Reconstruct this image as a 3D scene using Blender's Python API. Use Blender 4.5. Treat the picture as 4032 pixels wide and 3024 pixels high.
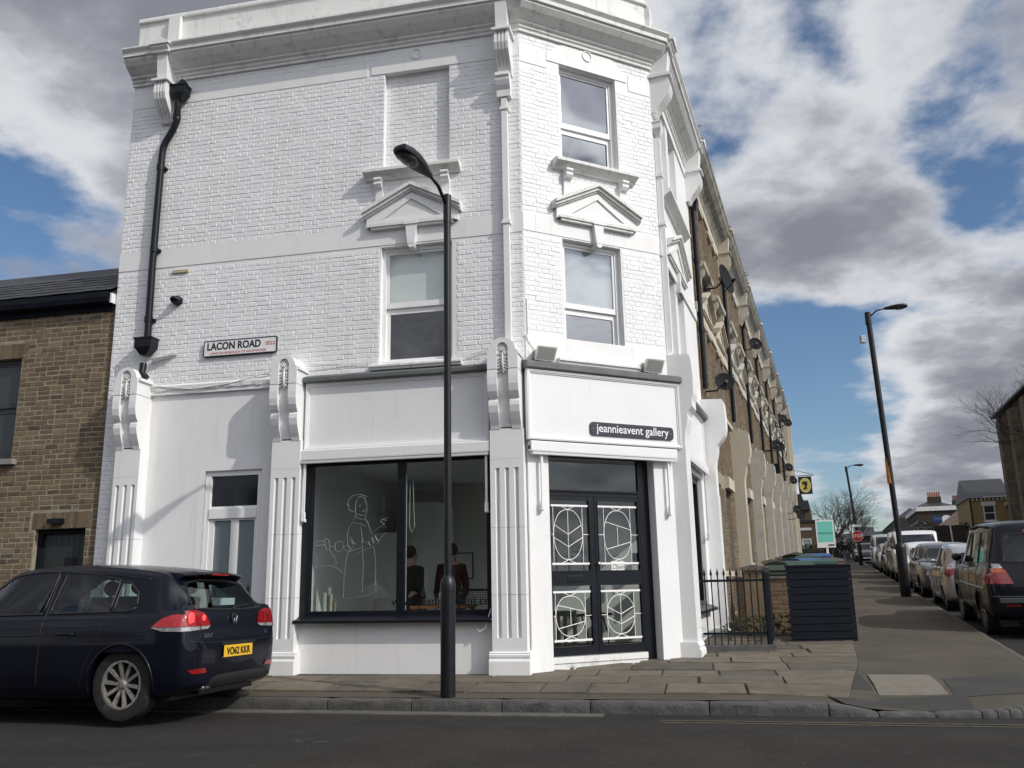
import bpy, bmesh, math, random
from math import sin, cos, tan, pi, radians, sqrt, atan2, hypot
from mathutils import Vector, Matrix, noise
from mathutils.bvhtree import BVHTree
random.seed(7)
for o_ in list(bpy.data.objects): bpy.data.objects.remove(o_)
SC = bpy.context.scene
COL = SC.collection
def V(*a): return Vector(a)

# ---------------------------------------------------------------- camera
CAMH = 1.25
PITCH, ROLL = 0.2258, -0.0189
cam_d = bpy.data.cameras.new('camera'); cam = bpy.data.objects.new('camera', cam_d); COL.objects.link(cam)
cam_d.sensor_width = 36; cam_d.lens = 3400/4032*36; cam_d.clip_start = .05; cam_d.clip_end = 3000
def unroll(x, f, y):
    x, y = cos(ROLL)*x - sin(ROLL)*y, sin(ROLL)*x + cos(ROLL)*y
    return V(x, cos(PITCH)*f - sin(PITCH)*y, sin(PITCH)*f + cos(PITCH)*y)
cr, cf, cu = unroll(1,0,0), unroll(0,1,0), unroll(0,0,1)
cam.matrix_world = Matrix(((cr.x,cu.x,-cf.x,0),(cr.y,cu.y,-cf.y,0),(cr.z,cu.z,-cf.z,CAMH),(0,0,0,1)))
SC.camera = cam

# ---------------------------------------------------------------- light
SUN_EL = radians(37); SUN_AZ = atan2(.806, -.592)      # azimuth clockwise from +Y
sd = V(sin(SUN_AZ)*cos(SUN_EL), cos(SUN_AZ)*cos(SUN_EL), sin(SUN_EL))
sl = bpy.data.lights.new('sun', 'SUN'); sl.energy = 3.1; sl.angle = radians(.5); sl.color = (1, .95, .87)
so = bpy.data.objects.new('sun', sl); COL.objects.link(so)
so.rotation_euler = sd.to_track_quat('Z', 'Y').to_euler(); so.location = sd*60
SC.view_settings.view_transform = 'Standard'; SC.view_settings.look = 'None'
SC.view_settings.exposure = -0.24; SC.view_settings.gamma = 1
SC.view_settings.use_curve_mapping = False

# ---------------------------------------------------------------- sky with clouds
W = bpy.data.worlds.new('World'); SC.world = W; W.use_nodes = True
nt = W.node_tree; nt.nodes.clear()
def N(nt, t, **k):
    n = nt.nodes.new(t)
    for a, b in k.items():
        if a == 'ins':
            for i, v in b.items(): n.inputs[i].default_value = v
        else: setattr(n, a, b)
    return n
def LK(nt, a, b): nt.links.new(a, b)
def math_(nt, op, a, b=None, c=None, clamp=False):
    n = nt.nodes.new('ShaderNodeMath'); n.operation = op; n.use_clamp = clamp
    for i, v in enumerate((a, b, c)):
        if v is None: continue
        if hasattr(v, 'is_output'): nt.links.new(v, n.inputs[i])
        else: n.inputs[i].default_value = v
    return n.outputs[0]
def world_sky():
    sky = N(nt, 'ShaderNodeTexSky'); sky.sky_type = 'NISHITA'; sky.sun_disc = False
    sky.sun_elevation = SUN_EL; sky.sun_rotation = SUN_AZ; sky.air_density = 1.0; sky.dust_density = .6; sky.ozone_density = 3.0
    tc = N(nt, 'ShaderNodeTexCoord'); sep = N(nt, 'ShaderNodeSeparateXYZ'); LK(nt, tc.outputs['Generated'], sep.inputs[0])
    x, y, z = sep.outputs
    zz = math_(nt, 'ADD', math_(nt, 'MAXIMUM', z, 0.0), .22)
    px = math_(nt, 'DIVIDE', x, zz); py = math_(nt, 'DIVIDE', y, zz)
    cmb = N(nt, 'ShaderNodeCombineXYZ'); LK(nt, px, cmb.inputs[0]); LK(nt, py, cmb.inputs[1])
    n1 = N(nt, 'ShaderNodeTexNoise', ins={'Scale': 1.7, 'Detail': 12, 'Roughness': .57, 'Distortion': .08})
    mp = N(nt, 'ShaderNodeMapping'); mp.inputs['Location'].default_value = (3.1, 7.7, 0); LK(nt, cmb.outputs[0], mp.inputs[0]); LK(nt, mp.outputs[0], n1.inputs['Vector'])
    n2 = N(nt, 'ShaderNodeTexNoise', ins={'Scale': 2.0, 'Detail': 11, 'Roughness': .555, 'Distortion': .1})
    mp2 = N(nt, 'ShaderNodeMapping'); mp2.inputs['Location'].default_value = (11.3, 2.2, 5); LK(nt, cmb.outputs[0], mp2.inputs[0]); LK(nt, mp2.outputs[0], n2.inputs['Vector'])
    # thinner cloud in a few directions (unit vectors), thicker elsewhere
    dens = n1.outputs[0]
    for dx, dy, dz, r, a in GAPS:
        dv = V(dx, dy, dz).normalized()
        dot = N(nt, 'ShaderNodeVectorMath', operation='DOT_PRODUCT'); LK(nt, tc.outputs['Generated'], dot.inputs[0]); dot.inputs[1].default_value = dv
        m = N(nt, 'ShaderNodeMapRange', interpolation_type='SMOOTHSTEP'); LK(nt, dot.outputs['Value'], m.inputs[0])
        m.inputs[1].default_value = cos(radians(r)); m.inputs[2].default_value = 1; m.inputs[3].default_value = 0; m.inputs[4].default_value = a
        dens = math_(nt, 'SUBTRACT', dens, m.outputs[0])
    mask = N(nt, 'ShaderNodeMapRange', interpolation_type='SMOOTHSTEP'); LK(nt, dens, mask.inputs[0])
    mask.inputs[1].default_value = .345; mask.inputs[2].default_value = .465
    # thick parts are grey underneath, thin rims bright
    thick = N(nt, 'ShaderNodeMapRange', interpolation_type='SMOOTHSTEP')
    LK(nt, math_(nt, 'ADD', math_(nt, 'MULTIPLY', dens, .55), math_(nt, 'MULTIPLY', n2.outputs[0], .6)), thick.inputs[0])
    thick.inputs[1].default_value = .50; thick.inputs[2].default_value = .675
    cr_ = N(nt, 'ShaderNodeValToRGB'); LK(nt, thick.outputs[0], cr_.inputs[0])
    e = cr_.color_ramp.elements; e[0].position = 0; e[0].color = (.82, .84, .88, 1); e[1].position = 1; e[1].color = (.285, .295, .345, 1)
    e2 = cr_.color_ramp.elements.new(.45); e2.color = (.50, .515, .57, 1)
    mul = N(nt, 'ShaderNodeVectorMath', operation='SCALE'); LK(nt, cr_.outputs[0], mul.inputs[0])
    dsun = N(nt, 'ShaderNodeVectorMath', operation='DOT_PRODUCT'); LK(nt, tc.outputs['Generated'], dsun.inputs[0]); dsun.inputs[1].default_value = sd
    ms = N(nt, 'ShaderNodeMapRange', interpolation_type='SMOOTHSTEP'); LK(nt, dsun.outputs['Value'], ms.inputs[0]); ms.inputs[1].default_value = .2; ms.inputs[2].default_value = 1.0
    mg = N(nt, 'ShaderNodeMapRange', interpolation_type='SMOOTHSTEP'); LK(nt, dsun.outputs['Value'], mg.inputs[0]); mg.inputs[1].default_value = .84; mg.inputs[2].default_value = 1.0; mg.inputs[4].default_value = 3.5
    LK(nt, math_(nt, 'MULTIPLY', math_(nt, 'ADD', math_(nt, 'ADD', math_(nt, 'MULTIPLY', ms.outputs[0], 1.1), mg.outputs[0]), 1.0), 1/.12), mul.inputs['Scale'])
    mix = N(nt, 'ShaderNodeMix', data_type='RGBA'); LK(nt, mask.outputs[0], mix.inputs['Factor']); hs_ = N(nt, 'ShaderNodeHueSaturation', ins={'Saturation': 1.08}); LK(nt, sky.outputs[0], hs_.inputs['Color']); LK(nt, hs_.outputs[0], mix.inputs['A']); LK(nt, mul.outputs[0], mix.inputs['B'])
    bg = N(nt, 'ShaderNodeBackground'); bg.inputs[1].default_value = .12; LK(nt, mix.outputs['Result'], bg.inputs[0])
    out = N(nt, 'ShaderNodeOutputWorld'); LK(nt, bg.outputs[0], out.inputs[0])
GAPS = []
def pxdir(X, Y):
    return unroll((X-2016)/3400, 1, -(Y-1512)/3400).normalized()
for X, Y, r, a in ((40,960,9,.115),(3150,1560,7.5,.125),(3480,1500,8,.06),(3950,760,5,.06),(2950,1150,5,.05),(3000,60,7,.09),(3650,-60,9,.11),(4000,300,6,.05),(3350,1950,4,.05),(600,300,9,-.08),(3250,700,6,-.06),(3700,1300,5,-.06),(3750,1850,6,-.06)):
    d_ = pxdir(X, Y); GAPS.append((d_.x, d_.y, d_.z, r, a))
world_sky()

# ---------------------------------------------------------------- frames of the three street faces
A_ANG, B_ANG, C_ANG = radians(168.2), radians(27.05), radians(70.3)
def d2(a): return V(cos(a), sin(a), 0)
OA = V(-.11718, 11.06135, 0); dA = d2(A_ANG); nA = V(-sin(A_ANG), cos(A_ANG), 0)
if nA.dot(OA) > 0: nA = -nA
K1 = V(.18989, 11.15044, 0); dB = d2(B_ANG); nB = V(sin(B_ANG), -cos(B_ANG), 0)
K2 = V(2.25122, 12.203, 0); dC = d2(C_ANG); nC = V(sin(C_ANG), -cos(C_ANG), 0)
class Fr:
    def __init__(s, o, d, n): s.o, s.d, s.n = o, d, n
    def __call__(s, a, n, z): return s.o + s.d*a + s.n*n + V(0,0,z)
    def basis(s):       # right-handed axes for upright pieces: x to the viewer's right, y into the wall
        x = s.d if s.d.cross(-s.n).z > 0 else -s.d
        return x, -s.n
FA, FB, FC = Fr(OA, dA, nA), Fr(K1, dB, nB), Fr(K2, dC, nC)
FW = lambda x, y, z: V(x, y, z)
UC = -2.377
def PU(u, n=-.15, D=10.8): return UC + (u-UC)*(1-n/D)
def PZ(z, n=-.15, D=10.8): return CAMH + (z-CAMH)*(1-n/D)

def hdist(x, y):            # distance behind the kerb of the front street
    return -((V(x,y,0)-OA).dot(nA)) + 1.6
def dip(x, y, h):
    u = (V(x,y,0)-OA).dot(dA); k = min(max((-3.35-u)/.7, 0), 1); k = k*k*(3-2*k)
    f = min(max((5.3+u)/.9, 0), 1); q = min(max(1-(h-.15)/1.0, 0), 1)
    return .095*k*q*(.45+.55*f)
def zpave(x, y):
    h = hdist(x, y)
    if h < 0: return .06
    return zp0(h) - (dip(x, y, h) if h < 1.2 else 0)
def zp0(h):
    return .06 + .045*min(h, 3.2) + .036*max(h-3.2, 0) if h < 90 else .06+.144+.036*86.8
def zroad(x, y):
    h = hdist(x, y)
    if h < 0: return -.06 + .01*min(-h, 6)
    return zpave(x, y) - .12
def CO(al, out): 
    p = FC(al, out, 0); return p.x, p.y

# ---------------------------------------------------------------- materials
MATS = {}
def mat(name, col, rough=.6, var=0, vscale=3, bump=0, bscale=40, metal=0, coat=0, col2=None, emit=None, spec=.5, detail=5, dirt=None, objvar=None, stretch=None, streak=None):
    if name in MATS: return MATS[name]
    m = bpy.data.materials.new(name); m.use_nodes = True; t = m.node_tree; b = t.nodes['Principled BSDF']
    b.inputs['Roughness'].default_value = rough; b.inputs['Metallic'].default_value = metal; b.inputs['Coat Weight'].default_value = coat
    b.inputs['Coat Roughness'].default_value = .04; b.inputs['Specular IOR Level'].default_value = spec
    b.inputs['Base Color'].default_value = (*col, 1)
    geo = N(t, 'ShaderNodeNewGeometry'); vec = geo.outputs['Position']
    if stretch:
        mp = N(t, 'ShaderNodeMapping'); mp.inputs['Scale'].default_value = stretch; LK(t, vec, mp.inputs[0]); vec = mp.outputs[0]
    src = None
    if objvar:      # ramp of colours picked per piece
        oi = N(t, 'ShaderNodeObjectInfo'); at = N(t, 'ShaderNodeAttribute', attribute_name='tone')
        fr = math_(t, 'FRACT', math_(t, 'ADD', oi.outputs['Random'], at.outputs['Fac']))
        rp = N(t, 'ShaderNodeValToRGB'); LK(t, fr, rp.inputs[0]); rp.color_ramp.interpolation = 'LINEAR'
        el = rp.color_ramp.elements; n = len(objvar)
        el[0].color = (*objvar[0], 1); el[1].color = (*objvar[-1], 1)
        for i in range(1, n-1): q = el.new(i/(n-1)); q.color = (*objvar[i], 1)
        src = rp.outputs[0]
    if var or col2:
        nz = N(t, 'ShaderNodeTexNoise', ins={'Scale': vscale, 'Detail': detail, 'Roughness': .6}); LK(t, vec, nz.inputs['Vector'])
        mr = N(t, 'ShaderNodeMapRange'); LK(t, nz.outputs[0], mr.inputs[0]); mr.inputs[1].default_value = .35; mr.inputs[2].default_value = .65
        mx = N(t, 'ShaderNodeMix', data_type='RGBA'); LK(t, mr.outputs[0], mx.inputs['Factor'])
        if src is not None:
            mx.blend_type = 'MULTIPLY'; LK(t, src, mx.inputs['A']); v = 1-var; mx.inputs['B'].default_value = (v, v, v, 1)
        else:
            c2 = col2 or tuple(c*(1-var) for c in col)
            mx.inputs['A'].default_value = (*col, 1); mx.inputs['B'].default_value = (*c2, 1)
        src = mx.outputs['Result']
    if dirt:       # (colour, scale, threshold, amount)
        dc, ds, dt, da = dirt
        nz = N(t, 'ShaderNodeTexNoise', ins={'Scale': ds, 'Detail': 8, 'Roughness': .7}); LK(t, vec, nz.inputs['Vector'])
        mr = N(t, 'ShaderNodeMapRange'); LK(t, nz.outputs[0], mr.inputs[0]); mr.inputs[1].default_value = dt; mr.inputs[2].default_value = dt+.15; mr.inputs[4].default_value = da
        mx = N(t, 'ShaderNodeMix', data_type='RGBA'); LK(t, mr.outputs[0], mx.inputs['Factor']); mx.inputs['B'].default_value = (*dc, 1)
        if src is None: mx.inputs['A'].default_value = (*col, 1)
        else: LK(t, src, mx.inputs['A'])
        src = mx.outputs['Result']
    for sk in (streak or ()):       # (colour, xyz scale, noise scale, threshold, amount)
        mp = N(t, 'ShaderNodeMapping'); mp.inputs['Scale'].default_value = sk[1]; LK(t, geo.outputs['Position'], mp.inputs[0])
        nz = N(t, 'ShaderNodeTexNoise', ins={'Scale': sk[2], 'Detail': 7, 'Roughness': .62}); LK(t, mp.outputs[0], nz.inputs['Vector'])
        mr = N(t, 'ShaderNodeMapRange'); LK(t, nz.outputs[0], mr.inputs[0]); mr.inputs[1].default_value = sk[3]; mr.inputs[2].default_value = sk[3]+.14; mr.inputs[4].default_value = sk[4]
        mx = N(t, 'ShaderNodeMix', data_type='RGBA'); LK(t, mr.outputs[0], mx.inputs['Factor']); mx.inputs['B'].default_value = (*sk[0], 1)
        if src is None: mx.inputs['A'].default_value = (*col, 1)
        else: LK(t, src, mx.inputs['A'])
        src = mx.outputs['Result']
    if src is not None: LK(t, src, b.inputs['Base Color'])
    if bump:
        nz = N(t, 'ShaderNodeTexNoise', ins={'Scale': bscale, 'Detail': 6, 'Roughness': .65}); LK(t, geo.outputs['Position'], nz.inputs['Vector'])
        bp = N(t, 'ShaderNodeBump'); bp.inputs['Strength'].default_value = 1; bp.inputs['Distance'].default_value = bump
        LK(t, nz.outputs[0], bp.inputs['Height']); LK(t, bp.outputs[0], b.inputs['Normal'])
    if emit: b.inputs['Emission Color'].default_value = (*emit[0], 1); b.inputs['Emission Strength'].default_value = emit[1]
    MATS[name] = m; return m
def glass(name, tint=(.9,.93,.92), ior=1.5, rough=0.0, extra=0):
    if name in MATS: return MATS[name]
    m = bpy.data.materials.new(name); m.use_nodes = True; t = m.node_tree; t.nodes.clear()
    tr = N(t, 'ShaderNodeBsdfTransparent'); tr.inputs[0].default_value = (*tint, 1)
    gl = N(t, 'ShaderNodeBsdfGlossy'); gl.inputs['Roughness'].default_value = rough; gl.inputs[0].default_value = (.95,.97,1,1)
    fz = N(t, 'ShaderNodeFresnel'); fz.inputs[0].default_value = ior
    nz = N(t, 'ShaderNodeTexNoise', ins={'Scale': .9, 'Detail': 1}); geo = N(t, 'ShaderNodeNewGeometry'); LK(t, geo.outputs['Position'], nz.inputs['Vector'])
    bp = N(t, 'ShaderNodeBump'); bp.inputs['Distance'].default_value = .012; LK(t, nz.outputs[0], bp.inputs['Height']); LK(t, bp.outputs[0], gl.inputs['Normal'])
    f = math_(t, 'MULTIPLY_ADD', fz.outputs[0], 1.7, extra, clamp=True)
    mx = N(t, 'ShaderNodeMixShader'); LK(t, f, mx.inputs[0]); LK(t, tr.outputs[0], mx.inputs[1]); LK(t, gl.outputs[0], mx.inputs[2])
    o = N(t, 'ShaderNodeOutputMaterial'); LK(t, mx.outputs[0], o.inputs[0])
    MATS[name] = m; return m
M = dict(
 white=mat('white_paint', (.81,.81,.80), .55, streak=[((.60,.59,.54),(7,7,.7),1.0,.56,.30),((.50,.48,.43),(1,1,1),6.5,.66,.45)], var=.045, vscale=1.3, bump=.0015, bscale=60, dirt=((.62,.61,.57),1.1,.60,.35)),
 wbrick=mat('white_painted_brick', (.82,.82,.82), .55, var=.07, vscale=2.2, bump=.004, bscale=24, streak=[((.63,.62,.58),(6,6,.6),1.0,.55,.38),((.55,.54,.50),(1,1,1),9,.67,.5)]),
 wstone=mat('weathered_white_stone', (.76,.76,.73), .7, var=.05, vscale=2, bump=.004, bscale=30, dirt=((.30,.31,.30),3.2,.56,.7), streak=[((.42,.42,.38),(8,8,.8),1.1,.55,.5)]),
 wframe=mat('white_gloss_paint', (.82,.82,.81), .3, bump=.0005, bscale=20),
 board=mat('fascia_board', (.79,.79,.785), .5, streak=[((.62,.60,.56),(9,9,.8),1.2,.60,.35)], var=.03, vscale=2.5, dirt=((.63,.62,.60),2.5,.60,.4)),
 lead=mat('lead_sheet', (.13,.14,.14), .55, var=.3, vscale=5, bump=.003, bscale=25),
 black=mat('black_gloss_paint', (.008,.010,.015), .35, spec=.28, var=.3, vscale=6, bump=.0006, bscale=30),
 navy=mat('dark_navy_timber', (.0075,.010,.017), .85, spec=.18, var=.4, vscale=5, bump=.002, bscale=30, stretch=(1,1,8)),
 pole=mat('lamp_post_paint', (.009,.010,.014), .4, spec=.4, var=.4, vscale=10, bump=.0008, bscale=60, dirt=((.07,.065,.06),22,.66,.6)),
 asphalt=mat('asphalt', (.026,.0243,.022), .92, spec=.25, col2=(.021,.020,.019), vscale=.35, bump=.008, bscale=60, dirt=((.052,.048,.042),38,.52,.75), streak=[((.017,.016,.015),(.35,2.2,1),.8,.52,.7),((.048,.045,.040),(1,1,1),2.1,.58,.55),((.075,.07,.062),(1,1,1),26,.70,.9)]),
 pasph=mat('footway_asphalt', (.092,.079,.061), .92, spec=.25, col2=(.064,.056,.045), vscale=1.2, bump=.005, bscale=130, dirt=((.15,.135,.11),40,.55,.5), streak=[((.055,.05,.042),(1,1,1),1.7,.55,.6),((.15,.14,.115),(1,1,1),6,.62,.5)]),
 pasphd=mat('footway_asphalt_dark', (.052,.051,.047), .9, spec=.3, col2=(.040,.039,.037), vscale=2, bump=.004, bscale=130, dirt=((.11,.105,.095),110,.6,.7)),
 york=mat('york_stone', (.12,.12,.12), .85, var=.35, vscale=4, bump=.006, bscale=25, objvar=[(0.115, 0.099, 0.071), (0.15, 0.128, 0.093), (0.095, 0.084, 0.064), (0.165, 0.138, 0.095), (0.125, 0.104, 0.076), (0.105, 0.091, 0.069)], dirt=((.05,.045,.037),9,.57,.65), streak=[((.19,.175,.14),(1,1,1),3.5,.60,.45),((.03,.027,.022),(1,1,1),30,.66,.7)]),
 granite=mat('granite_kerb', (.085,.083,.078), .8, var=.4, vscale=7, bump=.014, bscale=22, dirt=((.17,.165,.15),70,.56,.6)),
 sett=mat('gutter_sett', (.105,.10,.088), .85, var=.3, vscale=6, bump=.004, bscale=50),
 joint=mat('slab_bedding', (.045,.04,.032), .95, var=.3, vscale=12, bump=.004, bscale=60, dirt=((.04,.055,.02),6,.62,.6)),
 yline=mat('worn_yellow_line', (.12,.10,.055), .85, var=.4, vscale=25, dirt=((.035,.033,.03),14,.45,.9)),
 brown=mat('stock_brick', (.1,.08,.06), .9, spec=.25, var=.3, vscale=22, bump=.003, bscale=90, objvar=[(0.186, 0.133, 0.081), (0.213, 0.159, 0.094), (0.124, 0.091, 0.062), (0.232, 0.179, 0.107), (0.171, 0.12, 0.075), (0.194, 0.144, 0.091), (0.148, 0.101, 0.066), (0.252, 0.203, 0.131), (0.182, 0.139, 0.092), (0.108, 0.085, 0.062)]),
 mortar=mat('lime_mortar', (.33,.285,.215), .95, var=.3, vscale=15, bump=.004, bscale=80),
 slate=mat('roof_slate', (.035,.037,.042), .5, var=.35, vscale=5, bump=.003, bscale=30),
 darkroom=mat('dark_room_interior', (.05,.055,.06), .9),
 room=mat('gallery_wall_paint', (.76,.78,.75), .8, var=.04, vscale=2),
 roomf=mat('gallery_floor', (.36,.34,.31), .5, var=.2, vscale=3),
 blind=mat('roller_blind', (.80,.83,.80), .8, var=.03),
 glass=glass('shop_glass', (.86,.90,.88), 1.45), wglass=glass('window_glass', (.95,.98,.97), 1.5, extra=.08),
 cream=mat('cream_render', (.53,.48,.38), .7, var=.08, vscale=2, bump=.003, bscale=30, dirt=((.36,.34,.29),2.4,.56,.45)),
 red=mat('dark_red_cloth', (.05,.008,.008), .9), bk=mat('black_cloth', (.012,.012,.014), .9, bump=.004, bscale=40),
 wood=mat('varnished_wood', (.22,.10,.04), .5, var=.3, vscale=8), skin=mat('skin', (.45,.27,.20), .6),
 copper=mat('copper_pipe', (.55,.25,.13), .35, metal=.9), grille=mat('grey_metal', (.35,.36,.36), .4, metal=.5),
 green=mat('leaf_green', (.045,.07,.02), .7, var=.4, vscale=15), bark=mat('bark', (.06,.05,.042), .9, var=.3, vscale=8),
)

# ---------------------------------------------------------------- mesh builder
class MB:
    def __init__(s): s.v, s.f, s.t = [], [], []
    def add(s, vs, fs, tone=0.0):
        k = len(s.v); s.v += [Vector(p) for p in vs]; s.f += [tuple(i+k for i in f) for f in fs]; s.t += [tone]*len(vs)
    def box(s, F, a, n, z, tone=0.0):
        a0,a1 = a; n0,n1 = n; z0,z1 = z
        s.add([F(x,y,w) for w in (z0,z1) for y in (n0,n1) for x in (a0,a1)],
              [(0,1,3,2),(4,6,7,5),(0,4,5,1),(2,3,7,6),(0,2,6,4),(1,5,7,3)], tone)
    def prism(s, F, poly, n0, n1):          # poly [(a,z)]
        k = len(poly); s.add([F(a,n,z) for n in (n0,n1) for a,z in poly], [tuple(range(k)), tuple(range(2*k-1,k-1,-1))]+[(i,(i+1)%k,k+(i+1)%k,k+i) for i in range(k)])
    def extr(s, F, prof, a0, a1):           # prof [(n,z)] swept along a
        k = len(prof); s.add([F(a,n,z) for a in (a0,a1) for n,z in prof], [tuple(range(k)), tuple(range(2*k-1,k-1,-1))]+[(i,(i+1)%k,k+(i+1)%k,k+i) for i in range(k)])
    def plan(s, F, poly, z0, z1):           # poly [(a,n)] swept up
        k = len(poly); s.add([F(a,n,z) for z in (z0,z1) for a,n in poly], [tuple(range(k)), tuple(range(2*k-1,k-1,-1))]+[(i,(i+1)%k,k+(i+1)%k,k+i) for i in range(k)])
    def ring(s, F, outer, inner, n0, n1):
        k = len(outer); vs = [F(a,n,z) for n in (n0,n1) for P in (outer,inner) for a,z in P]; fs = []
        for i in range(k):
            j = (i+1)%k
            fs += [(i,j,k+j,k+i),(2*k+i,3*k+i,3*k+j,2*k+j),(i,2*k+i,2*k+j,j),(k+i,k+j,3*k+j,3*k+i)]
        s.add(vs, fs)
    def tube(s, pts, r, seg=8, caps=True):
        pts = [Vector(p) for p in pts]; rr = r if isinstance(r, (list, tuple)) else [r]*len(pts)
        up = None; rings = []
        for i, p in enumerate(pts):
            d = (pts[min(i+1,len(pts)-1)] - pts[max(i-1,0)])
            if d.length < 1e-9: d = V(0,0,1)
            d.normalize()
            if up is None: up = V(0,0,1) if abs(d.z) < .9 else V(1,0,0)
            x = d.cross(up); 
            if x.length < 1e-6: x = d.cross(V(1,0,0))
            x.normalize(); y = x.cross(d); up = y
            rings.append([p + (x*cos(2*pi*k/seg) + y*sin(2*pi*k/seg))*rr[i] for k in range(seg)])
        vs = [q for R in rings for q in R]; fs = []
        for i in range(len(pts)-1):
            for k in range(seg):
                a = i*seg+k; b = i*seg+(k+1)%seg; fs.append((a,b,b+seg,a+seg))
        if caps: fs += [tuple(range(seg)), tuple(range(len(vs)-1, len(vs)-seg-1, -1))]
        s.add(vs, fs)
    def lathe(s, c, prof, axis=V(0,0,1), seg=16):   # prof [(r,h)]
        axis = axis.normalized(); x = axis.orthogonal().normalized(); y = axis.cross(x)
        vs = [Vector(c)+axis*h+(x*cos(2*pi*k/seg)+y*sin(2*pi*k/seg))*max(r,1e-4) for r,h in prof for k in range(seg)]; fs = []
        for i in range(len(prof)-1):
            for k in range(seg):
                a = i*seg+k; b = i*seg+(k+1)%seg; fs.append((a,b,b+seg,a+seg))
        fs += [tuple(range(seg)), tuple(range(len(vs)-1, len(vs)-seg-1, -1))]
        s.add(vs, fs)
    def ell(s, c, rx, ry, rz, R=None, seg=8, rings=5):
        vs, fs = [], []
        for i in range(rings+1):
            th = pi*i/rings
            for k in range(seg):
                ph = 2*pi*k/seg; p = V(rx*sin(th)*cos(ph), ry*sin(th)*sin(ph), rz*cos(th))
                if R is not None: p = R @ p
                vs.append(Vector(c)+p)
        for i in range(rings):
            for k in range(seg):
                a = i*seg+k; b = i*seg+(k+1)%seg; fs.append((a,b,b+seg,a+seg))
        s.add(vs, fs)
    def build(s, name, m, parent=None, smooth=False, kind=None, recalc=True, bevel=0, label=None, auto=None):
        off = parent.get('_o') if parent else None
        o3 = Vector(off) if off is not None else V(0,0,0)
        me = bpy.data.meshes.new(name); me.from_pydata([tuple(p-o3) for p in s.v], [], s.f)
        if recalc:
            bm = bmesh.new(); bm.from_mesh(me); bmesh.ops.recalc_face_normals(bm, faces=bm.faces); bm.to_mesh(me); bm.free()
        if any(s.t):
            at = me.attributes.new('tone', 'FLOAT', 'POINT'); at.data.foreach_set('value', s.t)
        me.materials.append(m)
        if smooth: 
            me.polygons.foreach_set('use_smooth', [True]*len(me.polygons))
            if auto: me.set_sharp_from_angle(angle=radians(auto))
        me.update()
        o = bpy.data.objects.new(name, me); COL.objects.link(o)
        if parent: o.parent = parent; o['_o'] = tuple(o3)
        if kind: o['kind'] = kind
        if label: o['label'] = label
        if bevel: b = o.modifiers.new('bevel', 'BEVEL'); b.width = bevel; b.segments = 2; b.limit_method = 'ANGLE'; b.angle_limit = radians(40)
        return o
def thing(name, label, cat, loc=(0,0,0), group=None):
    o = bpy.data.objects.new(name, None); COL.objects.link(o); o.location = loc; o.empty_display_size = .2
    o['label'] = label; o['category'] = cat; o['_o'] = tuple(loc)
    if group: o['group'] = group
    return o
def tag(o, label, cat, group=None):
    o['label'] = label; o['category'] = cat
    if group: o['group'] = group
    return o
def copy_tree(o, parent=None):
    c = o.copy(); COL.objects.link(c)
    if parent: c.parent = parent
    for ch in o.children: copy_tree(ch, c)
    return c
def fin_clean():
    for o in bpy.data.objects:
        if '_o' in o: del o['_o']
def text_mesh(txt, size, extrude=.002, bold=0, align='CENTER', spacing=1.0, shear=0):
    cu_ = bpy.data.curves.new('txt', 'FONT'); cu_.body = txt; cu_.size = size; cu_.extrude = extrude; cu_.align_x = align; cu_.align_y = 'CENTER'
    cu_.offset = bold; cu_.space_character = spacing; cu_.shear = shear; cu_.resolution_u = 4
    ob = bpy.data.objects.new('txt', cu_); COL.objects.link(ob); bpy.context.view_layer.update()
    me = bpy.data.meshes.new_from_object(ob.evaluated_get(bpy.context.evaluated_depsgraph_get()))
    bpy.data.objects.remove(ob); return me
def lettering(name, txt, F, a, n, z, size, m, parent=None, sx=1.0, right=None, **k):
    me = text_mesh(txt, size, **k); me.name = name; me.materials.clear(); me.materials.append(m)
    o = bpy.data.objects.new(name, me); COL.objects.link(o)
    x, y = F.basis(); X = x*sx; P = F(a, n, z)
    Mx = Matrix(((X.x, 0, F.n.x, P.x),(X.y, 0, F.n.y, P.y),(0, 1, 0, P.z),(0,0,0,1)))
    o.parent = parent
    if parent:
        Mx = Matrix.Translation(-Vector(parent.get('_o', (0,0,0)))) @ Mx
        o['_o'] = parent.get('_o')
    o.matrix_local = Mx if parent else Mx
    return o

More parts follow.
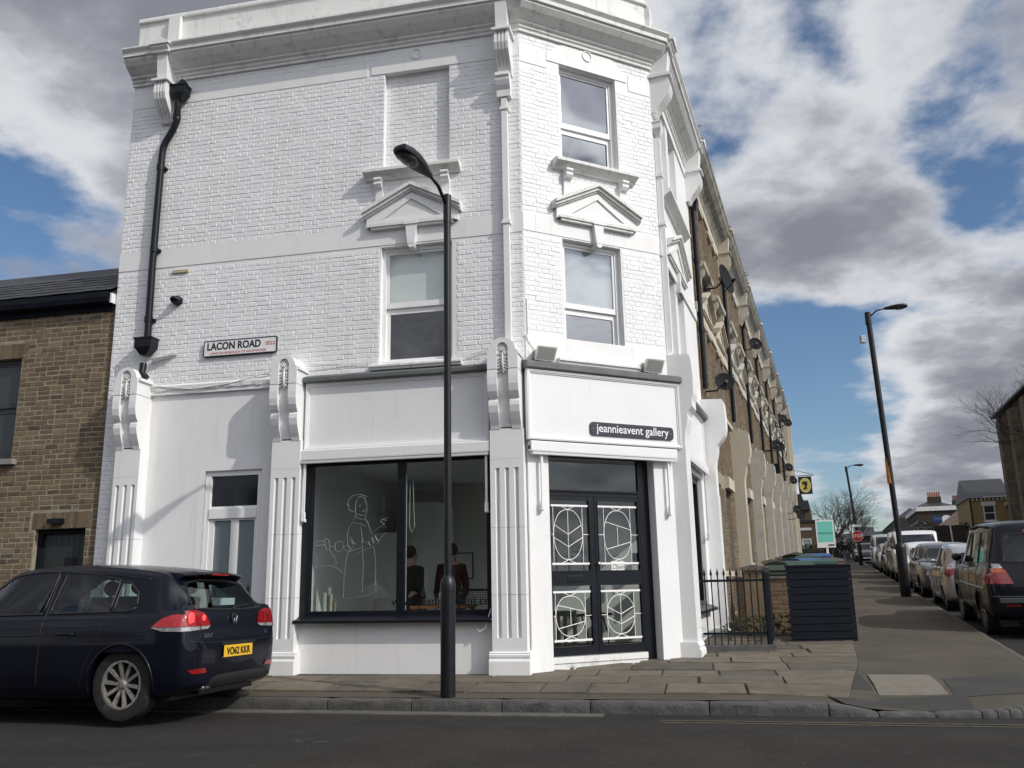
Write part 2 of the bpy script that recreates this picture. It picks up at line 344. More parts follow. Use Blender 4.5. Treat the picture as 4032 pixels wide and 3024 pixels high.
# brick pieces --------------------------------------------------------------
def brick_mesh(name, L, H, T, m, jit=.0025, ch=.006, seed=0):
    r = random.Random(seed); j = lambda s=jit: r.uniform(-s, s)
    h, w = H/2, L/2
    v = [(-w+ch+j(),j(.0008),-h+ch+j()),(w-ch+j(),j(.0008),-h+ch+j()),(w-ch+j(),j(.0008),h-ch+j()),(-w+ch+j(),j(.0008),h-ch+j()),
         (-w,ch,-h),(w,ch,-h),(w,ch,h),(-w,ch,h),(-w,T,-h),(w,T,-h),(w,T,h),(-w,T,h)]
    f = [(0,1,2,3),(0,4,5,1),(1,5,6,2),(2,6,7,3),(3,7,4,0),(4,8,9,5),(5,9,10,6),(6,10,11,7),(7,11,8,4)]
    me = bpy.data.meshes.new(name); me.from_pydata(v, [], f); me.materials.append(m); me.update(); return me
def lay_bricks(F, spec, a0, a1, z0, z1, blocked, course=.0693, pitch=.22, joint=.010, bond='english', n=0.0, rnd=None):
    """returns list (F, n, a_lo, a_hi, z_lo, z_hi)"""
    out = []; i = 0; z = z0; r = rnd or random.Random(3)
    while z < z1 - .02:
        zt = min(z+course, z1)
        iv = [(a0, a1)]
        for b0, b1, c0, c1 in blocked:
            if min(zt, c1) - max(z, c0) > .015:
                nx = []
                for p, q in iv:
                    if b1 <= p or b0 >= q: nx.append((p, q)); continue
                    if b0 > p: nx.append((p, b0))
                    if b1 < q: nx.append((b1, q))
                iv = nx
        if bond == 'english': step = pitch if i % 2 == 0 else pitch/2; off = 0 if i % 2 == 0 else pitch/4
        else: step = pitch; off = (pitch/2 if i % 2 else 0) + r.uniform(-.01, .01)
        for p, q in iv:
            k = math.floor((p-a0+off)/step); x = a0 - off + k*step
            while x < q:
                w = step
                if bond == 'mixed' and r.random() < .22: w = step/2
                lo, hi = max(x, p), min(x+w, q)
                if hi-lo > .03: out.append((F, n, lo+joint/2, hi-joint/2, z+joint/2, zt-joint/2))
                x += w
        z = zt; i += 1
    return out
def place_bricks(bricks, parent, m, nind, L, H, key, jit=.0025, T=.05, stuffname='brickwork', nj=.002, ch=.006):
    off = Vector(parent.get('_o')); full = []; rest = []
    for b in bricks:
        F, n, lo, hi, z0, z1 = b; w = hi-lo
        if abs(z1-z0-H) < .004 and (abs(w-L) < .004 or abs(w-(L-.01)/2) < .006 or abs(w-(L+.01)/2+.01) < .006): full.append(b)
        else: rest.append(b)
    full.sort(key=key)
    ind, more = full[:nind], full[nind:]
    ms = [brick_mesh('brick', L, H, T, m, jit, ch, seed=k) for k in range(7)]; mh = [brick_mesh('brick', (L+.01)/2-.01, H, T, m, jit, ch, seed=20+k) for k in range(7)]
    r = random.Random(5)
    for F, n, lo, hi, z0, z1 in ind:
        me = (ms if hi-lo > L*.75 else mh)[r.randrange(7)]
        o = bpy.data.objects.new('brick', me); COL.objects.link(o); o.parent = parent; o['_o'] = tuple(off)
        x, y = F.basis(); P = F((lo+hi)/2, n + r.uniform(-nj, nj), (z0+z1)/2) - off
        t = r.uniform(-.008, .008)
        o.matrix_local = Matrix(((x.x, y.x, 0, P.x),(x.y, y.y, 0, P.y),(0,0,1,P.z),(0,0,0,1))) @ Matrix.Rotation(t, 4, 'Y')
    mb = MB()
    for F, n, lo, hi, z0, z1 in rest+more:
        tone = r.random()*.98+.01; c = ch; e = lambda: r.uniform(-jit, jit); nn = n + r.uniform(-nj, nj); z0 -= r.choice((0,0,.003)); z1 += r.choice((0,0,.002)); lo -= r.choice((0,0,.003))
        if hi-lo < .02: continue
        vs = [F(lo+c+e(),nn,z0+c+e()),F(hi-c+e(),nn,z0+c+e()),F(hi-c+e(),nn,z1-c+e()),F(lo+c+e(),nn,z1-c+e()),F(lo,nn-c,z0),F(hi,nn-c,z0),F(hi,nn-c,z1),F(lo,nn-c,z1),F(lo,nn-.03,z0),F(hi,nn-.03,z0),F(hi,nn-.03,z1),F(lo,nn-.03,z1)]
        fs = [(0,1,2,3),(0,4,5,1),(1,5,6,2),(2,6,7,3),(3,7,4,0),(4,8,9,5),(5,9,10,6),(6,10,11,7),(7,11,8,4)]
        if F.d.cross(-F.n).z < 0: fs = [tuple(reversed(f)) for f in fs]
        mb.add(vs, fs, tone)
    if mb.v: mb.build(stuffname, m, parent, kind='stuff', recalc=False)
def wall(mb, F, a0, a1, z0, z1, n0, n1, holes):
    xs = sorted({a0, a1, *[min(max(h[i],a0),a1) for h in holes for i in (0,1)]}); zs = sorted({z0, z1, *[min(max(h[i],z0),z1) for h in holes for i in (2,3)]})
    inh = lambda x, z: any(h[0] < x < h[1] and h[2] < z < h[3] for h in holes)
    solid = {}
    for i in range(len(xs)-1):
        for j in range(len(zs)-1): solid[i,j] = not inh((xs[i]+xs[i+1])/2, (zs[j]+zs[j+1])/2)
    for (i,j), s in solid.items():
        if not s: continue
        x0,x1,y0,y1 = xs[i],xs[i+1],zs[j],zs[j+1]
        q = lambda a,b,c,d: mb.add([F(*a),F(*b),F(*c),F(*d)], [(0,1,2,3)])
        q((x0,n1,y0),(x1,n1,y0),(x1,n1,y1),(x0,n1,y1)); q((x0,n0,y0),(x1,n0,y0),(x1,n0,y1),(x0,n0,y1))
        if not solid.get((i-1,j)): q((x0,n0,y0),(x0,n1,y0),(x0,n1,y1),(x0,n0,y1))
        if not solid.get((i+1,j)): q((x1,n0,y0),(x1,n1,y0),(x1,n1,y1),(x1,n0,y1))
        if not solid.get((i,j-1)): q((x0,n0,y0),(x1,n0,y0),(x1,n1,y0),(x0,n1,y0))
        if not solid.get((i,j+1)): q((x0,n0,y1),(x1,n0,y1),(x1,n1,y1),(x0,n1,y1))
def rect(mb, F, a, z, n, w, d=.02):      # picture-frame of four bars, outer a,z
    (a0,a1),(z0,z1) = a, z
    mb.box(F,(a0,a1),(n,n+d),(z0,z0+w)); mb.box(F,(a0,a1),(n,n+d),(z1-w,z1)); mb.box(F,(a0,a0+w),(n,n+d),(z0+w,z1-w)); mb.box(F,(a1-w,a1),(n,n+d),(z0+w,z1-w))

# ================================================================ ground
def u_at(h, out):       # A-face coordinate of the point at that depth and that distance out of the side street's front
    P = OA + nA*(1.6-h) - K2
    return (out - P.dot(nC))/dA.dot(nC)
def gpt(h, u, dz=0, f=zpave):
    p = OA + dA*u + nA*(1.6-h); return V(p.x, p.y, f(p.x, p.y)+dz)
HR = [-260,-60,-25,-12,-6,-4,-2,-.3]
mb = MB()
rows = HR + [-.01, .2, 1, 2, 3.2, 5, 8, 14, 25, 45, 89, 95, 320]
for i in range(len(rows)-1):
    h0, h1 = rows[i], rows[i+1]
    mb.add([gpt(h0,-330,0,zroad),gpt(h1,-330,0,zroad),gpt(h1,260,0,zroad),gpt(h0,260,0,zroad)], [(0,1,2,3)])
o = mb.build('road', M['asphalt'], recalc=False); o['kind'] = 'structure'
KO = 4.13
def right_u(h, out=KO, R=1.0):
    e = 0 if h > R else R - sqrt(max(R*R-(R-max(h,0))**2, 0))
    return u_at(h, out-e)
mb = MB(); hs = [.13,.2,.3,.42,.6,.8,1.05,1.3,1.6,1.9,2.3,2.75,3.2,4,6,9,14,22,35,60,89]
def left_u(h):
    if h <= 1.9: return 45
    return u_at(h, -.5)
for i in range(len(hs)-1):
    h0, h1 = hs[i], hs[i+1]
    L0, L1 = (45, 45) if h1 <= 1.9 else (u_at(h0,-.5), u_at(h1,-.5)); R0, R1 = right_u(h0), right_u(h1); n_ = 24 if h1 < 1.9 else 1
    ts = [(k/n_)**2.2 for k in range(n_+1)]
    for ta, tb_ in zip(ts, ts[1:]):
        mb.add([gpt(h0,R0+(L0-R0)*ta),gpt(h1,R1+(L1-R1)*ta),gpt(h1,R1+(L1-R1)*tb_),gpt(h0,R0+(L0-R0)*tb_)], [(0,1,2,3)])
o = mb.build('footway', M['pasph'], recalc=False); o['kind'] = 'structure'
footway = o
# bedding under the stone slabs
mb = MB(); sh = [.42,.7,1.1,1.6,1.85,2.3,2.75,3.2,4.2,5.6]
sr = lambda h: u_at(h, 2.03+.17*min(max((h-.4)/2.2,0),1))
for i in range(len(sh)-1):
    h0, h1 = sh[i], sh[i+1]; l = 9 if h1 <= 1.85 else None
    mb.add([gpt(h0,sr(h0),.004),gpt(h1,sr(h1),.004),gpt(h1,l or u_at(h1,-.3),.004),gpt(h0,l or u_at(h0,-.3),.004)], [(0,1,2,3)])
o = mb.build('slab_bedding', M['joint'], recalc=False); o['kind'] = 'structure'
# dark trench patch, pale inspection slab
def sheet(name, pts, m, dz, kind='structure'):
    mb = MB(); mb.add([V(x,y,zpave(x,y)+dz) for x,y in pts], [tuple(range(len(pts)))]); o = mb.build(name, m, recalc=False); o['kind'] = kind; return o
def gsheet(name, q, m, dz, kind='structure', n=8, thick=0):
    mb = MB(); g = []
    for i in range(n+1):
        for j in range(n+1):
            a, b = i/n, j/n; x = (q[0][0]*(1-a)+q[1][0]*a)*(1-b)+(q[3][0]*(1-a)+q[2][0]*a)*b; y = (q[0][1]*(1-a)+q[1][1]*a)*(1-b)+(q[3][1]*(1-a)+q[2][1]*a)*b; g.append(V(x,y,zpave(x,y)+dz))
    mb.add(g, [(i*(n+1)+j,(i+1)*(n+1)+j,(i+1)*(n+1)+j+1,i*(n+1)+j+1) for i in range(n) for j in range(n)])
    if thick:
        for e in ([i*(n+1) for i in range(n+1)],[i*(n+1)+n for i in range(n+1)],list(range(n+1)),list(range(n*(n+1),(n+1)**2))):
            mb.add([g[k] for k in e]+[g[k]-V(0,0,thick) for k in e],[(k,k+1,n+2+k,n+1+k) for k in range(n)])
    o = mb.build(name, m, recalc=False)
    if kind: o['kind'] = kind
    return o
gsheet('asphalt_patch', [(3.36,10.42),(3.95,10.50),(3.66,9.30),(3.12,9.33)], M['pasphd'], .005)
gsheet('asphalt_patch', [(3.12,9.30),(4.5,9.16),(4.3,8.62),(3.2,8.95)], M['pasphd'], .006, n=12)
gsheet('asphalt_patch', [(4.66,9.98),(5.6,10.25),(5.3,9.1),(4.36,9.1)], M['pasphd'], .005)
o = gsheet('inspection_cover', [(3.99,10.36),(4.63,10.22),(4.34,9.2),(3.69,9.32)], mat('concrete_cover', (.17,.155,.122), .85, var=.2, vscale=8, bump=.003, bscale=60, dirt=((.09,.08,.06),5,.6,.5)), .014, None, 8, .03)
tag(o, 'pale rectangular inspection cover set in the dark asphalt at the corner', 'manhole cover')
# stone slabs --------------------------------------------------------------
pav = thing('paving', 'worn york stone paving in front of the white corner gallery', 'paving', tuple(gpt(1.0, 0)))
def slab(h0, h1, u0, u1, r, sl=0, e1=None):
    g = .013; mb = MB(); t = r.uniform(.010,.022)
    j = lambda: r.uniform(-.009,.009)
    if abs(u1-u0) < .12: return
    e1 = u1 if e1 is None else e1
    P = [(h0+g+j(),u0-g+j()),(h0+g+j(),u1+g+j()),(h1-g+j(),e1+g+j()),(h1-g+j(),u0-g+j())]
    tz = [t+r.uniform(-.004,.004) for _ in range(4)]
    top = [gpt(h,u,z) for (h,u),z in zip(P,tz)]; cen = sum(top, V(0,0,0))/4
    inn = [p.lerp(cen, .012)+V(0,0,.002) for p in top]; bot = [p-V(0,0,.05) for p in top]
    mb.add(inn+top+bot, [(0,1,2,3)]+[(i,(i+1)%4,4+(i+1)%4,4+i) for i in range(4)]+[(4+i,4+(i+1)%4,8+(i+1)%4,8+i) for i in range(4)])
    mb.build('paving_slab', M['york'], pav)
r_ = random.Random(11); h = .43
def face_u(h):      # where a row meets the building
    if h < 1.58: return 8.6
    if h < 3.12:
        P0 = OA + nA*(1.6-h); a, b = -dA, dB      # P0 - dA*t on the chamfer line
        den = a.cross(b).z; t = ((K1+nB*.0)-P0).cross(b).z/den
        return -t
    return u_at(h, -.02)
while h < 5.5:
    d = r_.choice([.42,.5,.58,.62]); h1 = h+d
    if h < 1.57 < h1 + .12: h1 = 1.575
    ue = sr(h); L_ = face_u(h+.05) if h > 1.57 else 8.6
    u = ue
    while u < L_-.02:
        w = r_.uniform(.5, 1.05); nu = min(u+w, L_)
        if L_-nu < .3: nu = L_
        ext = 0
        if nu == L_ and h > 1.57: ext = face_u(min(h1,5.5)-.03)-L_
        slab(h, h1, nu, u, r_, 0, sr(h1) if u == ue else None)
        u = nu
    h = h1
# kerb stones ---------------------------------------------------------------
kerb = thing('kerb', 'rough granite kerb of separate blocks along the front street', 'kerb', tuple(gpt(0, 0)))
def kstone(P, Q, inn, r, m=M['granite'], drop=0.0, par=kerb, zt=None, hgt=.2, seg=9):
    """block from P to Q (front arris, top), inn = unit vector into the pavement"""
    d = (Q-P); L_ = d.length; d.normalize(); g = .006; mb = MB(); n = seg
    vs = []; rows_ = [(0,-hgt),(-.004,-.06),(.004,-.022),(.022,0),(.15,.002)]
    for i in range(n+1):
        s = g + (L_-2*g)*i/n; e = .012 if i in (0,n) else 0
        for k,(a,b) in enumerate(rows_):
            ja = r.uniform(-.008,.008) if k in (1,2) else 0; jb = r.uniform(-.006,.004) if k in (2,3) else 0
            vs.append(P + d*s + inn*(a+ja+ (e if k<3 else 0)) + V(0,0,b+jb-drop-(e*.7 if k>=3 else 0)))
    m_ = len(rows_); fs = [(i*m_+k,i*m_+k+1,(i+1)*m_+k+1,(i+1)*m_+k) for i in range(n) for k in range(m_-1)]
    fs += [tuple(range(m_)), tuple(n*m_+m_-1-k for k in range(m_))]
    mb.add(vs, fs); return mb.build('kerb_block', m, par, smooth=True, auto=35)
r_ = random.Random(4); u = -3.5; lens = [1.12,1.18,.92,.98,.95,1.3,.98,1.02,1.05,.9,1.1,.95,1,1.1,1.05,.9,1,1,1,1]
for w in lens:
    kstone(gpt(0,u,0,lambda x,y:.06), gpt(0,u+w,0,lambda x,y:.06), -nA, r_); u += w
def kcurve():
    pts = []
    for i in range(15):
        th = i/14*pi/2; R = 1.0
        h = R - R*cos(th) if False else R*(1-cos(th)); out = 4.2 - R*(1-sin(th))
        pts.append(gpt(h, u_at(h, out)))
    return pts
def kz(p):
    q = p - nA*.15; return V(p.x, p.y, zpave(q.x, q.y)+.004)
u = -3.5
for i, w in enumerate((.45,.5,.4)):
    kstone(kz(gpt(0,u-w)), kz(gpt(0,u)), -nA, r_); u -= w
us0 = u; P = kcurve(); st = gpt(0, u); P = [p for p in P if (p-OA).dot(dA) < u-.12]
prev = kz(gpt(0,u))
for k, p in enumerate(P):
    p = kz(p); kstone(prev, p, (-nA - nC*min(1,k/7)).normalized(), r_, seg=3); prev = p
ckerb = thing('kerb', 'grey concrete kerb of separate blocks running up the side street', 'kerb', tuple(FC(0,4.2,.2)))
al = -1.1
while al < 34:
    x0,y0 = CO(al,4.2); x1,y1 = CO(al+.915,4.2)
    kstone(V(x0,y0,zpave(x0,y0)+.004), V(x1,y1,zpave(x1,y1)+.004), -nC, r_, m=M['sett'], par=ckerb, seg=1); al += .915
mb = MB(); x0,y0 = CO(al,4.2); x1,y1 = CO(88,4.2); a = V(x0,y0,zpave(x0,y0)+.004); b = V(x1,y1,zpave(x1,y1)+.004)
mb.add([a,b,b-nC*.15,a-nC*.15,a-V(0,0,.2),b-V(0,0,.2)], [(0,1,2,3),(0,4,5,1)]); mb.build('kerb_run', M['sett'], ckerb, recalc=False)
# setts in the gutter ---------------------------------------------------------
chan = thing('gutter', 'single row of pale gutter setts at the foot of the granite kerb', 'gutter', tuple(gpt(-.1, 0, 0, zroad)))
u = -1.35; r_ = random.Random(6)
while u < 5.2:
    w = r_.uniform(.22,.42); mb = MB(); g = .004
    top = [gpt(hh, uu, .012+r_.uniform(-.003,.003), zroad) for hh, uu in ((-.27,u+g),(-.27,u+w-g),(-.035,u+w-g),(-.035,u+g))]
    bot = [p-V(0,0,.04) for p in top]; mb.add(top+bot, [(0,1,2,3),(0,4,5,1),(1,5,6,2),(2,6,7,3),(3,7,4,0)])
    mb.build('gutter_sett', M['sett'], chan); u += w
# worn double yellow line round the corner
mb = MB()
for hh in (-.42,-.55):
    pts = [(hh, -1.9-.35*i) for i in range(12)]
    for i in range(11):
        mb.add([gpt(pts[i][0],pts[i][1],.004,zroad),gpt(pts[i+1][0],pts[i+1][1],.004,zroad),gpt(pts[i+1][0]+.05,pts[i+1][1],.004,zroad),gpt(pts[i][0]+.05,pts[i][1],.004,zroad)],[(0,1,2,3)])
o = mb.build('yellow_line', M['yline'], recalc=False); o['kind'] = 'structure'
# older coarse tarmac on the right of a ragged joint, scrapes and scraps on the road
OLD = mat('old_coarse_asphalt', (.037,.034,.029), .95, spec=.2, col2=(.024,.022,.020), vscale=1.1, bump=.012, bscale=45, dirt=((.075,.068,.056),30,.55,.85), streak=[((.015,.014,.013),(1,1,1),13,.60,.8)])
r_ = random.Random(12); mb = MB(); prev = None; n_ = 60
for i in range(n_+1):
    t = i/n_; h0_ = -1.15-.9*(1-t)**1.5 if 0 else -.9-7.0*t; uu = .15+2.3*t**.8+.06*r_.uniform(-1,1)
    pr = (gpt(h0_, uu, .004, zroad), gpt(h0_, -9-4*t, .004, zroad))
    if prev: mb.add([prev[0],pr[0],pr[1],prev[1]],[(0,1,2,3)])
    prev = pr
o = mb.build('old_road_surface', OLD, recalc=False); o['kind'] = 'structure'
mb = MB()
for k in range(42):
    u = r_.choice([r_.gauss(.9,.18), r_.uniform(-4,5)]) ; h = r_.gauss(-1.9,.05) if abs(u-.9)<.5 else r_.uniform(-4.5,-.5); L_ = r_.uniform(.02,.10); w = r_.uniform(.003,.008)
    mb.add([gpt(h,u,.008,zroad),gpt(h,u+L_,.008,zroad),gpt(h+w,u+L_*.9,.008,zroad),gpt(h+w,u+.1*L_,.008,zroad)],[(0,1,2,3)])
o = mb.build('road_scrapes', mat('scrape',(.13,.125,.11),.9), recalc=False); o['kind'] = 'stuff'; o['label'] = 'pale scrape marks and grit on the road surface'
# ================================================================ white corner building
shop = thing('gallery_building', 'white painted three storey corner gallery with moulded cornice and pilasters', 'building', tuple(FB(1.1,-1,.15)))
WALLZ = 9.2
# --- openings (in coordinates of each wall plane)
A_SH = (.21,2.84,.80,3.02)                # shop window, below
A_W1 = (PU(.69),PU(1.727),PZ(4.165),PZ(5.88))      # first floor sash
A_BL = (PU(.729),PU(1.712),PZ(7.063),PZ(8.614))    # bricked-up window
A_DR = (3.50,4.37,.1,2.86)
B_DR = (.30,1.985,.1,2.93); B_W1 = (.63,1.61,4.2,5.98); B_W2 = (.665,1.66,7.16,8.75)
C_SH = (.95,3.1,.75,2.95); C_W = [(.62,1.32,4.35,6.0),(1.55,2.25,4.35,6.0),(.62,1.32,7.3,8.85),(1.55,2.25,7.3,8.85)]
def seg(h, lo, hi): return [x for x in h if x[3] > lo and x[2] < hi]
mb = MB()
uA0 = PU(-.2823+.0)  # wall corner on the recessed plane
wall(mb, FA, -.279, 6.01, 4.0, WALLZ, -.40, -.1546, [A_W1, A_BL])
wall(mb, FB, .0, 2.312, 4.0, WALLZ, -.25, -.0045, [B_W1, B_W2])
wall(mb, FC, 0, 3.75, 3.9, WALLZ, -.25, -.002, C_W)
mb.box(FA,(A_BL[0]-.01,A_BL[1]+.01),(-.42,-.2550),(A_BL[2]-.01,A_BL[3]+.01))
mb.build('upper_wall', M['wbrick'], shop, recalc=False)
mb = MB()
wall(mb, FA, 3.25, 5.32, .1, 4.04, -.45, -.2, [A_DR])             # panel with the door
mb.box(FA,(2.845,3.25),(-.45,-.2),(.1,4.04)); mb.box(FA,(-.2,.21),(-.45,-.2),(.1,4.04)); mb.box(FA,(5.32,5.68),(-.45,-.2),(.1,4.1))
mb.box(FA,(.18,2.9),(-.45,-.14),(.06,.79))                          # stall riser
mb.box(FA,(.18,2.9),(-.45,-.16),(3.02,4.0))
wall(mb, FB, .0, 2.32, .06, 4.0, -.30, 0, [B_DR])
wall(mb, FC, .0, 3.72, .06, 3.92, -.30, -.02, [C_SH])
mb.build('ground_floor_wall', M['white'], shop, recalc=False)
# splayed door reveal on the left
mb = MB(); mb.plan(FA,[(4.37,-.2),(4.47,-.197),(4.47,-.21),(4.37,-.26)],.12,2.88)
mb.build('door_reveal', M['white'], shop)
# --- painted brickwork
band1 = (PZ(8.60),PZ(8.865)); band2 = (PZ(5.905),PZ(6.205))
BI = []
archA = [(PU(.55),PU(1.98),PZ(8.595),PZ(8.87))]
blkA = [(-9,9,*band1),(-9,9,*band2),(A_W1[0]-.06,A_W1[1]+.01,A_W1[2]-.1,A_W1[3]+.3),(A_BL[0],A_BL[1],A_BL[2],A_BL[3]),(PU(.95),PU(1.5),band1[1],PZ(9.04)),
        (PU(.56),PU(2.0),PZ(6.9),A_BL[2]),]
BI += lay_bricks(FA, None, -.277, 6.008, 4.12, 9.12, blkA, n=-.150)
BI += lay_bricks(FA, None, A_BL[0], A_BL[1], A_BL[2], A_BL[3], [], n=-.250)
BI += lay_bricks(FA, None, 5.70, 6.008, .15, 4.12, [], n=-.150)
blkB = [(-9,9,8.62,8.88),(-9,9,6.0,6.27),(B_W1[0]-.03,B_W1[1]+.02,4.0,6.1),(B_W2[0]-.02,B_W2[1]+.01,7.1,8.8),(-9,9,4.0,4.52),(1.0,1.4,8.87,9.05)]
BI += lay_bricks(FB, None, .003, 2.309, 4.5, 9.12, blkB, n=0.0)
place_bricks(BI, shop, M['wbrick'], 300, .21, .0593, key=lambda b: (Vector(b[0](b[2],b[1],b[4]))-V(0,0,CAMH)).length, jit=.0045, nj=.0022, ch=.0048)
mb = MB(); mb.box(FA,(5.70,6.01),(-.40,-.1550),(.1,4.0)); mb.build('side_strip', M['wbrick'], shop)
# flat bands, one stone after another
def band(F, a0, a1, z0, z1, n, cut, w=1.15, off=.4):
    a = a0 + off - w
    while a < a1:
        lo, hi = max(a,a0), min(a+w,a1)
        iv = [(lo,hi)]
        for c0,c1 in cut: iv = [s for p,q in iv for s in ((p,min(q,c0)),(max(p,c1),q)) if s[1]-s[0] > .02]
        for p,q in iv:
            mb = MB(); mb.box(F,(p+.0015,q-.0015),(n-.03,n+.004),(z0+.003,z1-.003)); mb.build('band_stone', M['white'], shop)
        a += w
band(FA, -.277, 6.008, *band1, -.150, [(PU(.6),PU(1.98))], 1.2, .5)
band(FA, -.277, 6.008, *band2, -.150, [], 1.2, .3)
band(FB, .003, 2.309, 8.62, 8.88, 0, [(.45,1.9)], 1.2, .3); band(FB, .003, 2.309, 6.0, 6.27, 0, [(B_W1[0]-.03,B_W1[1]+.02)] if 0 else [], 1.3, .2)
mb = MB(); mb.box(FB,(.003,2.309),(-.03,.012),(4.1,4.5)); mb.build('plaster_band', M['white'], shop)
# gabled lintel with a ring over the top windows
def arch_head(F, c, hw, z0, zs, zt, n, rr=.085):
    mb = MB(); mb.prism(F,[(c-hw,z0),(c+hw,z0),(c+hw,zs),(c+hw*.92,zs+.01),(c+.33,zt-.03),(c+.12,zt),(c-.12,zt),(c-.33,zt-.03),(c-hw*.92,zs+.01),(c-hw,zs)],n-.03,n+.008)
    l = mb.build('window_lintel', M['white'], shop)
    k = 24; mb = MB(); zc = z0+.255
    mb.ring(F,[(c+rr*cos(2*pi*i/k),zc+rr*1.08*sin(2*pi*i/k)) for i in range(k)],[(c+(rr-.02)*cos(2*pi*i/k),zc+(rr*1.08-.02)*sin(2*pi*i/k)) for i in range(k)],n,n+.022)
    mb.build('ring_moulding', M['white'], l)
arch_head(FA, PU(1.22), .71, PZ(8.612), PZ(8.865), PZ(9.06), -.150)
arch_head(FB, 1.165, .71, 8.755, 8.9, 9.2, 0)
# --- cornice swept round the corner
def sweep(path, prof, mb):          # path: [(point, dir, outward)] per straight run -> mitred
    runs = path; rings = []
    for n, z in prof:
        row = []
        for i, (P, Q, nn) in enumerate(runs):
            if i == 0: row.append(P + nn*n)
            else:
                P0, Q0, n0 = runs[i-1]; a = P0+n0*n; da = (Q0-P0).normalized(); b = P+nn*n; db = (Q-P).normalized()
                t = (b-a).cross(db).z/da.cross(db).z; row.append(a+da*t)
        P, Q, nn = runs[-1]; row.append(Q+nn*n)
        rings.append([V(p.x,p.y,z) for p in row])
    k = len(rings); m = len(rings[0]); vs = [p for r in rings for p in r]
    fs = [(i*m+j,i*m+j+1,((i+1)%k)*m+j+1,((i+1)%k)*m+j) for i in range(k) for j in range(m-1)]
    fs += [tuple(i*m for i in range(k)), tuple(i*m+m-1 for i in reversed(range(k)))]
    mb.add(vs, fs)
LA = FA(6.02,-.15,0); LB = V(K1.x,K1.y,0); LC = V(K2.x,K2.y,0)+dB*.06; LD = FC(3.72,0,0)
K2u = FB(2.312,0,0)
RUN = [(LA, LB, nA), (LB, K2u, nB), (K2u, FC(3.75,.0,0)+ (K2u-FC(0,0,0)), nC)]
mb = MB()
sweep(RUN, [(-.12,9.10),(.035,9.10),(.035,9.135),(.06,9.16),(.06,9.19),(.10,9.21),(.10,9.235),(.145,9.26),(.24,9.33),(.30,9.40),(.30,9.435),(.335,9.44),(.335,9.50),(.38,9.55),(.38,9.575),(.02,9.69),(-.12,9.69)], mb)
mb.build('cornice', M['wstone'], shop, recalc=True)
mb = MB(); sweep(RUN, [(-.20,9.6),(-.015,9.6),(-.015,10.27),(-.20,10.27)], mb); mb.build('parapet', M['wstone'], shop)
mb = MB(); sweep(RUN, [(-.24,10.27),(.03,10.27),(.03,10.315),(.01,10.345),(-.24,10.36)], mb); mb.build('coping', M['wstone'], shop)
# --- big brackets under the cornice
def bracket(F, c, w, base, parent=shop, cap=True, dz=0, m=M['white'], g=1.0):
    root = None; h = w/2; n = lambda x: base + x*g; zz = lambda z: z+dz
    prof = [(base-.02,zz(8.95)),(n(.285),zz(8.95)),(n(.31),zz(8.86)),(n(.315),zz(8.76)),(n(.285),zz(8.66)),(n(.21),zz(8.56)),(n(.13),zz(8.47)),(n(.085),zz(8.40)),(n(.07),zz(8.36)),(base-.02,zz(8.36))]
    mb = MB()
    ws = [(-h,-h*.68),(-h*.40,-h*.16),(h*.16,h*.40),(h*.68,h)]
    ws = [(-h,-h*.62),(-h*.38,-h*.12),(h*.12,h*.38),(h*.62,h)]
    for a,b in ws: mb.extr(F, prof, c+a, c+b)
    rec = [(base-.02,zz(8.93))]+[(x-.028 if x>base+.05 else x, z) for x,z in prof[1:-1]]+[(base-.02,zz(8.36))]
    for (a,b),(c_,d_) in zip(ws[:-1], ws[1:]): mb.extr(F, rec, c+b, c+c_)
    mb.extr(F,[(base-.02,zz(8.95)),(n(.34),zz(8.95)),(n(.34),zz(8.985)),(n(.315),zz(9.0)),(base-.02,zz(9.0))],c-h-.035,c+h+.035)
    mb.extr(F,[(base-.02,zz(9.0)),(n(.27),zz(9.0)),(n(.315),zz(9.42)),(base-.02,zz(9.42))],c-h+.015,c+h-.015)
    root = mb.build('cornice_bracket', m, parent)
    if cap:
        mb = MB()
        mb.extr(F,[(base-.02,zz(9.42)),(n(.36),zz(9.42)),(n(.36),zz(9.455)),(n(.40),zz(9.49)),(n(.40),zz(9.525)),(base-.02,zz(9.525))],c-h-.04,c+h+.04)
        mb.prism(F,[(c-h-.07,zz(9.525)),(c+h+.07,zz(9.525)),(c+h+.07,zz(9.55)),(c,zz(9.66)),(c-h-.07,zz(9.55))],base-.02,n(.43))
        mb.build('bracket_cap', m, root)
    return root
bracket(FA, 5.34, .20, -.15); bracket(FA, -.085, .20, -.15, cap=False); bracket(FC, .14, .26, 0); bracket(FC, 3.62, .26, 0)
mb = MB(); mb.box(FA,(5.24,5.44),(-.16,-.08),(9.69,10.26)); mb.build('parapet_pier', M['wstone'], shop)
mb = MB(); mb.box(FC,(.03,.25),(-.015,.06),(9.69,10.26)); mb.build('parapet_pier', M['wstone'], shop); mb = MB(); mb.box(FA,(-.19,.02),(-.16,.0),(9.42,10.3)); mb.build('parapet_pier', M['wstone'], shop)
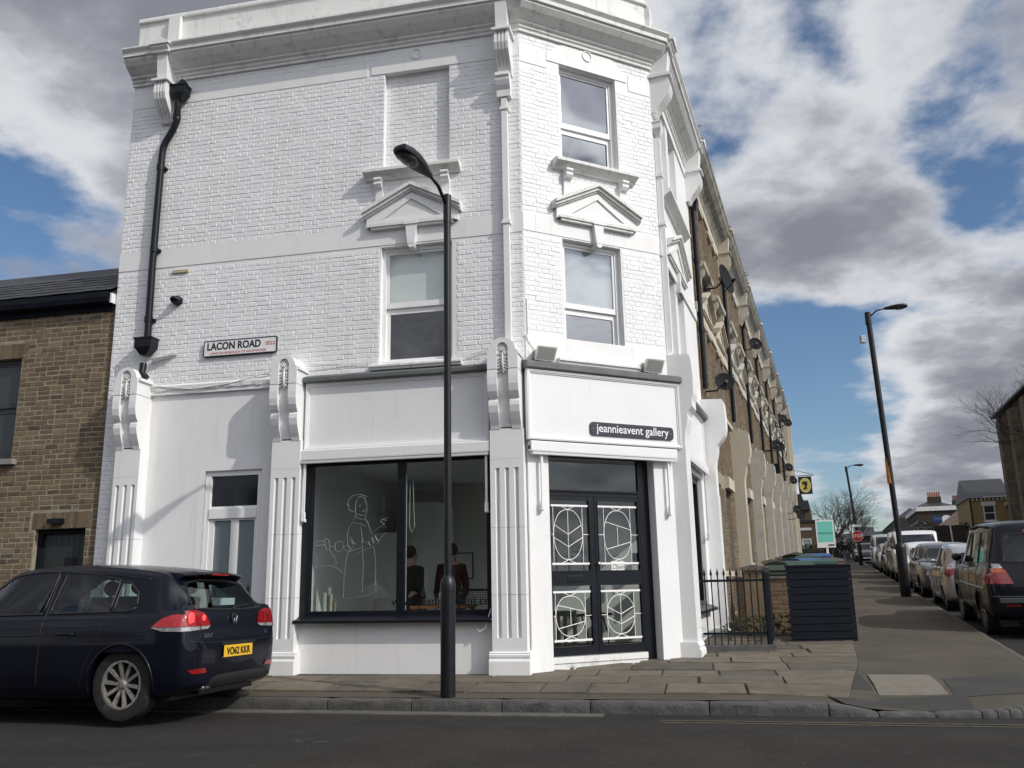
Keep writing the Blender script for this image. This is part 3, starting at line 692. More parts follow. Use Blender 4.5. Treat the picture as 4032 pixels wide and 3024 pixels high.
# --- sash windows
def sash(F, a0, a1, z0, z1, n, meet, parent, blind=None, deep=.12, fm=None, gm=None, room=True, name='sash_window', bars=False):
    fm = fm or M['wframe']; gm = gm or M['wglass']; mb = MB(); w = .055
    rect(mb, F, (a0,a1), (z0,z1), n-.09, w, .09)                                       # box frame
    mb.box(F,(a0+w,a1-w),(n-.05,n-.02),(meet,meet+.045)); mb.box(F,(a0+w,a1-w),(n-.085,n-.055),(meet-.035,meet+.01))
    rect(mb, F, (a0+w,a1-w), (meet+.045,z1-w), n-.05, .035, .03); rect(mb, F, (a0+w,a1-w), (z0+w,meet-.035), n-.085, .045, .03)
    mb.box(F,(a0+w,a1-w),(n-.085,n-.045),(z0+w,z0+w+.05))
    if bars: mb.box(F,((a0+a1)/2-.01,(a0+a1)/2+.01),(n-.05,n-.03),(meet,z1-w))
    f = mb.build(name, fm, parent)
    for zz0, zz1, nn in ((meet+.02, z1-w-.01, n-.036), (z0+w+.05, meet-.02, n-.072)):
        mb = MB(); mb.add([F(a0+w+.01,nn,zz0),F(a1-w-.01,nn,zz0),F(a1-w-.01,nn,zz1),F(a0+w+.01,nn,zz1)],[(0,1,2,3)]); mb.build('pane', gm, f, recalc=False)
    if room:
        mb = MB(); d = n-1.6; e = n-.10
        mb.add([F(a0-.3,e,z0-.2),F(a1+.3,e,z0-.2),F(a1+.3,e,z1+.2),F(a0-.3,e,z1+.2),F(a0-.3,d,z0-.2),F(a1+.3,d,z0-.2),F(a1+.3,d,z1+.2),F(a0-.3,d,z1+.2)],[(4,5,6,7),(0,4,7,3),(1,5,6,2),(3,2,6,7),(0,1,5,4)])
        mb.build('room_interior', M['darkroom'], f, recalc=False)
    if blind:
        mb = MB(); mb.box(F,(a0+w,a1-w),(n-.125,n-.12),(z1-blind*(z1-z0),z1-.02)); mb.build('blind', M['blind'], f)
    return f
sash(FA, A_W1[0], A_W1[1], A_W1[2]+.0, A_W1[3], -.235, PZ(5.0), shop, blind=.46)
sash(FB, B_W1[0], B_W1[1], B_W1[2]+.0, B_W1[3], -.09, 4.99, shop, blind=.50)
sash(FB, B_W2[0], B_W2[1], B_W2[2], B_W2[3], -.10, 7.79, shop)
for a0,a1,z0,z1 in C_W: sash(FC, a0,a1,z0,z1, -.12, (z0+z1)/2, shop)
def sill(F, a0, a1, z, n0, n1, name='window_sill', parent=shop, h=.075):
    mb = MB(); mb.extr(F,[(n0,z-h),(n1-.03,z-h),(n1-.02,z-h*.6),(n1,z-h*.5),(n1,z-.012),(n1-.012,z),(n0,z+.015)],a0,a1); return mb.build(name, M['wstone'], parent)
sill(FA, A_W1[0]-.14, A_W1[1]+.12, A_W1[2], -.24, -.06); sill(FB, .47, 1.80, 4.2, -.1, .10)
# bracketed upper sills + pediments
def upper_sill(F, c, hw, z, n):
    mb = MB(); mb.extr(F,[(n-.1,z-.14),(n+.05,z-.14),(n+.07,z-.11),(n+.12,z-.08),(n+.17,z-.06),(n+.17,z-.015),(n+.15,z),(n-.1,z+.01)],c-hw,c+hw); s = mb.build('bracketed_sill', M['wstone'], shop)
    for k in (-1,1):
        mb = MB(); cc = c+k*(hw-.22); w = .055
        mb.extr(F,[(n-.02,z-.14),(n+.13,z-.14),(n+.14,z-.17),(n+.115,z-.2),(n+.125,z-.235),(n+.10,z-.275),(n+.06,z-.285),(n+.045,z-.33),(n+.03,z-.55),(n-.02,z-.55)],cc-w,cc+w)
        mb.build('sill_bracket', M['white'], s)
def pediment(F, c, hw, zb, zt, n, par=shop, key=True, m=M['white'], m2=None):
    m2 = m2 or M['wstone']; mb = MB(); h = zt-zb; e = .17
    mb.prism(F,[(c-hw+.05,zb),(c+hw-.05,zb),(c+hw-.05,zb+e),(c,zt-.05),(c-hw+.05,zb+e)],n-.02,n+.055)                       # body
    p = mb.build('pediment', m, par)
    mb = MB()
    for s in (-1,1):        # raking cornice
        for t0,t1,pr in ((-.005,.05,.155),(-.05,-.005,.12),(-.075,-.05,.09)):
            A_ = (c+s*hw, zb+e+.03); B_ = (c, zt)
            mb.prism(F,[(A_[0],A_[1]+t0),(B_[0],B_[1]+t0-.0),(B_[0],B_[1]+t1),(A_[0],A_[1]+t1)],n-.02+.001*s,n+pr)
    mb.box(F,(c-hw+.08,c+hw-.08),(n-.01,n+.09),(zb-.0,zb+.03)); mb.box(F,(c-hw+.12,c+hw-.12),(n-.01,n+.07),(zb-.035,zb))
    mb.build('raking_cornice', m2, p)
    mb = MB()               # raised inner border leaves a sunk triangle
    o_ = [(c-hw+.09,zb+.04),(c+hw-.09,zb+.04),(c,zt-.10)]; i_ = [(c-hw+.28,zb+.085),(c+hw-.28,zb+.085),(c,zt-.19)]
    mb.ring(F,o_,i_,n+.05,n+.078); mb.build('pediment_border', m, p)
    if key:
        mb = MB(); zk = zb
        mb.prism(F,[(c-.085,zk),(c+.085,zk),(c+.05,zk-.30),(c-.05,zk-.30)],n-.02,n+.085); mb.box(F,(c-.105,c+.105),(n-.01,n+.10),(zk-.012,zk+.02))
        mb.lathe(F(c,n-.09,zk-.315),[(.045,0),(.045,.17)],axis=F.n,seg=14); mb.build('keystone', m, p)
    return p
cA = PU(1.262); upper_sill(FA, PU(1.262), .72, PZ(7.035), -.15); pediment(FA, cA, .73, PZ(6.165), PZ(6.73), -.15)
upper_sill(FB, 1.20, .70, 7.16, 0); pediment(FB, 1.20, .73, 6.26, 6.83, 0)
mb = MB(); mb.extr(FC,[(-.02,7.12),(.05,7.12),(.12,7.18),(.17,7.2),(.17,7.25),(-.02,7.27)],.42,2.5); mb.build('bracketed_sill', M['wstone'], shop)
pediment(FC, 1.43, .95, 6.2, 6.8, 0); mb = MB(); mb.box(FC,(.02,3.7),(-.02,.03),(6.0,6.2)); mb.build('band_stone', M['white'], shop); mb = MB(); mb.box(FC,(.02,3.7),(-.02,.025),(8.86,9.0)); mb.build('band_stone', M['white'], shop)
# white reveal lining of the first-floor window
# --- pilasters and consoles of the shopfront
def pilaster(F, c, w, parent=shop, zt=3.2, zb=.08, back=-.2, pl=True, flz=(.585,2.69)):
    h = w/2; xs = [-.125,0,.125]; fw = .03; d = .045
    poly = [(c-h,back),(c-h,0)]
    for x in xs: poly += [(c+x-fw,0),(c+x-fw*.25,-d),(c+x+fw*.25,-d),(c+x+fw,0)]
    poly += [(c+h,0),(c+h,back)]
    mb = MB(); z0, z1 = flz
    for a,b in ((z0,1.10),(1.104,1.93),(1.934,z1)): mb.plan(F, poly, a, b)
    mb.box(F,(c-h,c+h),(back,0),(.42,z0)); mb.box(F,(c-h,c+h),(back,0),(z1,2.80)); mb.box(F,(c-h,c+h),(back,-.003),(2.80,2.806)); mb.box(F,(c-h,c+h),(back,0),(2.806,zt))
    p = mb.build('pilaster', M['white'], parent)
    mb = MB()
    mb.extr(F,[(back,zb-.05),(.055,zb-.05),(.05,.31),(.035,.335),(.02,.34),(.032,.36),(.032,.385),(.018,.395),(.02,.41),(.0,.425),(back,.425)],c-h-.035,c+h+.035)
    mb.build('plinth', M['white'], p)
    return p
def rosette(F, c, z, n, parent):
    mb = MB(); R = Matrix((( *F.d.xyz,),( *F.n.xyz,),(0,0,1))).transposed()
    mb.ell(F(c,n+.02,z),.017,.02,.017,R)
    for k in range(8):
        a = 2*pi*k/8+.2; mb.ell(F(c+.036*cos(a),n+.008,z+.036*sin(a)),.021,.012,.014,R@Matrix.Rotation(-a,3,'Y'),6,4)
    for k in range(12):
        a = 2*pi*k/12; mb.ell(F(c+.062*cos(a),n+.002,z+.062*sin(a)),.016,.008,.010,R@Matrix.Rotation(-a,3,'Y'),6,4)
    for i in range(5):
        for s in (-1,1):
            zz = z-.10-.042*i; mb.ell(F(c+s*(.033+.006*(i%2)),n+.006,zz),.030,.013,.012,R@Matrix.Rotation(s*.9,3,'Y'),6,4)
            mb.ell(F(c+s*.062,n+.002,zz-.012),.016,.009,.013,R@Matrix.Rotation(s*.5,3,'Y'),6,4)
    mb.tube([F(c,n+.008,z-.05),F(c,n+.018,z-.17),F(c,n+.012,z-.31)],[.013,.018,.022],6)
    mb.build('flower_carving', M['wstone'], parent, smooth=True)
def console(F, c, w, parent=shop, back=-.2, zb=.0, carve=True, m=None, fr=.17):
    m = m or M['white']; h = w/2; k = 12; z1 = 4.405+zb; zs = z1-.20; zc = 3.965+zb; q = lambda z: z+zb
    arc = lambda r, x0, zz: [(c+r*cos(pi*i/k), zz+r*.98*sin(pi*i/k)) for i in range(k+1)]
    outer = [(c+h,zc),(c+h,zs)]+arc(h-.025,0,zs)[0:]+[(c-h,zs),(c-h,zc)]
    ri = .075; zi = zs+.02; ia = [(c+ri*cos(pi*i/k), zi+ri*1.25*sin(pi*i/k)) for i in range(k+1)]
    inner = [(c+ri,zc),(c+ri,zi)]+ia+[(c-ri,zi),(c-ri,zc)]
    mb = MB()
    mb.prism(F,[(a,z) for a,z in outer],back,fr-.035)
    kk = len(outer); vs = [F(a,n,z) for n in (fr-.035,fr) for P in (outer,inner) for a,z in P]; fs = []
    for i in range(kk-1):
        j = i+1; fs += [(2*kk+i,3*kk+i,3*kk+j,2*kk+j),(i,2*kk+i,2*kk+j,j),(kk+i,kk+j,3*kk+j,3*kk+i)]
    fs += [(0,kk,3*kk,2*kk),(kk-1,3*kk-1,4*kk-1,2*kk-1)]
    mb.add(vs, fs)
    lobe = [(back,q(3.955)),(fr,q(3.955)),(fr+.006,q(3.86)),(fr+.004,q(3.76)),(fr-.015,q(3.67)),(fr-.045,q(3.61)),(fr-.075,q(3.585)),(fr-.085,q(3.578)),(fr-.06,q(3.545)),(fr-.055,q(3.49)),(fr-.075,q(3.40)),(fr-.115,q(3.31)),(fr-.15,q(3.24)),(fr-.165,q(3.19)),(back,q(3.19))]
    lw = h-.078
    mb.extr(F, lobe, c-h, c-h+lw); mb.extr(F, lobe, c+h-lw, c+h)
    mid = [(back,q(3.955)),(fr-.05,q(3.955)),(fr-.055,q(3.82)),(fr-.085,q(3.68)),(fr-.12,q(3.56)),(fr-.135,q(3.46)),(fr-.145,q(3.34)),(fr-.168,q(3.22)),(back,q(3.22))]
    mb.extr(F, mid, c-h+lw, c+h-lw)
    o = mb.build('console', m, parent)
    if carve: rosette(F, c, zs+.005, fr-.03, o)
    return o
for c, w in ((5.49,.40),(3.05,.42),(-.03,.44)): pilaster(FA, c, w); console(FA, c, w*.93)
# stepped top of the console blocks, running back to the wall
mb = MB()
for c in (5.49,3.05,-.03): mb.box(FA,(c-.22,c+.22),(-.2,.155),(4.16,4.2))
mb.build('console_shoulder', M['white'], shop)
# pilaster that closes the chamfer: front faces the side street
def side_pier(F, c, w, parent, base=.0, m=None, m2=None, zb=.0, out=.2, dz=0, con=.42):
    m = m or M['white']; h = w/2; mb = MB()
    mb.box(F,(c-h,c+h),(-.05,out),(dz+.4,dz+3.2))
    mb.extr(F,[(-.05,dz+.02),(out+.05,dz+.02),(out+.045,dz+.31),(out+.03,dz+.335),(out+.02,dz+.34),(out+.03,dz+.37),(out+.01,dz+.40),(out,dz+.42),(-.05,dz+.42)],c-h-.035,c+h+.035)
    p = mb.build('pier', m, parent)
    o_ = con; prof = [(-.05,3.2),(out,3.2),(out+.01,3.3),(out+.04,3.42),(out+.055,3.5),(out+.055,3.56),(out+.075,3.60),(out+.13,3.66),(o_-.03,3.76),(o_,3.86),(o_+.005,4.1),(o_-.01,4.36),(o_-.035,4.42),(-.05,4.45)]
    mb = MB(); mb.extr(F,[(a,z+dz) for a,z in prof],c-h+.0,c+h-.0); q = mb.build('console', m, p)
    mb = MB()
    for k in (-.12,0,.12): 
        mb.box(F,(c+k-.035,c+k+.035),(out-.02,out+.012),(dz+.6,dz+2.7))
    mb.build('pilaster_strip', m, p)
    return p
side_pier(FC, .21, .42, shop, dz=.0, con=.36); side_pier(FC, 3.62, .32, shop, dz=.0, con=.43)
# --- fascia boards, lead ledges, shutter boxes
def fascia(F, a0, a1, z0, z1, n, frame=.035):
    mb = MB(); mb.box(F,(a0,a1),(n-.04,n),(z0,z1)); f = mb.build('fascia_board', M['board'], shop)
    mb = MB(); rect(mb, F, (a0,a1),(z0,z1), n, frame, .028); rect(mb, F, (a0+frame,a1-frame),(z0+frame,z1-frame), n, .018, .014); rect(mb,F,(a0+.012,a1-.012),(z0+.012,z1-.012),n+.028,.01,.006); mb.build('fascia_moulding', M['wframe'], f)
fascia(FA, .22, 2.825, 3.06, 4.0, -.10); fascia(FB, -.045, 2.43, 3.055, 4.0, .085); fascia(FC, .44, 3.42, 3.2, 4.05, .02)
mb = MB(); mb.extr(FA,[(-.2,4.0),(-.02,4.0),(.0,4.012),(.0,4.065),(-.02,4.085),(-.2,4.14)],.19,2.84); mb.build('lead_ledge', M['lead'], shop, bevel=.004)
mb = MB(); mb.extr(FB,[(-.05,4.0),(.14,4.0),(.155,4.015),(.155,4.085),(.13,4.105),(-.05,4.15)],-.07,2.46); mb.build('lead_ledge', M['lead'], shop, bevel=.004)
mb = MB(); mb.extr(FC,[(-.05,4.05),(.12,4.05),(.13,4.08),(.12,4.15),(-.05,4.2)],.42,3.45); mb.build('lead_ledge', M['lead'], shop, bevel=.004)
mb = MB()       # crumbling lip of the render over the door panel
r_ = random.Random(2); a = 3.27
while a < 5.29:
    w = r_.uniform(.05,.12); mb.extr(FA,[(-.2,4.05),(-.135+r_.uniform(-.012,.004),4.06+r_.uniform(-.012,.012)),(-.13,4.12),(-.16,4.16),(-.2,4.16)],a,min(a+w,5.29)); a += w
mb.build('render_edge', M['wbrick'], shop)
def shutterbox(F, a0, a1, n0, z0, z1, arms, al_, dz):
    mb = MB(); mb.extr(F,[(n0,z0+.03),(n0+.085,z0+.03),(n0+.09,z0+.045),(n0+.09,z1-.012),(n0+.08,z1),(n0,z1)],a0,a1)
    mb.extr(F,[(n0+.03,z0-.012),(n0+.095,z0-.012),(n0+.10,z0+.018),(n0+.03,z0+.018)],a0+.02,a1-.02); s = mb.build('awning_box', M['board'], shop)
    for x, zb in arms:
        mb = MB(); mb.box(F,(x-.014,x+.014),(n0+.03,n0+.058),(zb+.1,z0-.01)); mb.box(F,(x-.02,x+.02),(n0+.018,n0+.065),(zb,zb+.12)); mb.box(F,(x-.022,x+.022),(n0-.005,n0+.03),(zb-.01,zb+.03)); mb.build('awning_arm', M['wframe'], s)
    return s
s = shutterbox(FB, -.005, 2.33, .02, 2.875, 3.04, [(.165,2.15),(2.19,2.12)], 0, 0)
mb = MB(); mb.lathe(FB(-.012,.062,2.955),[(.026,0),(.026,.006)],axis=-FB.d); mb.build('winding_hole', M['black'], s)
shutterbox(FA, .20, 2.85, -.10, 2.885, 3.055, [(2.79,2.1),(.255,2.14)], 0, 0); shutterbox(FC, .46, 3.4, .0, 3.05, 3.19, [(3.1,1.9)], 0, 0)
# --- big shop window on the front street
mb = MB(); z0, z1 = .80, 2.89; n0, n1 = -.20, -.135
mb.box(FA,(2.70,2.845),(n0,n1),(z0,z1)); mb.box(FA,(.205,.278),(n0,n1),(z0,z1)); mb.box(FA,(.278,2.70),(n0,n1),(z1-.05,z1+.12)); mb.box(FA,(.278,2.70),(n0,n1),(z0+.05,z0+.125)); mb.box(FA,(1.385,1.495),(n0,n1),(z0+.125,z1-.05))
mb.extr(FA,[(-.2,.775),(.0,.775),(.012,.785),(.012,.805),(0,.82),(-.06,.835),(-.12,.86),(-.2,.87)],.19,2.86)
sw = mb.build('shop_window', M['black'], shop, bevel=.003)
for a,b in ((.278,1.385),(1.495,2.70)):
    mb = MB(); mb.add([FA(a-.01,-.165,z0+.11),FA(b+.01,-.165,z0+.11),FA(b+.01,-.165,z1),FA(a-.01,-.165,z1)],[(0,1,2,3)]); mb.build('pane', M['glass'], sw, recalc=False)
lettering('web_address','www.jeannieavent.com',FA,.84,-.155,1.03,.155,M['black'],sw,align='CENTER',extrude=.001)
# white line drawing of a woman on the left pane
WL = mat('white_pen', (.34,.40,.38), .8)
dr = MB(); L2 = lambda pts, r=.0022: dr.tube([FA(a,-.158,z) for a,z in pts], r, 4)
def D(x, y):        # crop pixel -> wall
    fx, fy = 1150+x/2.5525, 1800+y/2.5525
    v = unroll((fx-2016)/3400, 1, -(fy-1512)/3400); o2 = OA + nA*(-.158)
    t = nA.dot(o2)/nA.dot(v); p = v*t; return ((p-o2).dot(dA), CAMH+p.z)
for r2, pts in ((.0025,[(635,600),(640,570),(700,585),(748,580),(755,520),(750,470),(742,440),(730,420)]),(.003,[(620,550),(560,525),(575,500),(555,470),(570,430),(600,395),(640,380),(680,372),(720,385),(752,400),(745,418),(715,405),(680,395),(650,430),(640,480),(635,530),(640,560)]),(.0022,[(672,490),(680,480),(693,485),(685,495),(672,490)]),(.0022,[(722,455),(735,440),(745,450)]),(.0025,[(705,545),(720,530),(745,525),(735,545),(715,550),(705,545)]),
    (.0022,[(635,600),(700,625),(740,630),(735,580)]),(.0022,[(632,600),(610,655),(690,670),(740,700),(760,650),(740,630)]),(.0022,[(610,655),(575,700),(555,770),(560,860),(580,950),(610,930),(620,900)]),(.0022,[(760,650),(780,720),(800,770),(850,720),(900,690),(935,660)]),(.0022,[(690,700),(705,800),(715,860)]),(.0025,[(885,640),(930,615),(960,610),(950,640),(915,625)]),(.0022,[(885,640),(930,680),(900,710),(940,700)]),(.004,[(770,850),(780,890),(800,880)]),(.005,[(805,810),(820,865),(840,850)]),(.005,[(835,790),(850,830),(872,840)]),
    (.0022,[(720,860),(770,850),(830,800),(835,780)]),(.0025,[(705,945),(760,920),(850,880),(900,800),(955,750)]),(.0022,[(560,960),(540,1050),(525,1180),(515,1415),(600,1420),(690,1395),(720,1405),(790,1370),(838,1335)]),(.0022,[(700,820),(712,1000),(715,1150),(705,1365)]),(.0022,[(820,900),(840,1040),(838,1290)]),(.0022,[(580,950),(640,930),(700,905)]),(.0022,[(640,980),(660,965),(700,945)]),
    (.003,[(230,880),(235,850),(300,840),(330,850)]),(.003,[(235,890),(300,885),(330,880)]),(.0025,[(330,850),(335,815),(360,820),(380,870),(375,930),(350,935),(332,890),(330,850)]),(.0025,[(440,860),(470,840),(510,855),(515,920),(485,955),(440,935),(430,890),(440,860)]),(.0022,[(380,900),(430,895)]),(.0025,[(515,900),(560,885),(600,930),(570,955),(525,925)]),(.0025,[(385,930),(395,965),(420,985),(400,1000),(440,1010),(430,1040),(455,1060),(420,1075),(440,1095)]),(.0022,[(225,1300),(230,1150),(290,1095),(390,1090),(450,1115),(510,1160)]),
    (.0022,[(580,800),(620,860),(635,880)]),(.0022,[(595,845),(615,880)])):
    L2([D(x,y) for x,y in pts], r2*.72)
dr.build('window_drawing', WL, sw)
mb = MB(); mb.tube([FA(1.34,-.21,2.55),FA(1.345,-.21,2.0),FA(1.31,-.21,1.92),FA(1.275,-.21,2.0),FA(1.30,-.21,2.6)],.003,5); mb.tube([FA(1.375,-.17,2.7),FA(1.375,-.17,.93)],.004,5); mb.build('blind_cord', M['wframe'], sw)
# --- gallery door on the chamfer
n0, n1 = -.20, -.15
mb = MB(); mb.box(FB,(.302,.36),(n0,n1),(.31,2.93)); mb.box(FB,(1.81,1.984),(n0,n1),(.10,2.93)); mb.box(FB,(.36,1.81),(n0,n1),(2.36,2.45)); mb.box(FB,(.36,1.81),(n0,n1),(2.88,2.93)); mb.box(FB,(.36,1.81),(n0,n1+.02),(2.42,2.44))
df = mb.build('door_frame', M['black'], shop, bevel=.002)
mb = MB(); mb.add([FB(.35,-.175,2.44),FB(1.82,-.175,2.44),FB(1.82,-.175,2.89),FB(.35,-.175,2.89)],[(0,1,2,3)]); mb.build('fanlight_pane', M['glass'], df, recalc=False)
def leaf(a0, a1, g0, g1):
    mb = MB(); mb.box(FB,(a0,g0),(n0+.01,n1-.004),(.315,2.355)); mb.box(FB,(g1,a1),(n0+.01,n1-.004),(.315,2.355))
    for z0,z1 in ((.315,.43),(1.19,1.385),(2.31,2.355)): mb.box(FB,(g0,g1),(n0+.01,n1-.004),(z0,z1))
    rect(mb,FB,(g0-.012,g1+.012),(1.373,2.322),n1-.004,.012,.008); rect(mb,FB,(g0-.012,g1+.012),(.418,1.202),n1-.004,.012,.008)
    d = mb.build('door_leaf', M['black'], shop, bevel=.0015)
    for z0,z1 in ((.42,1.20),(1.375,2.32)):
        mb = MB(); mb.add([FB(g0-.005,-.178,z0),FB(g1+.005,-.178,z0),FB(g1+.005,-.178,z1),FB(g0-.005,-.178,z1)],[(0,1,2,3)]); mb.build('pane', M['glass'], d, recalc=False)
    return d
def grille(d, c, hw, zl, zh, kind, gx0, gx1):
    mb = MB(); n = -.168; zc = (zl+zh)/2; R = .222; hh = (zh-zl)/2-.018
    T = lambda pts, r=.0052: mb.tube([FB(a,n,z) for a,z in pts], r, 6)
    mb.box(FB,(gx0,gx1-.02),(n-.006,n+.006),(zl-.013,zl+.013)); mb.box(FB,(gx0,gx1-.02),(n-.006,n+.006),(zh-.013,zh+.013))
    T([(c-hw,zl),(c-hw,zh)]); T([(c+hw,zl),(c+hw,zh)]); T([(gx0,zc),(c-R,zc)]); T([(c+R,zc),(gx1,zc)])
    k = 14; tip = hh-.035
    for s in (-1,1):      # pointed oval whose arcs run on past the tips to the bars
        pts = [(c+s*R*cos(t)**.85 if cos(t)>0 else c, zc+tip*sin(t)) for t in [(-pi/2+pi*i/k) for i in range(k+1)]]
        T(pts)
        for e in (-1,1): T([(c,zc+e*tip),(c+s*.06,zc+e*(tip+.028)),(c+s*.13,zc+e*(hh+.018))])
    if kind == 'leaf':
        T([(c,zc-tip),(c,zc+tip)])
        for zz in (0,-.155): 
            zz = zz*(hh/.35); y1 = .12*(hh/.35); e = R*.93 if zz == 0 else R
            T([(c-e,zc+zz+y1),(c,zc+zz),(c+e,zc+zz+y1)])
    else:
        T([(c-R*.88,zc+.17*hh/.35),(c+R*.97,zc+.065*hh/.35)]); T([(c-R*.88,zc-.19*hh/.35),(c+R*.97,zc-.09*hh/.35)]); T([(c,zc+.115*hh/.35),(c,zc-.145*hh/.35)])
    mb.build('door_grille', M['wframe'], d)
dl = leaf(.36,1.072,.40,.985); dr_ = leaf(1.078,1.81,1.13,1.775)
grille(dl,.665,.225,1.475,2.235,'leaf',.385,1.0); grille(dl,.665,.225,.505,1.115,'bars',.385,1.0)
grille(dr_,1.445,.215,1.475,2.235,'bars',1.12,1.79); grille(dr_,1.445,.215,.505,1.115,'leaf',1.12,1.79)
mb = MB(); mb.box(FB,(.62,.86),(-.155,-.146),(1.245,1.32)); mb.build('letter_plate', M['black'], dl, bevel=.003)
mb = MB(); mb.lathe(FB(1.10,-.155,1.475),[(.012,0),(.012,.02),(.022,.03),(.024,.042),(.012,.055)],axis=FB.n); mb.build('door_knob', mat('brass_knob',(.75,.72,.65),.15,metal=1), dr_, smooth=True)
mb = MB(); mb.box(FB,(1.325,1.535),(-.172,-.168),(1.345,1.50)); pn = mb.build('open_notice', mat('paper',(.75,.76,.73),.8), dr_)
PB = Fr(OA, dA, nA)
lettering('notice_lettering','Open',FB,1.43,-.1665,1.428,.085,mat('pencil',(.08,.08,.09),.8),pn,shear=.35,extrude=.0005)
pn2 = None
mb = MB(); mb.box(FB,(.302,1.80),(-.22,-.10),(.14,.235)); mb.box(FB,(.302,1.80),(-.22,-.085),(.235,.31)); mb.build('door_step', M['wstone'], shop, bevel=.004)
mb = MB(); mb.box(FB,(.302,1.80),(-.148,-.09),(.31,.318)); mb.build('threshold_strip', M['grille'], shop)
# --- side window on the other street
mb = MB(); rect(mb, FC,(.95,3.1),(.80,2.95),-.17,.10,.08); mb.box(FC,(1.95,2.05),(-.17,-.09),(.9,2.85)); mb.extr(FC,[(-.17,.72),(.12,.74),(.12,.78),(-.05,.84),(-.17,.84)],.9,3.15); sw2 = mb.build('side_shop_window', M['black'], shop)
for a,b in ((1.05,1.95),(2.05,3.0)):
    mb = MB(); mb.add([FC(a,-.14,.88),FC(b,-.14,.88),FC(b,-.14,2.87),FC(a,-.14,2.87)],[(0,1,2,3)]); mb.build('pane', M['glass'], sw2, recalc=False)
r_ = random.Random(9)
for k in range(9):
    mb = MB(); a = 2.1+.28*(k%3); z = 1.2+.5*(k//3); mb.box(FC,(a,a+.2),(-.165,-.16),(z,z+.28)); mb.build('window_poster', mat('poster_%d'%(k%3), ((.6,.6,.57),(.35,.4,.42),(.55,.12,.10))[k%3 if k in (4,6) else 0], .7), sw2)
# --- private door number 14
mb = MB(); n = -.30
rect(mb, FA,(3.50,4.37),(.12,2.86),n,.075,.06); mb.box(FA,(3.575,4.295),(n,n+.075),(2.19,2.33)); mb.box(FA,(3.575,4.295),(n,n+.05),(2.33,2.36)); d14 = mb.build('private_door_frame', M['wframe'], shop, bevel=.003)
mb = MB()
for a,b in ((3.58,3.61),(3.85,3.965),(4.225,4.29)): mb.box(FA,(a,b),(n,n+.04),(.15,2.19))
for z0,z1 in ((.15,.42),(1.02,1.12),(2.165,2.19)): 
    for a,b in ((3.61,3.85),(3.965,4.225)): mb.box(FA,(a,b),(n,n+.04),(z0,z1))
d14b = mb.build('private_door', M['wframe'], shop)
PG = mat('frosted_pane', (.16,.20,.21), .25)
for a,b in ((3.61,3.85),(3.965,4.225)):
    for z0,z1 in ((.42,1.02),(1.12,2.165)):
        mb = MB(); mb.box(FA,(a,b),(n+.008,n+.014),(z0,z1)); mb.build('frosted_pane', PG, d14b)
mb = MB(); mb.box(FA,(3.575,4.295),(n+.01,n+.016),(2.36,2.79)); mb.build('fanlight_pane', mat('dark_glass',(.012,.014,.02),.06), d14)
lettering('house_number','14',FA,3.72,n+.018,1.22,.15,M['black'],d14b,extrude=.001)
# --- interior of the gallery
mb = MB(); zf = .17; P0 = [FA(.15,-.42,0),FA(2.95,-.42,0),FA(2.95,-4.4,0),FC(3.5,-.32,0),FC(.3,-.32,0),FB(2.15,-.32,0),FB(.15,-.32,0)]
k = len(P0); vs = [p+V(0,0,zf) for p in P0]+[p+V(0,0,3.0) for p in P0]
mb.add(vs,[(i,i+1,k+i+1,k+i) for i in (1,2)]+[tuple(range(k,2*k))]); mb.build('gallery_walls', M['room'], shop, recalc=False)
mb = MB(); mb.add([p+V(0,0,zf) for p in P0],[tuple(range(k))]); mb.build('gallery_floor', M['roomf'], shop, recalc=False)
mb = MB(); mb.box(FA,(2.4,2.95),(-3.2,-3.12),(zf,2.1)); mb.box(FA,(1.9,2.45),(-4.3,-3.3),(zf,2.6)); mb.build('inner_partition', M['room'], shop)
mb = MB(); mb.add([FA(-.2,-.46,3.95),FA(5.6,-.46,3.95),FA(5.6,-3,3.95),FC(3.4,-.4,3.95),FC(.2,-.4,3.95),FB(.2,-.4,3.95)],[(0,1,2,3,4,5)])
mb.add([FA(-.1,-.47,9.3),FA(5.9,-.47,9.3),FA(5.9,-5,9.3),FC(3.6,-.4,9.3),FC(.2,-.4,9.3),FB(.3,-.4,9.3)],[(0,1,2,3,4,5)])
mb.add([FA(3.0,-.44,.1),FA(3.0,-4.45,.1),FA(3.0,-4.45,3.9),FA(3.0,-.44,3.9)],[(0,1,2,3)])
mb.add([FA(6.0,-.4,0),FA(6.0,-5,0),FA(6.0,-5,10.2),FA(6.0,-.2,10.2)],[(0,1,2,3)]); mb.add([FA(6.0,-5,0),FC(3.7,-.1,0),FC(3.7,-.1,10.2),FA(6,-5,10.2)],[(0,1,2,3)])
mb.build('rear_walls', M['wbrick'], shop, recalc=False)

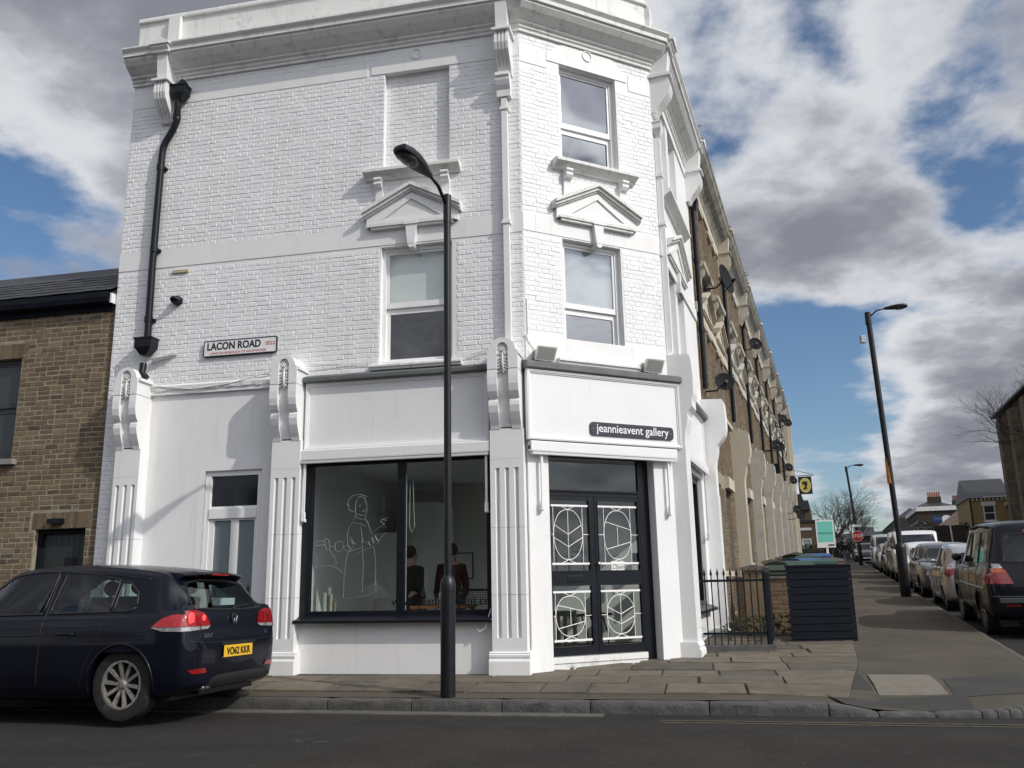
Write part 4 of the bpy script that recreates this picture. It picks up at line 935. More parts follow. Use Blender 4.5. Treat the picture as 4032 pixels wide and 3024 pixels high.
# ================================================================ houses across the front street, behind the viewer (they show in glass and paint)
def opposite(k, u0, u1, h, lbl):
    F = Fr(OA + nA*27, dA, -nA); t = thing('brick_house', lbl, 'house', tuple(F((u0+u1)/2,-3,0)), 'houses across the front street'); mb = MB()
    ws = [(a,a+1.1,z,z+1.6) for z in (.9,4.1) for a in (u0+.8,u0+3.2)]
    mb.box(F,(u0,u1),(-8,0),(-.3,h)); mb.build('wall', M['brown'], t); mb = MB(); mb.extr(F,[(.3,h-.05),(-4,h+2.2),(-8.3,h-.05)],u0,u1); mb.build('roof', M['slate'], t)
    for a,b,z0,z1 in ws:
        mb = MB(); rect(mb,F,(a,b),(z0,z1),.0,.09,.05); w_ = mb.build('window', M['wframe'], t); mb = MB(); mb.box(F,(a+.05,b-.05),(.0,.02),(z0+.05,z1-.05)); mb.build('pane', M['darkroom'], w_)
    mb = MB(); mb.box(F,(u0+.2,u0+1.2),(-4.4,-3.6),(h,h+3.4)); c = mb.build('chimney', M['brown'], t)
    for q in range(3): mb = MB(); mb.lathe(F(u0+.4+.3*q,-4,h+3.4),[(.11,0),(.09,.4)],seg=8); mb.build('chimney_pot', M['york'], c)
for k in range(7): opposite(k, -19+5.4*k, -13.62+5.4*k, 5.7, ['first','second','third','fourth','fifth','sixth','seventh'][k]+' brick house from the right in the row facing the gallery from across the road')

# ================================================================ brown brick house on the left
bh = thing('brick_house', 'low brown stock brick house with black gutter left of the white gallery', 'house', tuple(FA(8,-.2,.1)))
BW = (7.60,8.75,3.19,4.75); BD = (6.22,7.06,.05,2.13)
mb = MB(); wall(mb, FA, 6.03, 12.5, .05, 5.62, -.5, -.2035, [BW, BD]); mb.build('wall', M['mortar'], bh, recalc=False)
r_ = random.Random(21)
bb = lay_bricks(FA, None, 6.035, 9.9, .06, 5.6, [(BW[0]-.0,BW[1]+.0,BW[2]-.09,BW[3]+.235),(BD[0],BD[1],0,BD[3]),(6.13,7.16,2.13,2.365)], course=.0754, pitch=.223, bond='mixed', n=-.2, rnd=r_)
place_bricks(bb, bh, M['brown'], 300, .213, .0654, key=lambda b: (Vector(b[0](b[2],b[1],b[4]))-V(-3.5,0,3.0)).length, jit=.003, nj=.003)
for u0,u1,z0,z1 in ((6.13,7.16,2.13,2.365),(7.50,8.86,4.75,4.985)):
    u = u0
    while u < u1-.05:
        mb = MB(); mb.box(FA,(u+.005,u+.07),(-.25,-.198+r_.uniform(-.003,.003)),(z0+.004,z1-.004)); mb.build('lintel_brick', M['brown'], bh); u += .0755
mb = MB(); mb.box(FA,(7.5,8.9),(-.3,-.11),(3.10,3.18)); mb.build('window_sill', mat('grey_stone',(.25,.24,.22),.8,var=.2), bh)
f = sash(FA, BW[0], BW[1], BW[2], BW[3], -.30, 4.0, bh, fm=mat('dark_grey_paint',(.04,.045,.05),.4), gm=mat('dull_dark_glass',(.035,.045,.05),.12), blind=None)
mb = MB(); rect(mb, FA,(6.22,7.06),(.05,2.13),-.36,.07,.08); dfr = mb.build('door_frame', M['navy'], bh)
GP = mat('dark_green_paint', (.022,.03,.03), .45, var=.2, vscale=6)
for k in range(7):
    mb = MB(); a = 6.29+k*.1; mb.box(FA,(a+.002,a+.098),(-.37,-.335),(.1,2.06)); mb.build('door_board', GP, dfr, bevel=.004)
mb = MB(); mb.box(FA,(6.42,6.62),(-.336,-.328),(1.52,1.72)); mb.build('door_window', M['black'], dfr)
mb = MB(); mb.box(FA,(6.58,6.8),(-.2,-.1),(2.2,2.27)); mb.build('wall_light', M['black'], bh)
mb = MB(); mb.extr(FA,[(-.2,5.38),(-.17,5.38),(-.17,5.60),(-.2,5.60)],6.06,12.5); mb.build('eaves_board', M['navy'], bh)
mb = MB(); mb.extr(FA,[(-.17,5.48),(-.13,5.47),(-.05,5.49),(-.03,5.56),(-.035,5.64),(-.06,5.64),(-.06,5.58),(-.12,5.55),(-.17,5.6)],6.08,12.5); mb.build('gutter', M['navy'], bh)
mb = MB(); mb.box(FA,(6.03,6.06),(-.2,-.07),(5.47,5.62)); mb.build('gutter_bracket', M['white'], bh)
mb = MB(); e0 = (-.04,5.655); pitch_ = (-1.3,.93)
mb.extr(FA,[(-.5,5.6),(-.08,5.62),(-1.34,6.56),(-3,5.6)],6.03,12.5); mb.build('roof', M['slate'], bh)
r_ = random.Random(8)
for row in range(6):
    u = 6.03 - (.12 if row%2 else 0)
    while u < 9.4:
        t0 = row*.17; t1 = t0+.22; L_ = hypot(*pitch_); dn, dz = pitch_[0]/L_, pitch_[1]/L_; q = r_.uniform(0,.006)
        lo, hi = max(u+.003,6.032), u+.247
        P = [(lo,e0[0]+dn*t0+.0,e0[1]+dz*t0+.020+q),(hi,e0[0]+dn*t0,e0[1]+dz*t0+.020+q),(hi,e0[0]+dn*t1,e0[1]+dz*t1+.006),(lo,e0[0]+dn*t1,e0[1]+dz*t1+.006)]
        mb = MB(); top = [FA(*p) for p in P]; bot = [p-V(0,0,.008) for p in top]; mb.add(top+bot,[(0,1,2,3),(0,4,5,1),(1,5,6,2),(2,6,7,3),(3,7,4,0),(7,6,5,4)])
        mb.build('slate', M['slate'], bh); u += .25
# ================================================================ pipes, signs and small fittings on the gallery
def clip(mb, P, out): mb.box(lambda a,n,z: P+FA.d*a+FA.n*n+V(0,0,z), (-.07,.07),(-.05,.03),(-.02,.02))
dp = thing('drainpipe', 'black rainwater pipe with hopper head at the left end of the white wall', 'drainpipe', tuple(FA(5.36,-.1,4.4)))
mb = MB(); mb.tube([FA(5.13,-.02,8.68),FA(5.15,-.06,8.35),FA(5.21,-.075,8.22),FA(5.33,-.08,8.02),FA(5.365,-.08,7.93),FA(5.375,-.08,7.8),FA(5.39,-.08,6),FA(5.37,-.08,4.6)],.052,12)
mb.tube([FA(5.365,-.02,4.45),FA(5.35,.02,4.3),FA(5.28,.0,4.22)],.05,12)
for z in (7.55,6.2,5.1): mb.lathe(FA(5.38,-.08,z),[(.06,0),(.06,.09)]); mb.box(FA,(5.30,5.46),(-.15,-.10),(z+.02,z+.06))
mb.lathe(FA(5.15,-.06,8.42),[(.058,-.05),(.058,.05)]); mb.build('pipe', M['black'], dp, smooth=True, auto=40)
def hopper(F, c, n, z, w, parent, m, up=True, s=1.0):
    mb = MB(); h = w/2
    mb.add([F(c-h,n-.09*s,z+.12*s),F(c+h,n-.09*s,z+.12*s),F(c+h,n+.09*s,z+.12*s),F(c-h,n+.09*s,z+.12*s),F(c-h,n-.09*s,z),F(c+h,n-.09*s,z),F(c+h,n+.09*s,z),F(c-h,n+.09*s,z),F(c-h*.4,n-.05*s,z-.12*s),F(c+h*.4,n-.05*s,z-.12*s),F(c+h*.4,n+.05*s,z-.12*s),F(c-h*.4,n+.05*s,z-.12*s)],
           [(0,1,2,3),(0,4,5,1),(1,5,6,2),(2,6,7,3),(3,7,4,0),(4,8,9,5),(5,9,10,6),(6,10,11,7),(7,11,8,4),(8,11,10,9)])
    mb.box(F,(c-h-.012,c+h+.012),(n-.1*s,n+.1*s),(z+.12*s,z+.145*s)); return mb.build('hopper', m, parent)
hopper(FA, 5.11, -.03, 8.78, .25, dp, M['black']); hopper(FA, 5.36, -.04, 4.70, .27, dp, M['black'])
mb = MB(); mb.tube([FA(5.08,-.12,8.99),FA(5.08,-.03,9.0),FA(5.08,.0,8.94),FA(5.08,-.01,8.86)],.05,10); mb.build('outlet_elbow', M['black'], dp, smooth=True, auto=50)
wp = thing('drainpipe', 'square white rainwater pipe under the corner bracket beside the chamfered wall', 'drainpipe', tuple(FA(-.07,-.1,4.4)))
mb = MB(); mb.box(FA,(-.105,-.025),(-.145,-.065),(4.38,8.0))
for z in (7.82,6.08): mb.box(FA,(-.125,-.005),(-.148,-.05),(z,z+.035)); mb.box(FA,(-.118,-.012),(-.148,-.056),(z+.035,z+.055))
mb.build('pipe', M['white'], wp)
mb = MB(); mb.extr(FA,[(-.148,8.36),(.04,8.36),(.045,8.31),(.02,8.29),(.02,8.25),(-.01,8.18),(-.045,8.12),(-.05,8.02),(-.148,8.02)],-.165,.035); mb.build('hopper', M['white'], wp)
w2 = thing('drainpipe', 'square white rainwater pipe on the side street face next to the chamfer', 'drainpipe', tuple(FC(.2,.1,4.5)))
mb = MB(); mb.box(FC,(.08,.17),(.005,.09),(4.5,7.95))
for z in (7.3,6.5): mb.box(FC,(.06,.19),(.003,.105),(z,z+.06))
mb.build('pipe', M['white'], w2); hopper(FC, .13, .06, 8.1, .22, w2, M['white'], s=.8)
# street name sign
sg = thing('street_name_sign', 'white LACON ROAD street name sign on the painted brick wall', 'street sign', tuple(FA(3.9,-.12,4.6)))
sz0, sz1, su0, su1 = 4.508, 4.748, 3.315, 4.468
mb = MB(); ri = .03
def rrect(a0,a1,z0,z1,r,k=5):
    P = []
    for cx,cz,s in ((a1-r,z1-r,0),(a0+r,z1-r,1),(a0+r,z0+r,2),(a1-r,z0+r,3)):
        P += [(cx+r*cos(pi/2*(s+i/k)),cz+r*sin(pi/2*(s+i/k))) for i in range(k+1)]
    return P
mb.prism(FA, rrect(su0,su1,sz0,sz1,.03), -.145, -.115); mb.build('plate', mat('sign_white',(.80,.80,.79),.35), sg)
mb = MB(); mb.ring(FA, rrect(su0,su1,sz0,sz1,.03), rrect(su0+.013,su1-.013,sz0+.013,sz1-.013,.02), -.146, -.111); mb.build('border', mat('sign_black',(.012,.013,.016),.4), sg)
SRED = mat('sign_red',(.45,.05,.04),.5)
lettering('lettering','LACON ROAD',FA,3.99,-.1145,4.652,.150,MATS['sign_black'],sg,bold=.0055,extrude=.001,sx=.86)
lettering('postcode_lettering','SE22',FA,3.42,-.1145,4.648,.075,SRED,sg,bold=.001,extrude=.001)
lettering('borough_lettering','LONDON BOROUGH OF SOUTHWARK',FA,3.92,-.1145,4.552,.05,SRED,sg,bold=.0007,extrude=.001)
# shop sign on the chamfer
gs = thing('shop_sign', 'black rounded sign with white jeannieavent gallery lettering on the corner fascia', 'shop sign', tuple(FB(1.6,.1,3.2)))
mb = MB(); mb.prism(FB, rrect(.905,2.285,3.165,3.345,.05), .088, .108); mb.build('plate', mat('sign_slate_black',(.022,.026,.036),.4), gs)
lettering('lettering','jeannieavent gallery',FB,1.60,.1085,3.262,.163,mat('sign_lettering_white',(.82,.82,.82),.5),gs,bold=.0012,extrude=.001,sx=.93)
mb = MB()
for a in (.945,2.25): mb.lathe(FB(a,.108,3.255),[(.006,0),(.006,.003)],axis=FB.n,seg=8)
mb.build('screws', M['grille'], gs, kind='stuff')
# floodlights
def flood(x, lbl):
    t = thing('floodlight', lbl, 'floodlight', tuple(FB(x,.12,4.12)), 'floodlights on the lead ledge of the chamfer')
    R = lambda a,n,z: FB(x,.09,4.25)+FB.d*a+FB.n*(n*cos(.5)+z*sin(.5))+V(0,0,-n*sin(.5)+z*cos(.5))
    mb = MB(); mb.add([R(-.125,.03,-.075),R(.125,.03,-.075),R(.125,.03,.075),R(-.125,.03,.075),R(-.15,.09,-.10),R(.15,.09,-.10),R(.15,.09,.10),R(-.15,.09,.10),R(-.08,-.06,-.05),R(.08,-.06,-.05),R(.08,-.06,.05),R(-.08,-.06,.05)],
        [(0,4,5,1),(1,5,6,2),(2,6,7,3),(3,7,4,0),(0,1,9,8),(1,2,10,9),(2,3,11,10),(3,0,8,11),(8,9,10,11),(4,7,6,5)]); mb.build('housing', M['wstone'], t)
    mb = MB(); mb.add([R(-.13,.093,-.082),R(.13,.093,-.082),R(.13,.093,.082),R(-.13,.093,.082)],[(0,1,2,3)]); mb.build('lens', mat('floodlight_lens',(.35,.36,.34),.2), t, recalc=False)
    mb = MB(); mb.tube([R(-.155,.02,0),FB(x-.15,.06,4.14),FB(x-.04,.06,4.12),FB(x+.04,.06,4.12),FB(x+.15,.06,4.14),R(.155,.02,0)],.009,6); mb.build('mounting_bracket', M['lead'], t)
flood(.22,'white floodlight on the lead ledge at the left of the corner fascia'); flood(1.98,'white floodlight on the lead ledge at the right of the corner fascia')
# cables
cb = MB(); cb.tube([FB(-.0,.03,4.5),FB(.03,.02,4.4),FB(.12,.03,4.30),FB(.2,.02,4.22)],.006,5); cb.tube([FB(.33,.02,4.15),FB(.8,.02,4.12),FB(1.4,.03,4.16),FB(1.85,.02,4.15)],.006,5); cb.tube([FB(.03,.01,5.0),FB(.035,.012,4.2),FB(.02,.03,4.12)],.007,5)
o = cb.build('cable', M['wstone']); tag(o, 'thin painted cable looping between the floodlights along the ledge', 'cable')
cb = MB(); cb.tube([FA(5.28,-.12,4.14),FA(4.6,-.13,4.05),FA(4.0,-.13,4.10),FA(3.4,-.12,4.22),FA(3.27,-.1,4.28)],.006,5); cb.tube([FA(2.8,-.1,4.28),FA(2.2,-.13,4.26),FA(1.0,-.1,4.2),FA(.5,-.12,4.25),FA(.2,-.12,4.32)],.006,5)
o = cb.build('cable', M['wstone']); tag(o, 'thin painted cable sagging across the brick just above the door panel', 'cable')
mb = MB(); mb.tube([FA(.23,-.12,.93),FA(.26,-.05,.80),FA(.29,-.04,.70),FA(.36,-.04,.66),FA(.40,-.06,.69)],.006,6); o = mb.build('cable', M['wframe']); tag(o, 'loose white cable hanging below the right end of the shop window', 'cable')
mb = MB(); mb.tube([FA(6.02,-.16,5.62),FA(6.20,-.16,5.62)],.012,8); mb.tube([FA(6.20,-.16,5.52),FA(6.20,-.16,5.74)],.011,8); mb.tube([FA(6.20,-.16,5.56),FA(6.20,-.16,5.59)],.018,8); mb.tube([FA(6.20,-.16,5.66),FA(6.20,-.16,5.69)],.018,8)
o = mb.build('overflow_pipe', M['copper'], smooth=True); tag(o, 'copper tee pipe sticking out of the left edge of the white wall', 'pipe')
vt = thing('wall_vent', 'round black vent cowl on the white brick wall above the street name', 'vent', tuple(FA(4.94,-.13,5.40)))
mb = MB(); mb.lathe(FA(4.955,-.15,5.415),[(.075,0),(.075,.05),(.06,.08),(.035,.10)],axis=FA.n); mb.build('cowl', M['black'], vt, smooth=True, auto=40)
mb = MB(); mb.lathe(FA(4.955,-.06,5.415),[(.062,.0),(.07,.02),(.045,.04)],axis=(FA.n*.5+V(0,0,-.6)).normalized()); mb.build('cowl_mouth', M['black'], vt, smooth=True)
mb = MB(); mb.box(FA,(4.82,5.08),(-.15,-.125),(5.86,5.905)); o = mb.build('timber_block', mat('pale_timber',(.5,.42,.26),.7,var=.2,vscale=20)); tag(o, 'short pale timber strip fixed to the white brick wall', 'timber strip')
mb = MB(); mb.add([FA(5.27,-.145,4.56),FA(4.90,-.145,4.60),FA(4.90,-.145,4.58),FA(5.27,-.145,4.50),FA(5.27,-.0,4.52),FA(4.93,-.1,4.585)],[(0,1,5,4),(3,4,5,2)]); mb.tube([FA(5.3,-.13,4.50),FA(4.9,-.06,4.60)],.008,5); o = mb.build('bracket', M['wframe']); tag(o, 'thin white triangular bracket on the wall beside the hopper', 'bracket')

# ================================================================ terrace up the side street
BRN = M['brown']; TR = M['cream']
PITCHT, STEP = 5.30, .238
def make_terrace():
    a0, a1 = 3.80, 9.10; z = .238; H = thing('terraced_house', 'x', 'house', tuple(FC(6.4,-1,.3)), 'terraced houses up the side street')
    wins = []
    for c in (a0+1.45, a0+3.75):
        for s in (-1,1):
            x = c+s*.40; wins += [(x-.27,x+.27,4.45+z,5.95+z),(x-.27,x+.27,7.3+z,8.75+z)]
    gw = (a0+.9,a0+2.3,1.15+z,2.9+z); gd = (a0+3.1,a0+4.0,.3+z,2.9+z)
    mb = MB(); wall(mb, FC, a0, a1, .0, 9.35+z, -.35, -.008, wins+[gw,gd]); mb.build('wall', M['mortar'], H, recalc=False)
    bb = lay_bricks(FC, None, a0+.005, a1-.005, .3, 9.3+z, [w for w in wins+[gw,gd]]+[(-9,99,6.0+z,6.2+z),(-9,99,8.85+z,9.05+z),(gw[0]-.1,gd[1]+.1,2.9+z,3.15+z)], course=.0754, pitch=.223, bond='english', n=.0, rnd=random.Random(4))
    place_bricks(bb, H, BRN, 0, .213, .0654, key=lambda b: b[2], jit=.003, nj=.004)
    for z0,z1 in ((6.0,6.2),(8.85,9.05)):
        mb = MB(); mb.box(FC,(a0+.003,a1-.003),(-.01,.035),(z0+z,z1+z)); mb.build('band_stone', TR, H)
    mb = MB()
    for w in wins: mb.box(FC,(w[0]-.05,w[1]+.05),(-.01,.03),(w[3]+.003,w[3]+.16 if w[3] > 7 else w[3]+.04))
    mb.build('window_heads', TR, H, kind='stuff')
    for w in wins: sash(FC, *w, -.12, (w[2]+w[3])/2, H, room=False, gm=mat('terrace_glass',(.05,.06,.07),.08))
    sash(FC, *gw, -.12, 2.2+z, H, room=False, gm=MATS['terrace_glass'])
    mb = MB(); mb.box(FC,(gd[0]+.03,gd[1]-.03),(-.16,-.11),(gd[2],gd[3]-.5)); mb.build('front_door', M['navy'], H)
    mb = MB(); mb.box(FC,(gd[0]-.12,gd[1]+.12),(-.01,.09),(2.9+z,3.15+z)); mb.build('door_hood', TR, H); mb = MB(); mb.box(FC,(gw[0]-.1,gw[1]+.1),(-.05,.12),(1.05+z,1.15+z)); mb.build('window_sill', TR, H)
    for c in (a0+1.45, a0+3.75):
        pediment(FC, c, .80, 6.22+z, 6.78+z, 0, par=H, key=False, m=TR, m2=TR)
        mb = MB(); mb.extr(FC,[(-.02,7.12+z),(.05,7.12+z),(.14,7.18+z),(.16,7.25+z),(-.02,7.27+z)],c-.75,c+.75); s = mb.build('bracketed_sill', TR, H)
        for k in (-1,1): 
            mb = MB(); mb.extr(FC,[(-.02,7.12+z),(.12,7.12+z),(.11,7.02+z),(.05,6.95+z),(.03,6.8+z),(-.02,6.8+z)],c+k*.55-.055,c+k*.55+.055); mb.build('sill_bracket', TR, s)
        mb = MB(); mb.box(FC,(c-.75,c+.75),(-.02,.12),(4.36+z,4.45+z)); mb.build('window_sill', TR, H)
    prof = [(-.12,9.10),(.035,9.10),(.06,9.16),(.10,9.21),(.145,9.26),(.24,9.33),(.30,9.40),(.335,9.44),(.335,9.50),(.38,9.56),(.02,9.69),(-.12,9.69)]
    mb = MB(); mb.extr(FC,[(n,zz+z) for n,zz in prof],a0,a1); mb.build('cornice', mat('stained_stone',(.40,.38,.33),.85,var=.35,vscale=3,bump=.006,bscale=20,dirt=((.10,.095,.08),4,.5,.8)), H)
    mb = MB(); mb.extr(FC,[(-.25,9.5+z),(-.02,9.6+z),(-.02,9.83+z),(-.25,9.87+z)],a0,a1); mb.build('parapet', MATS['stained_stone'], H)
    bracket(FC, a1-.18, .26, 0, parent=H, dz=z, m=TR)
    side_pier(FC, a1-.23, .42, H, m=TR, dz=z, out=.25, con=.43)
    mb = MB(); c = a0+.12; mb.tube([FC(c,.075,8.1+z),FC(c,.075,4.5+z)],.05,10); 
    for q in (7.0,5.6): mb.lathe(FC(c,.075,q+z),[(.06,0),(.06,.1)])
    dpp = mb.build('drainpipe', M['black'], H, smooth=True, auto=40); hopper(FC, c, .085, 8.2+z, .22, dpp, M['black'], s=.9)
    return H
T0 = make_terrace()
AGED = mat('aged_white_paint', (.50,.475,.41), .75, var=.15, vscale=3, dirt=((.33,.31,.27),3,.55,.6))
TL = ['first brown brick terraced house next to the white gallery, its cornice stained dark','second terraced house up the street, between two black drainpipes','third terraced house up the side street beyond the large round dish','fourth terraced house from the white gallery','fifth terraced house from the white gallery','sixth terraced house from the white gallery','seventh terraced house, second from the far cream end house']
T0['label'] = TL[0]
for k in range(1, 7):
    c = copy_tree(T0); c.location = Vector(T0.location) + dC*PITCHT*k + V(0,0,STEP*k); c['label'] = TL[k]
    stk_ = [c]
    while stk_:
        q_ = stk_.pop(); stk_ += list(q_.children)
        if q_.type == 'MESH' and q_.material_slots and q_.material_slots[0].material == TR: q_.material_slots[0].link = 'OBJECT'; q_.material_slots[0].material = AGED
# cream end house with balls on its parapet
eh = thing('end_house', 'cream rendered house at the far end of the terrace with ball finials', 'house', tuple(FC(43,-1,1.6))); e0, e1 = 3.8+PITCHT*7, 3.8+PITCHT*7+6.5; zb = 1.9
mb = MB(); mb.box(FC,(e0+.01,e1),(-7,.02),(1.2,9.6+zb)); mb.box(FC,(e0+.01,e0+.5),(.02,.28),(1.2,9.7+zb)); mb.box(FC,(e1-.5,e1),(.02,.28),(1.2,9.7+zb)); mb.build('wall', M['cream'], eh)
mb = MB(); mb.extr(FC,[(-.1,9.0+zb),(.1,9.0+zb),(.38,9.35+zb),(.38,9.5+zb),(-.1,9.6+zb)],e0+.01,e1+.3); mb.build('cornice', M['cream'], eh)
for a in (e0+.3,e1-.3):
    mb = MB(); mb.lathe(FC(a,.0,9.6+zb),[(.2,0),(.2,.25),(.1,.3),(.08,.38),(.18,.45),(.24,.6),(.18,.75),(.05,.83)],seg=12); mb.build('ball_finial', M['white'], eh, smooth=True)
for a in (e0+1.3,e0+3.0,e0+4.8):
    for z in (3.2,5.8,8.4):
        sash(FC, a, a+.8, z+.6, z+2.1, .03, z+1.3, eh, room=False, gm=MATS['terrace_glass'])
# dishes
DM = mat('dish_grey', (.014,.015,.017), .8, spec=.2, var=.2)
def dish(al, out, z, r, lbl, face=None):
    t = thing('satellite_dish', lbl, 'satellite dish', tuple(FC(al,0,z)), 'satellite dishes on the terrace'); face = (face or V(.12,-1,.28)).normalized(); P = FC(al,out,z)
    mb = MB(); k = 6; mb.lathe(P,[(r*i/k,.22*r*(i/k)**2) for i in range(k+1)]+[(r*(k-i)/k,.22*r*((k-i)/k)**2-.012) for i in range(k)],axis=face,seg=20); mb.build('reflector', DM, t, smooth=True, auto=50)
    mb = MB(); mb.tube([FC(al,.0,z-.15),FC(al,out*.6,z-.15),P-face*.02],.018,6); mb.tube([P-V(0,0,r*.8),P+face*r*.8-V(0,0,r*.25)],.012,5); mb.build('arm', M['pole'], t); mb = MB(); mb.lathe(P+face*r*.78-V(0,0,r*.25),[(.03,0),(.03,.09)],axis=-face,seg=8); mb.build('receiver', M['pole'], t)
dish(5.45,.42,7.35,.33,'largest round satellite dish, on the first brown terraced house near its upper windows', V(.80,-.58,.18))
dish(4.5,.36,4.95,.19,'dark satellite dish just above the white console of the gallery')
dish(14.2,.42,8.19,.21,'satellite dish on the third house beside its upper black drainpipe')
for k,(al,out,z) in enumerate(((20.2,.5,5.9),(22.6,.5,6.2),(28.5,.5,8.3),(31.5,.6,8.6),(30.5,.5,6.3),(33.6,.55,6.0),(30.4,.7,4.3),(33.2,.75,4.2))):
    dish(al,out,z,.21,['lower dish over the pale console of the fourth terraced house','dish just right of the lower one on the fourth terraced house','upper dish on the far terrace below the cornice','dish higher up the far terrace nearest the sky','dish above the hanging sign bracket on the far terrace','dish half hidden behind the hanging black and yellow sign','dish low on the far terrace just left of the end building','lowest dish on the far terrace above the bins'][k])
mb = MB(); mb.tube([FC(4.3,-.3,9.9),FC(4.3,-.2,10.7)],.014,5); mb.tube([FC(4.25,-.25,10.55),FC(4.9,.25,10.65)],.01,5)
for k in range(5): mb.tube([FC(4.3+.13*k,-.2+.09*k-.12,10.56+.02*k),FC(4.3+.13*k,-.2+.09*k+.12,10.56+.02*k)],.007,4)
o = mb.build('tv_aerial', M['grille']); tag(o, 'thin television aerial on the roof just beyond the white gallery', 'aerial')
def foliage(name, c, rx, ry, rz, n, size, m, lbl, cat, seed=1, flat=.5, stuff=False, lo=.0):
    r = random.Random(seed); mb = MB()
    for _ in range(n):
        while True:
            p = V(r.uniform(-1,1), r.uniform(-1,1), r.uniform(-1,1))
            if .3+lo < p.length < 1 and noise.noise(p*2.3+V(seed,0,0)) > -.22: break
        q = V(c[0]+p.x*rx, c[1]+p.y*ry, c[2]+p.z*rz); s = size*r.uniform(.5,1.2)
        a = V(r.gauss(0,1), r.gauss(0,1), r.gauss(0,flat)).normalized(); b = a.orthogonal().normalized(); b = Matrix.Rotation(r.uniform(0,6.3),3,a)@b
        e = a*s; f = b*s*.45; mb.add([q-e,q-e*.1+f,q+e,q-e*.1-f],[(0,1,2,3)], r.random())
    o = mb.build(name, m, recalc=False)
    if stuff: o['kind'] = 'stuff'
    o['label'] = lbl; o['category'] = cat; return o
LEAF = mat('leaf_mixed', (.05,.07,.02), .65, objvar=[(.04,.06,.018),(.07,.09,.025),(.03,.045,.015),(.09,.10,.03),(.05,.075,.02)])
LEAFD = mat('leaf_dark', (.02,.03,.015), .7, objvar=[(.018,.026,.014),(.03,.04,.018),(.014,.02,.012)])
# weed growing on the parapet, garden planting
p = FC(14.2,.2,10.3); foliage('parapet_weed', p, .22,.22,.4, 120, .05, LEAF, 'small weed growing on the parapet above the third terraced house', 'weed', 3)
g = V(*CO(3.35,1.1),.38); foliage('garden_plant', g, 1.0,.35,.28, 900, .045, LEAF, 'low leafy planting at the foot of the brick garden wall', 'plant', 5)
g = V(*CO(3.3,2.5),.28)
# ================================================================ garden walls, bins, bin store, railings
BR2 = mat('garden_brick', (.2,.13,.08), .85, var=.25, vscale=22, bump=.003, bscale=90, objvar=[(.20,.135,.08),(.25,.17,.10),(.14,.09,.06),(.22,.16,.09),(.17,.11,.07)])
class FrameX(Fr): pass
def gwall(al, lbl, zb, nind=90, top=1.22):
    F = Fr(FC(al,0,0), nC, -dC); t = thing('garden_wall', lbl, 'garden wall', tuple(F(1,0,zb)), 'brick walls between the front gardens')
    mb = MB(); mb.box(F,(.35,1.85),(-.2,-.008),(zb-.2,top)); mb.build('wall', M['mortar'], t)
    bb = lay_bricks(F, None, .355, 1.845, zb-.05, top, [], course=.0754, pitch=.223, bond='half', n=0, rnd=random.Random(3)); place_bricks(bb, t, BR2, nind, .213, .0654, key=lambda b: -b[4])
    mb = MB(); mb.box(F,(.33,1.87),(-.23,.03),(top,top+.05)); mb.build('coping', mat('coping_stone',(.16,.145,.115),.85,var=.3,vscale=6), t, bevel=.008)
    mb = MB(); mb.box(F,(.50,.86),(-.28,.08),(zb-.2,top+.16)); mb.build('pier', BR2, t); mb = MB(); mb.prism(F,[(.45,top+.16),(.91,top+.16),(.91,top+.21),(.68,top+.26),(.45,top+.21)],-.33,.13); mb.build('pier_cap', MATS['coping_stone'], t)
    return t
g0 = gwall(3.95, 'nearest low brick garden wall, seen through the black railings', .3)
for k in range(1,5):
    c = copy_tree(g0); c.location = Vector(g0.location)+dC*PITCHT*k+V(0,0,.19*k); c['label'] = ['','second brick garden wall, just behind the nearest one','third brick garden wall beyond the wheelie bins','fourth brick garden wall up the terrace','fifth brick garden wall, farthest up the terrace'][k]
gf = MB(); F = Fr(K2, dC, nC)
for k in range(7):
    a = 5.0+5.3*k; z = zpave(*CO(a+2,2.2))
    gf.box(F,(a,a+4.0),(1.95,2.12),(z-.3,z+.75))
o = gf.build('front_garden_wall', BR2); tag(o, 'low brick front garden walls running up behind the bins', 'garden wall'); o['kind'] = 'stuff'
BL = V(4.2,13.76,0); FS = Fr(BL, V(1,0.005,0).normalized(), -dC); bs = thing('bin_store', 'tall black slatted timber bin store at the edge of the footway', 'bin store', (4.7,14.1,.2))
zb = .20
mb = MB(); mb.box(FS,(.03,.97),(-.9,-.03),(zb,1.40)); mb.build('frame', M['navy'], bs)
r_ = random.Random(1)
for k in range(11):
    z = zb+.01+k*.111; mb = MB(); mb.box(FS,(r_.uniform(-.004,.004),1.0+r_.uniform(-.004,.004)),(-.026,r_.uniform(0,.004)),(z,z+.102)); mb.build('slat', M['navy'], bs, bevel=.004)
    mb = MB(); mb.box(FS,(1.0,1.02),(-.9,-.03),(z,z+.102)); mb.build('slat', M['navy'], bs)
for k in range(8):
    mb = MB(); n = -.92+k*.118; mb.box(FS,(-.02,1.02),(n,n+.11),(1.405,1.43)); mb.build('top_board', M['navy'], bs)
post = MB(); post.box(Fr(V(3.42,13.2,0),V(1,0,0),V(0,-1,0)),(0,.16),(-.5,0),(.2,1.2)); 
GB = {'g':mat('bin_green',(.015,.05,.03),.4,var=.2),'b':mat('bin_blue',(.015,.07,.20),.4,var=.2),'d':mat('bin_dark_green',(.02,.035,.022),.45),'n':mat('bin_brown',(.07,.045,.03),.5)}
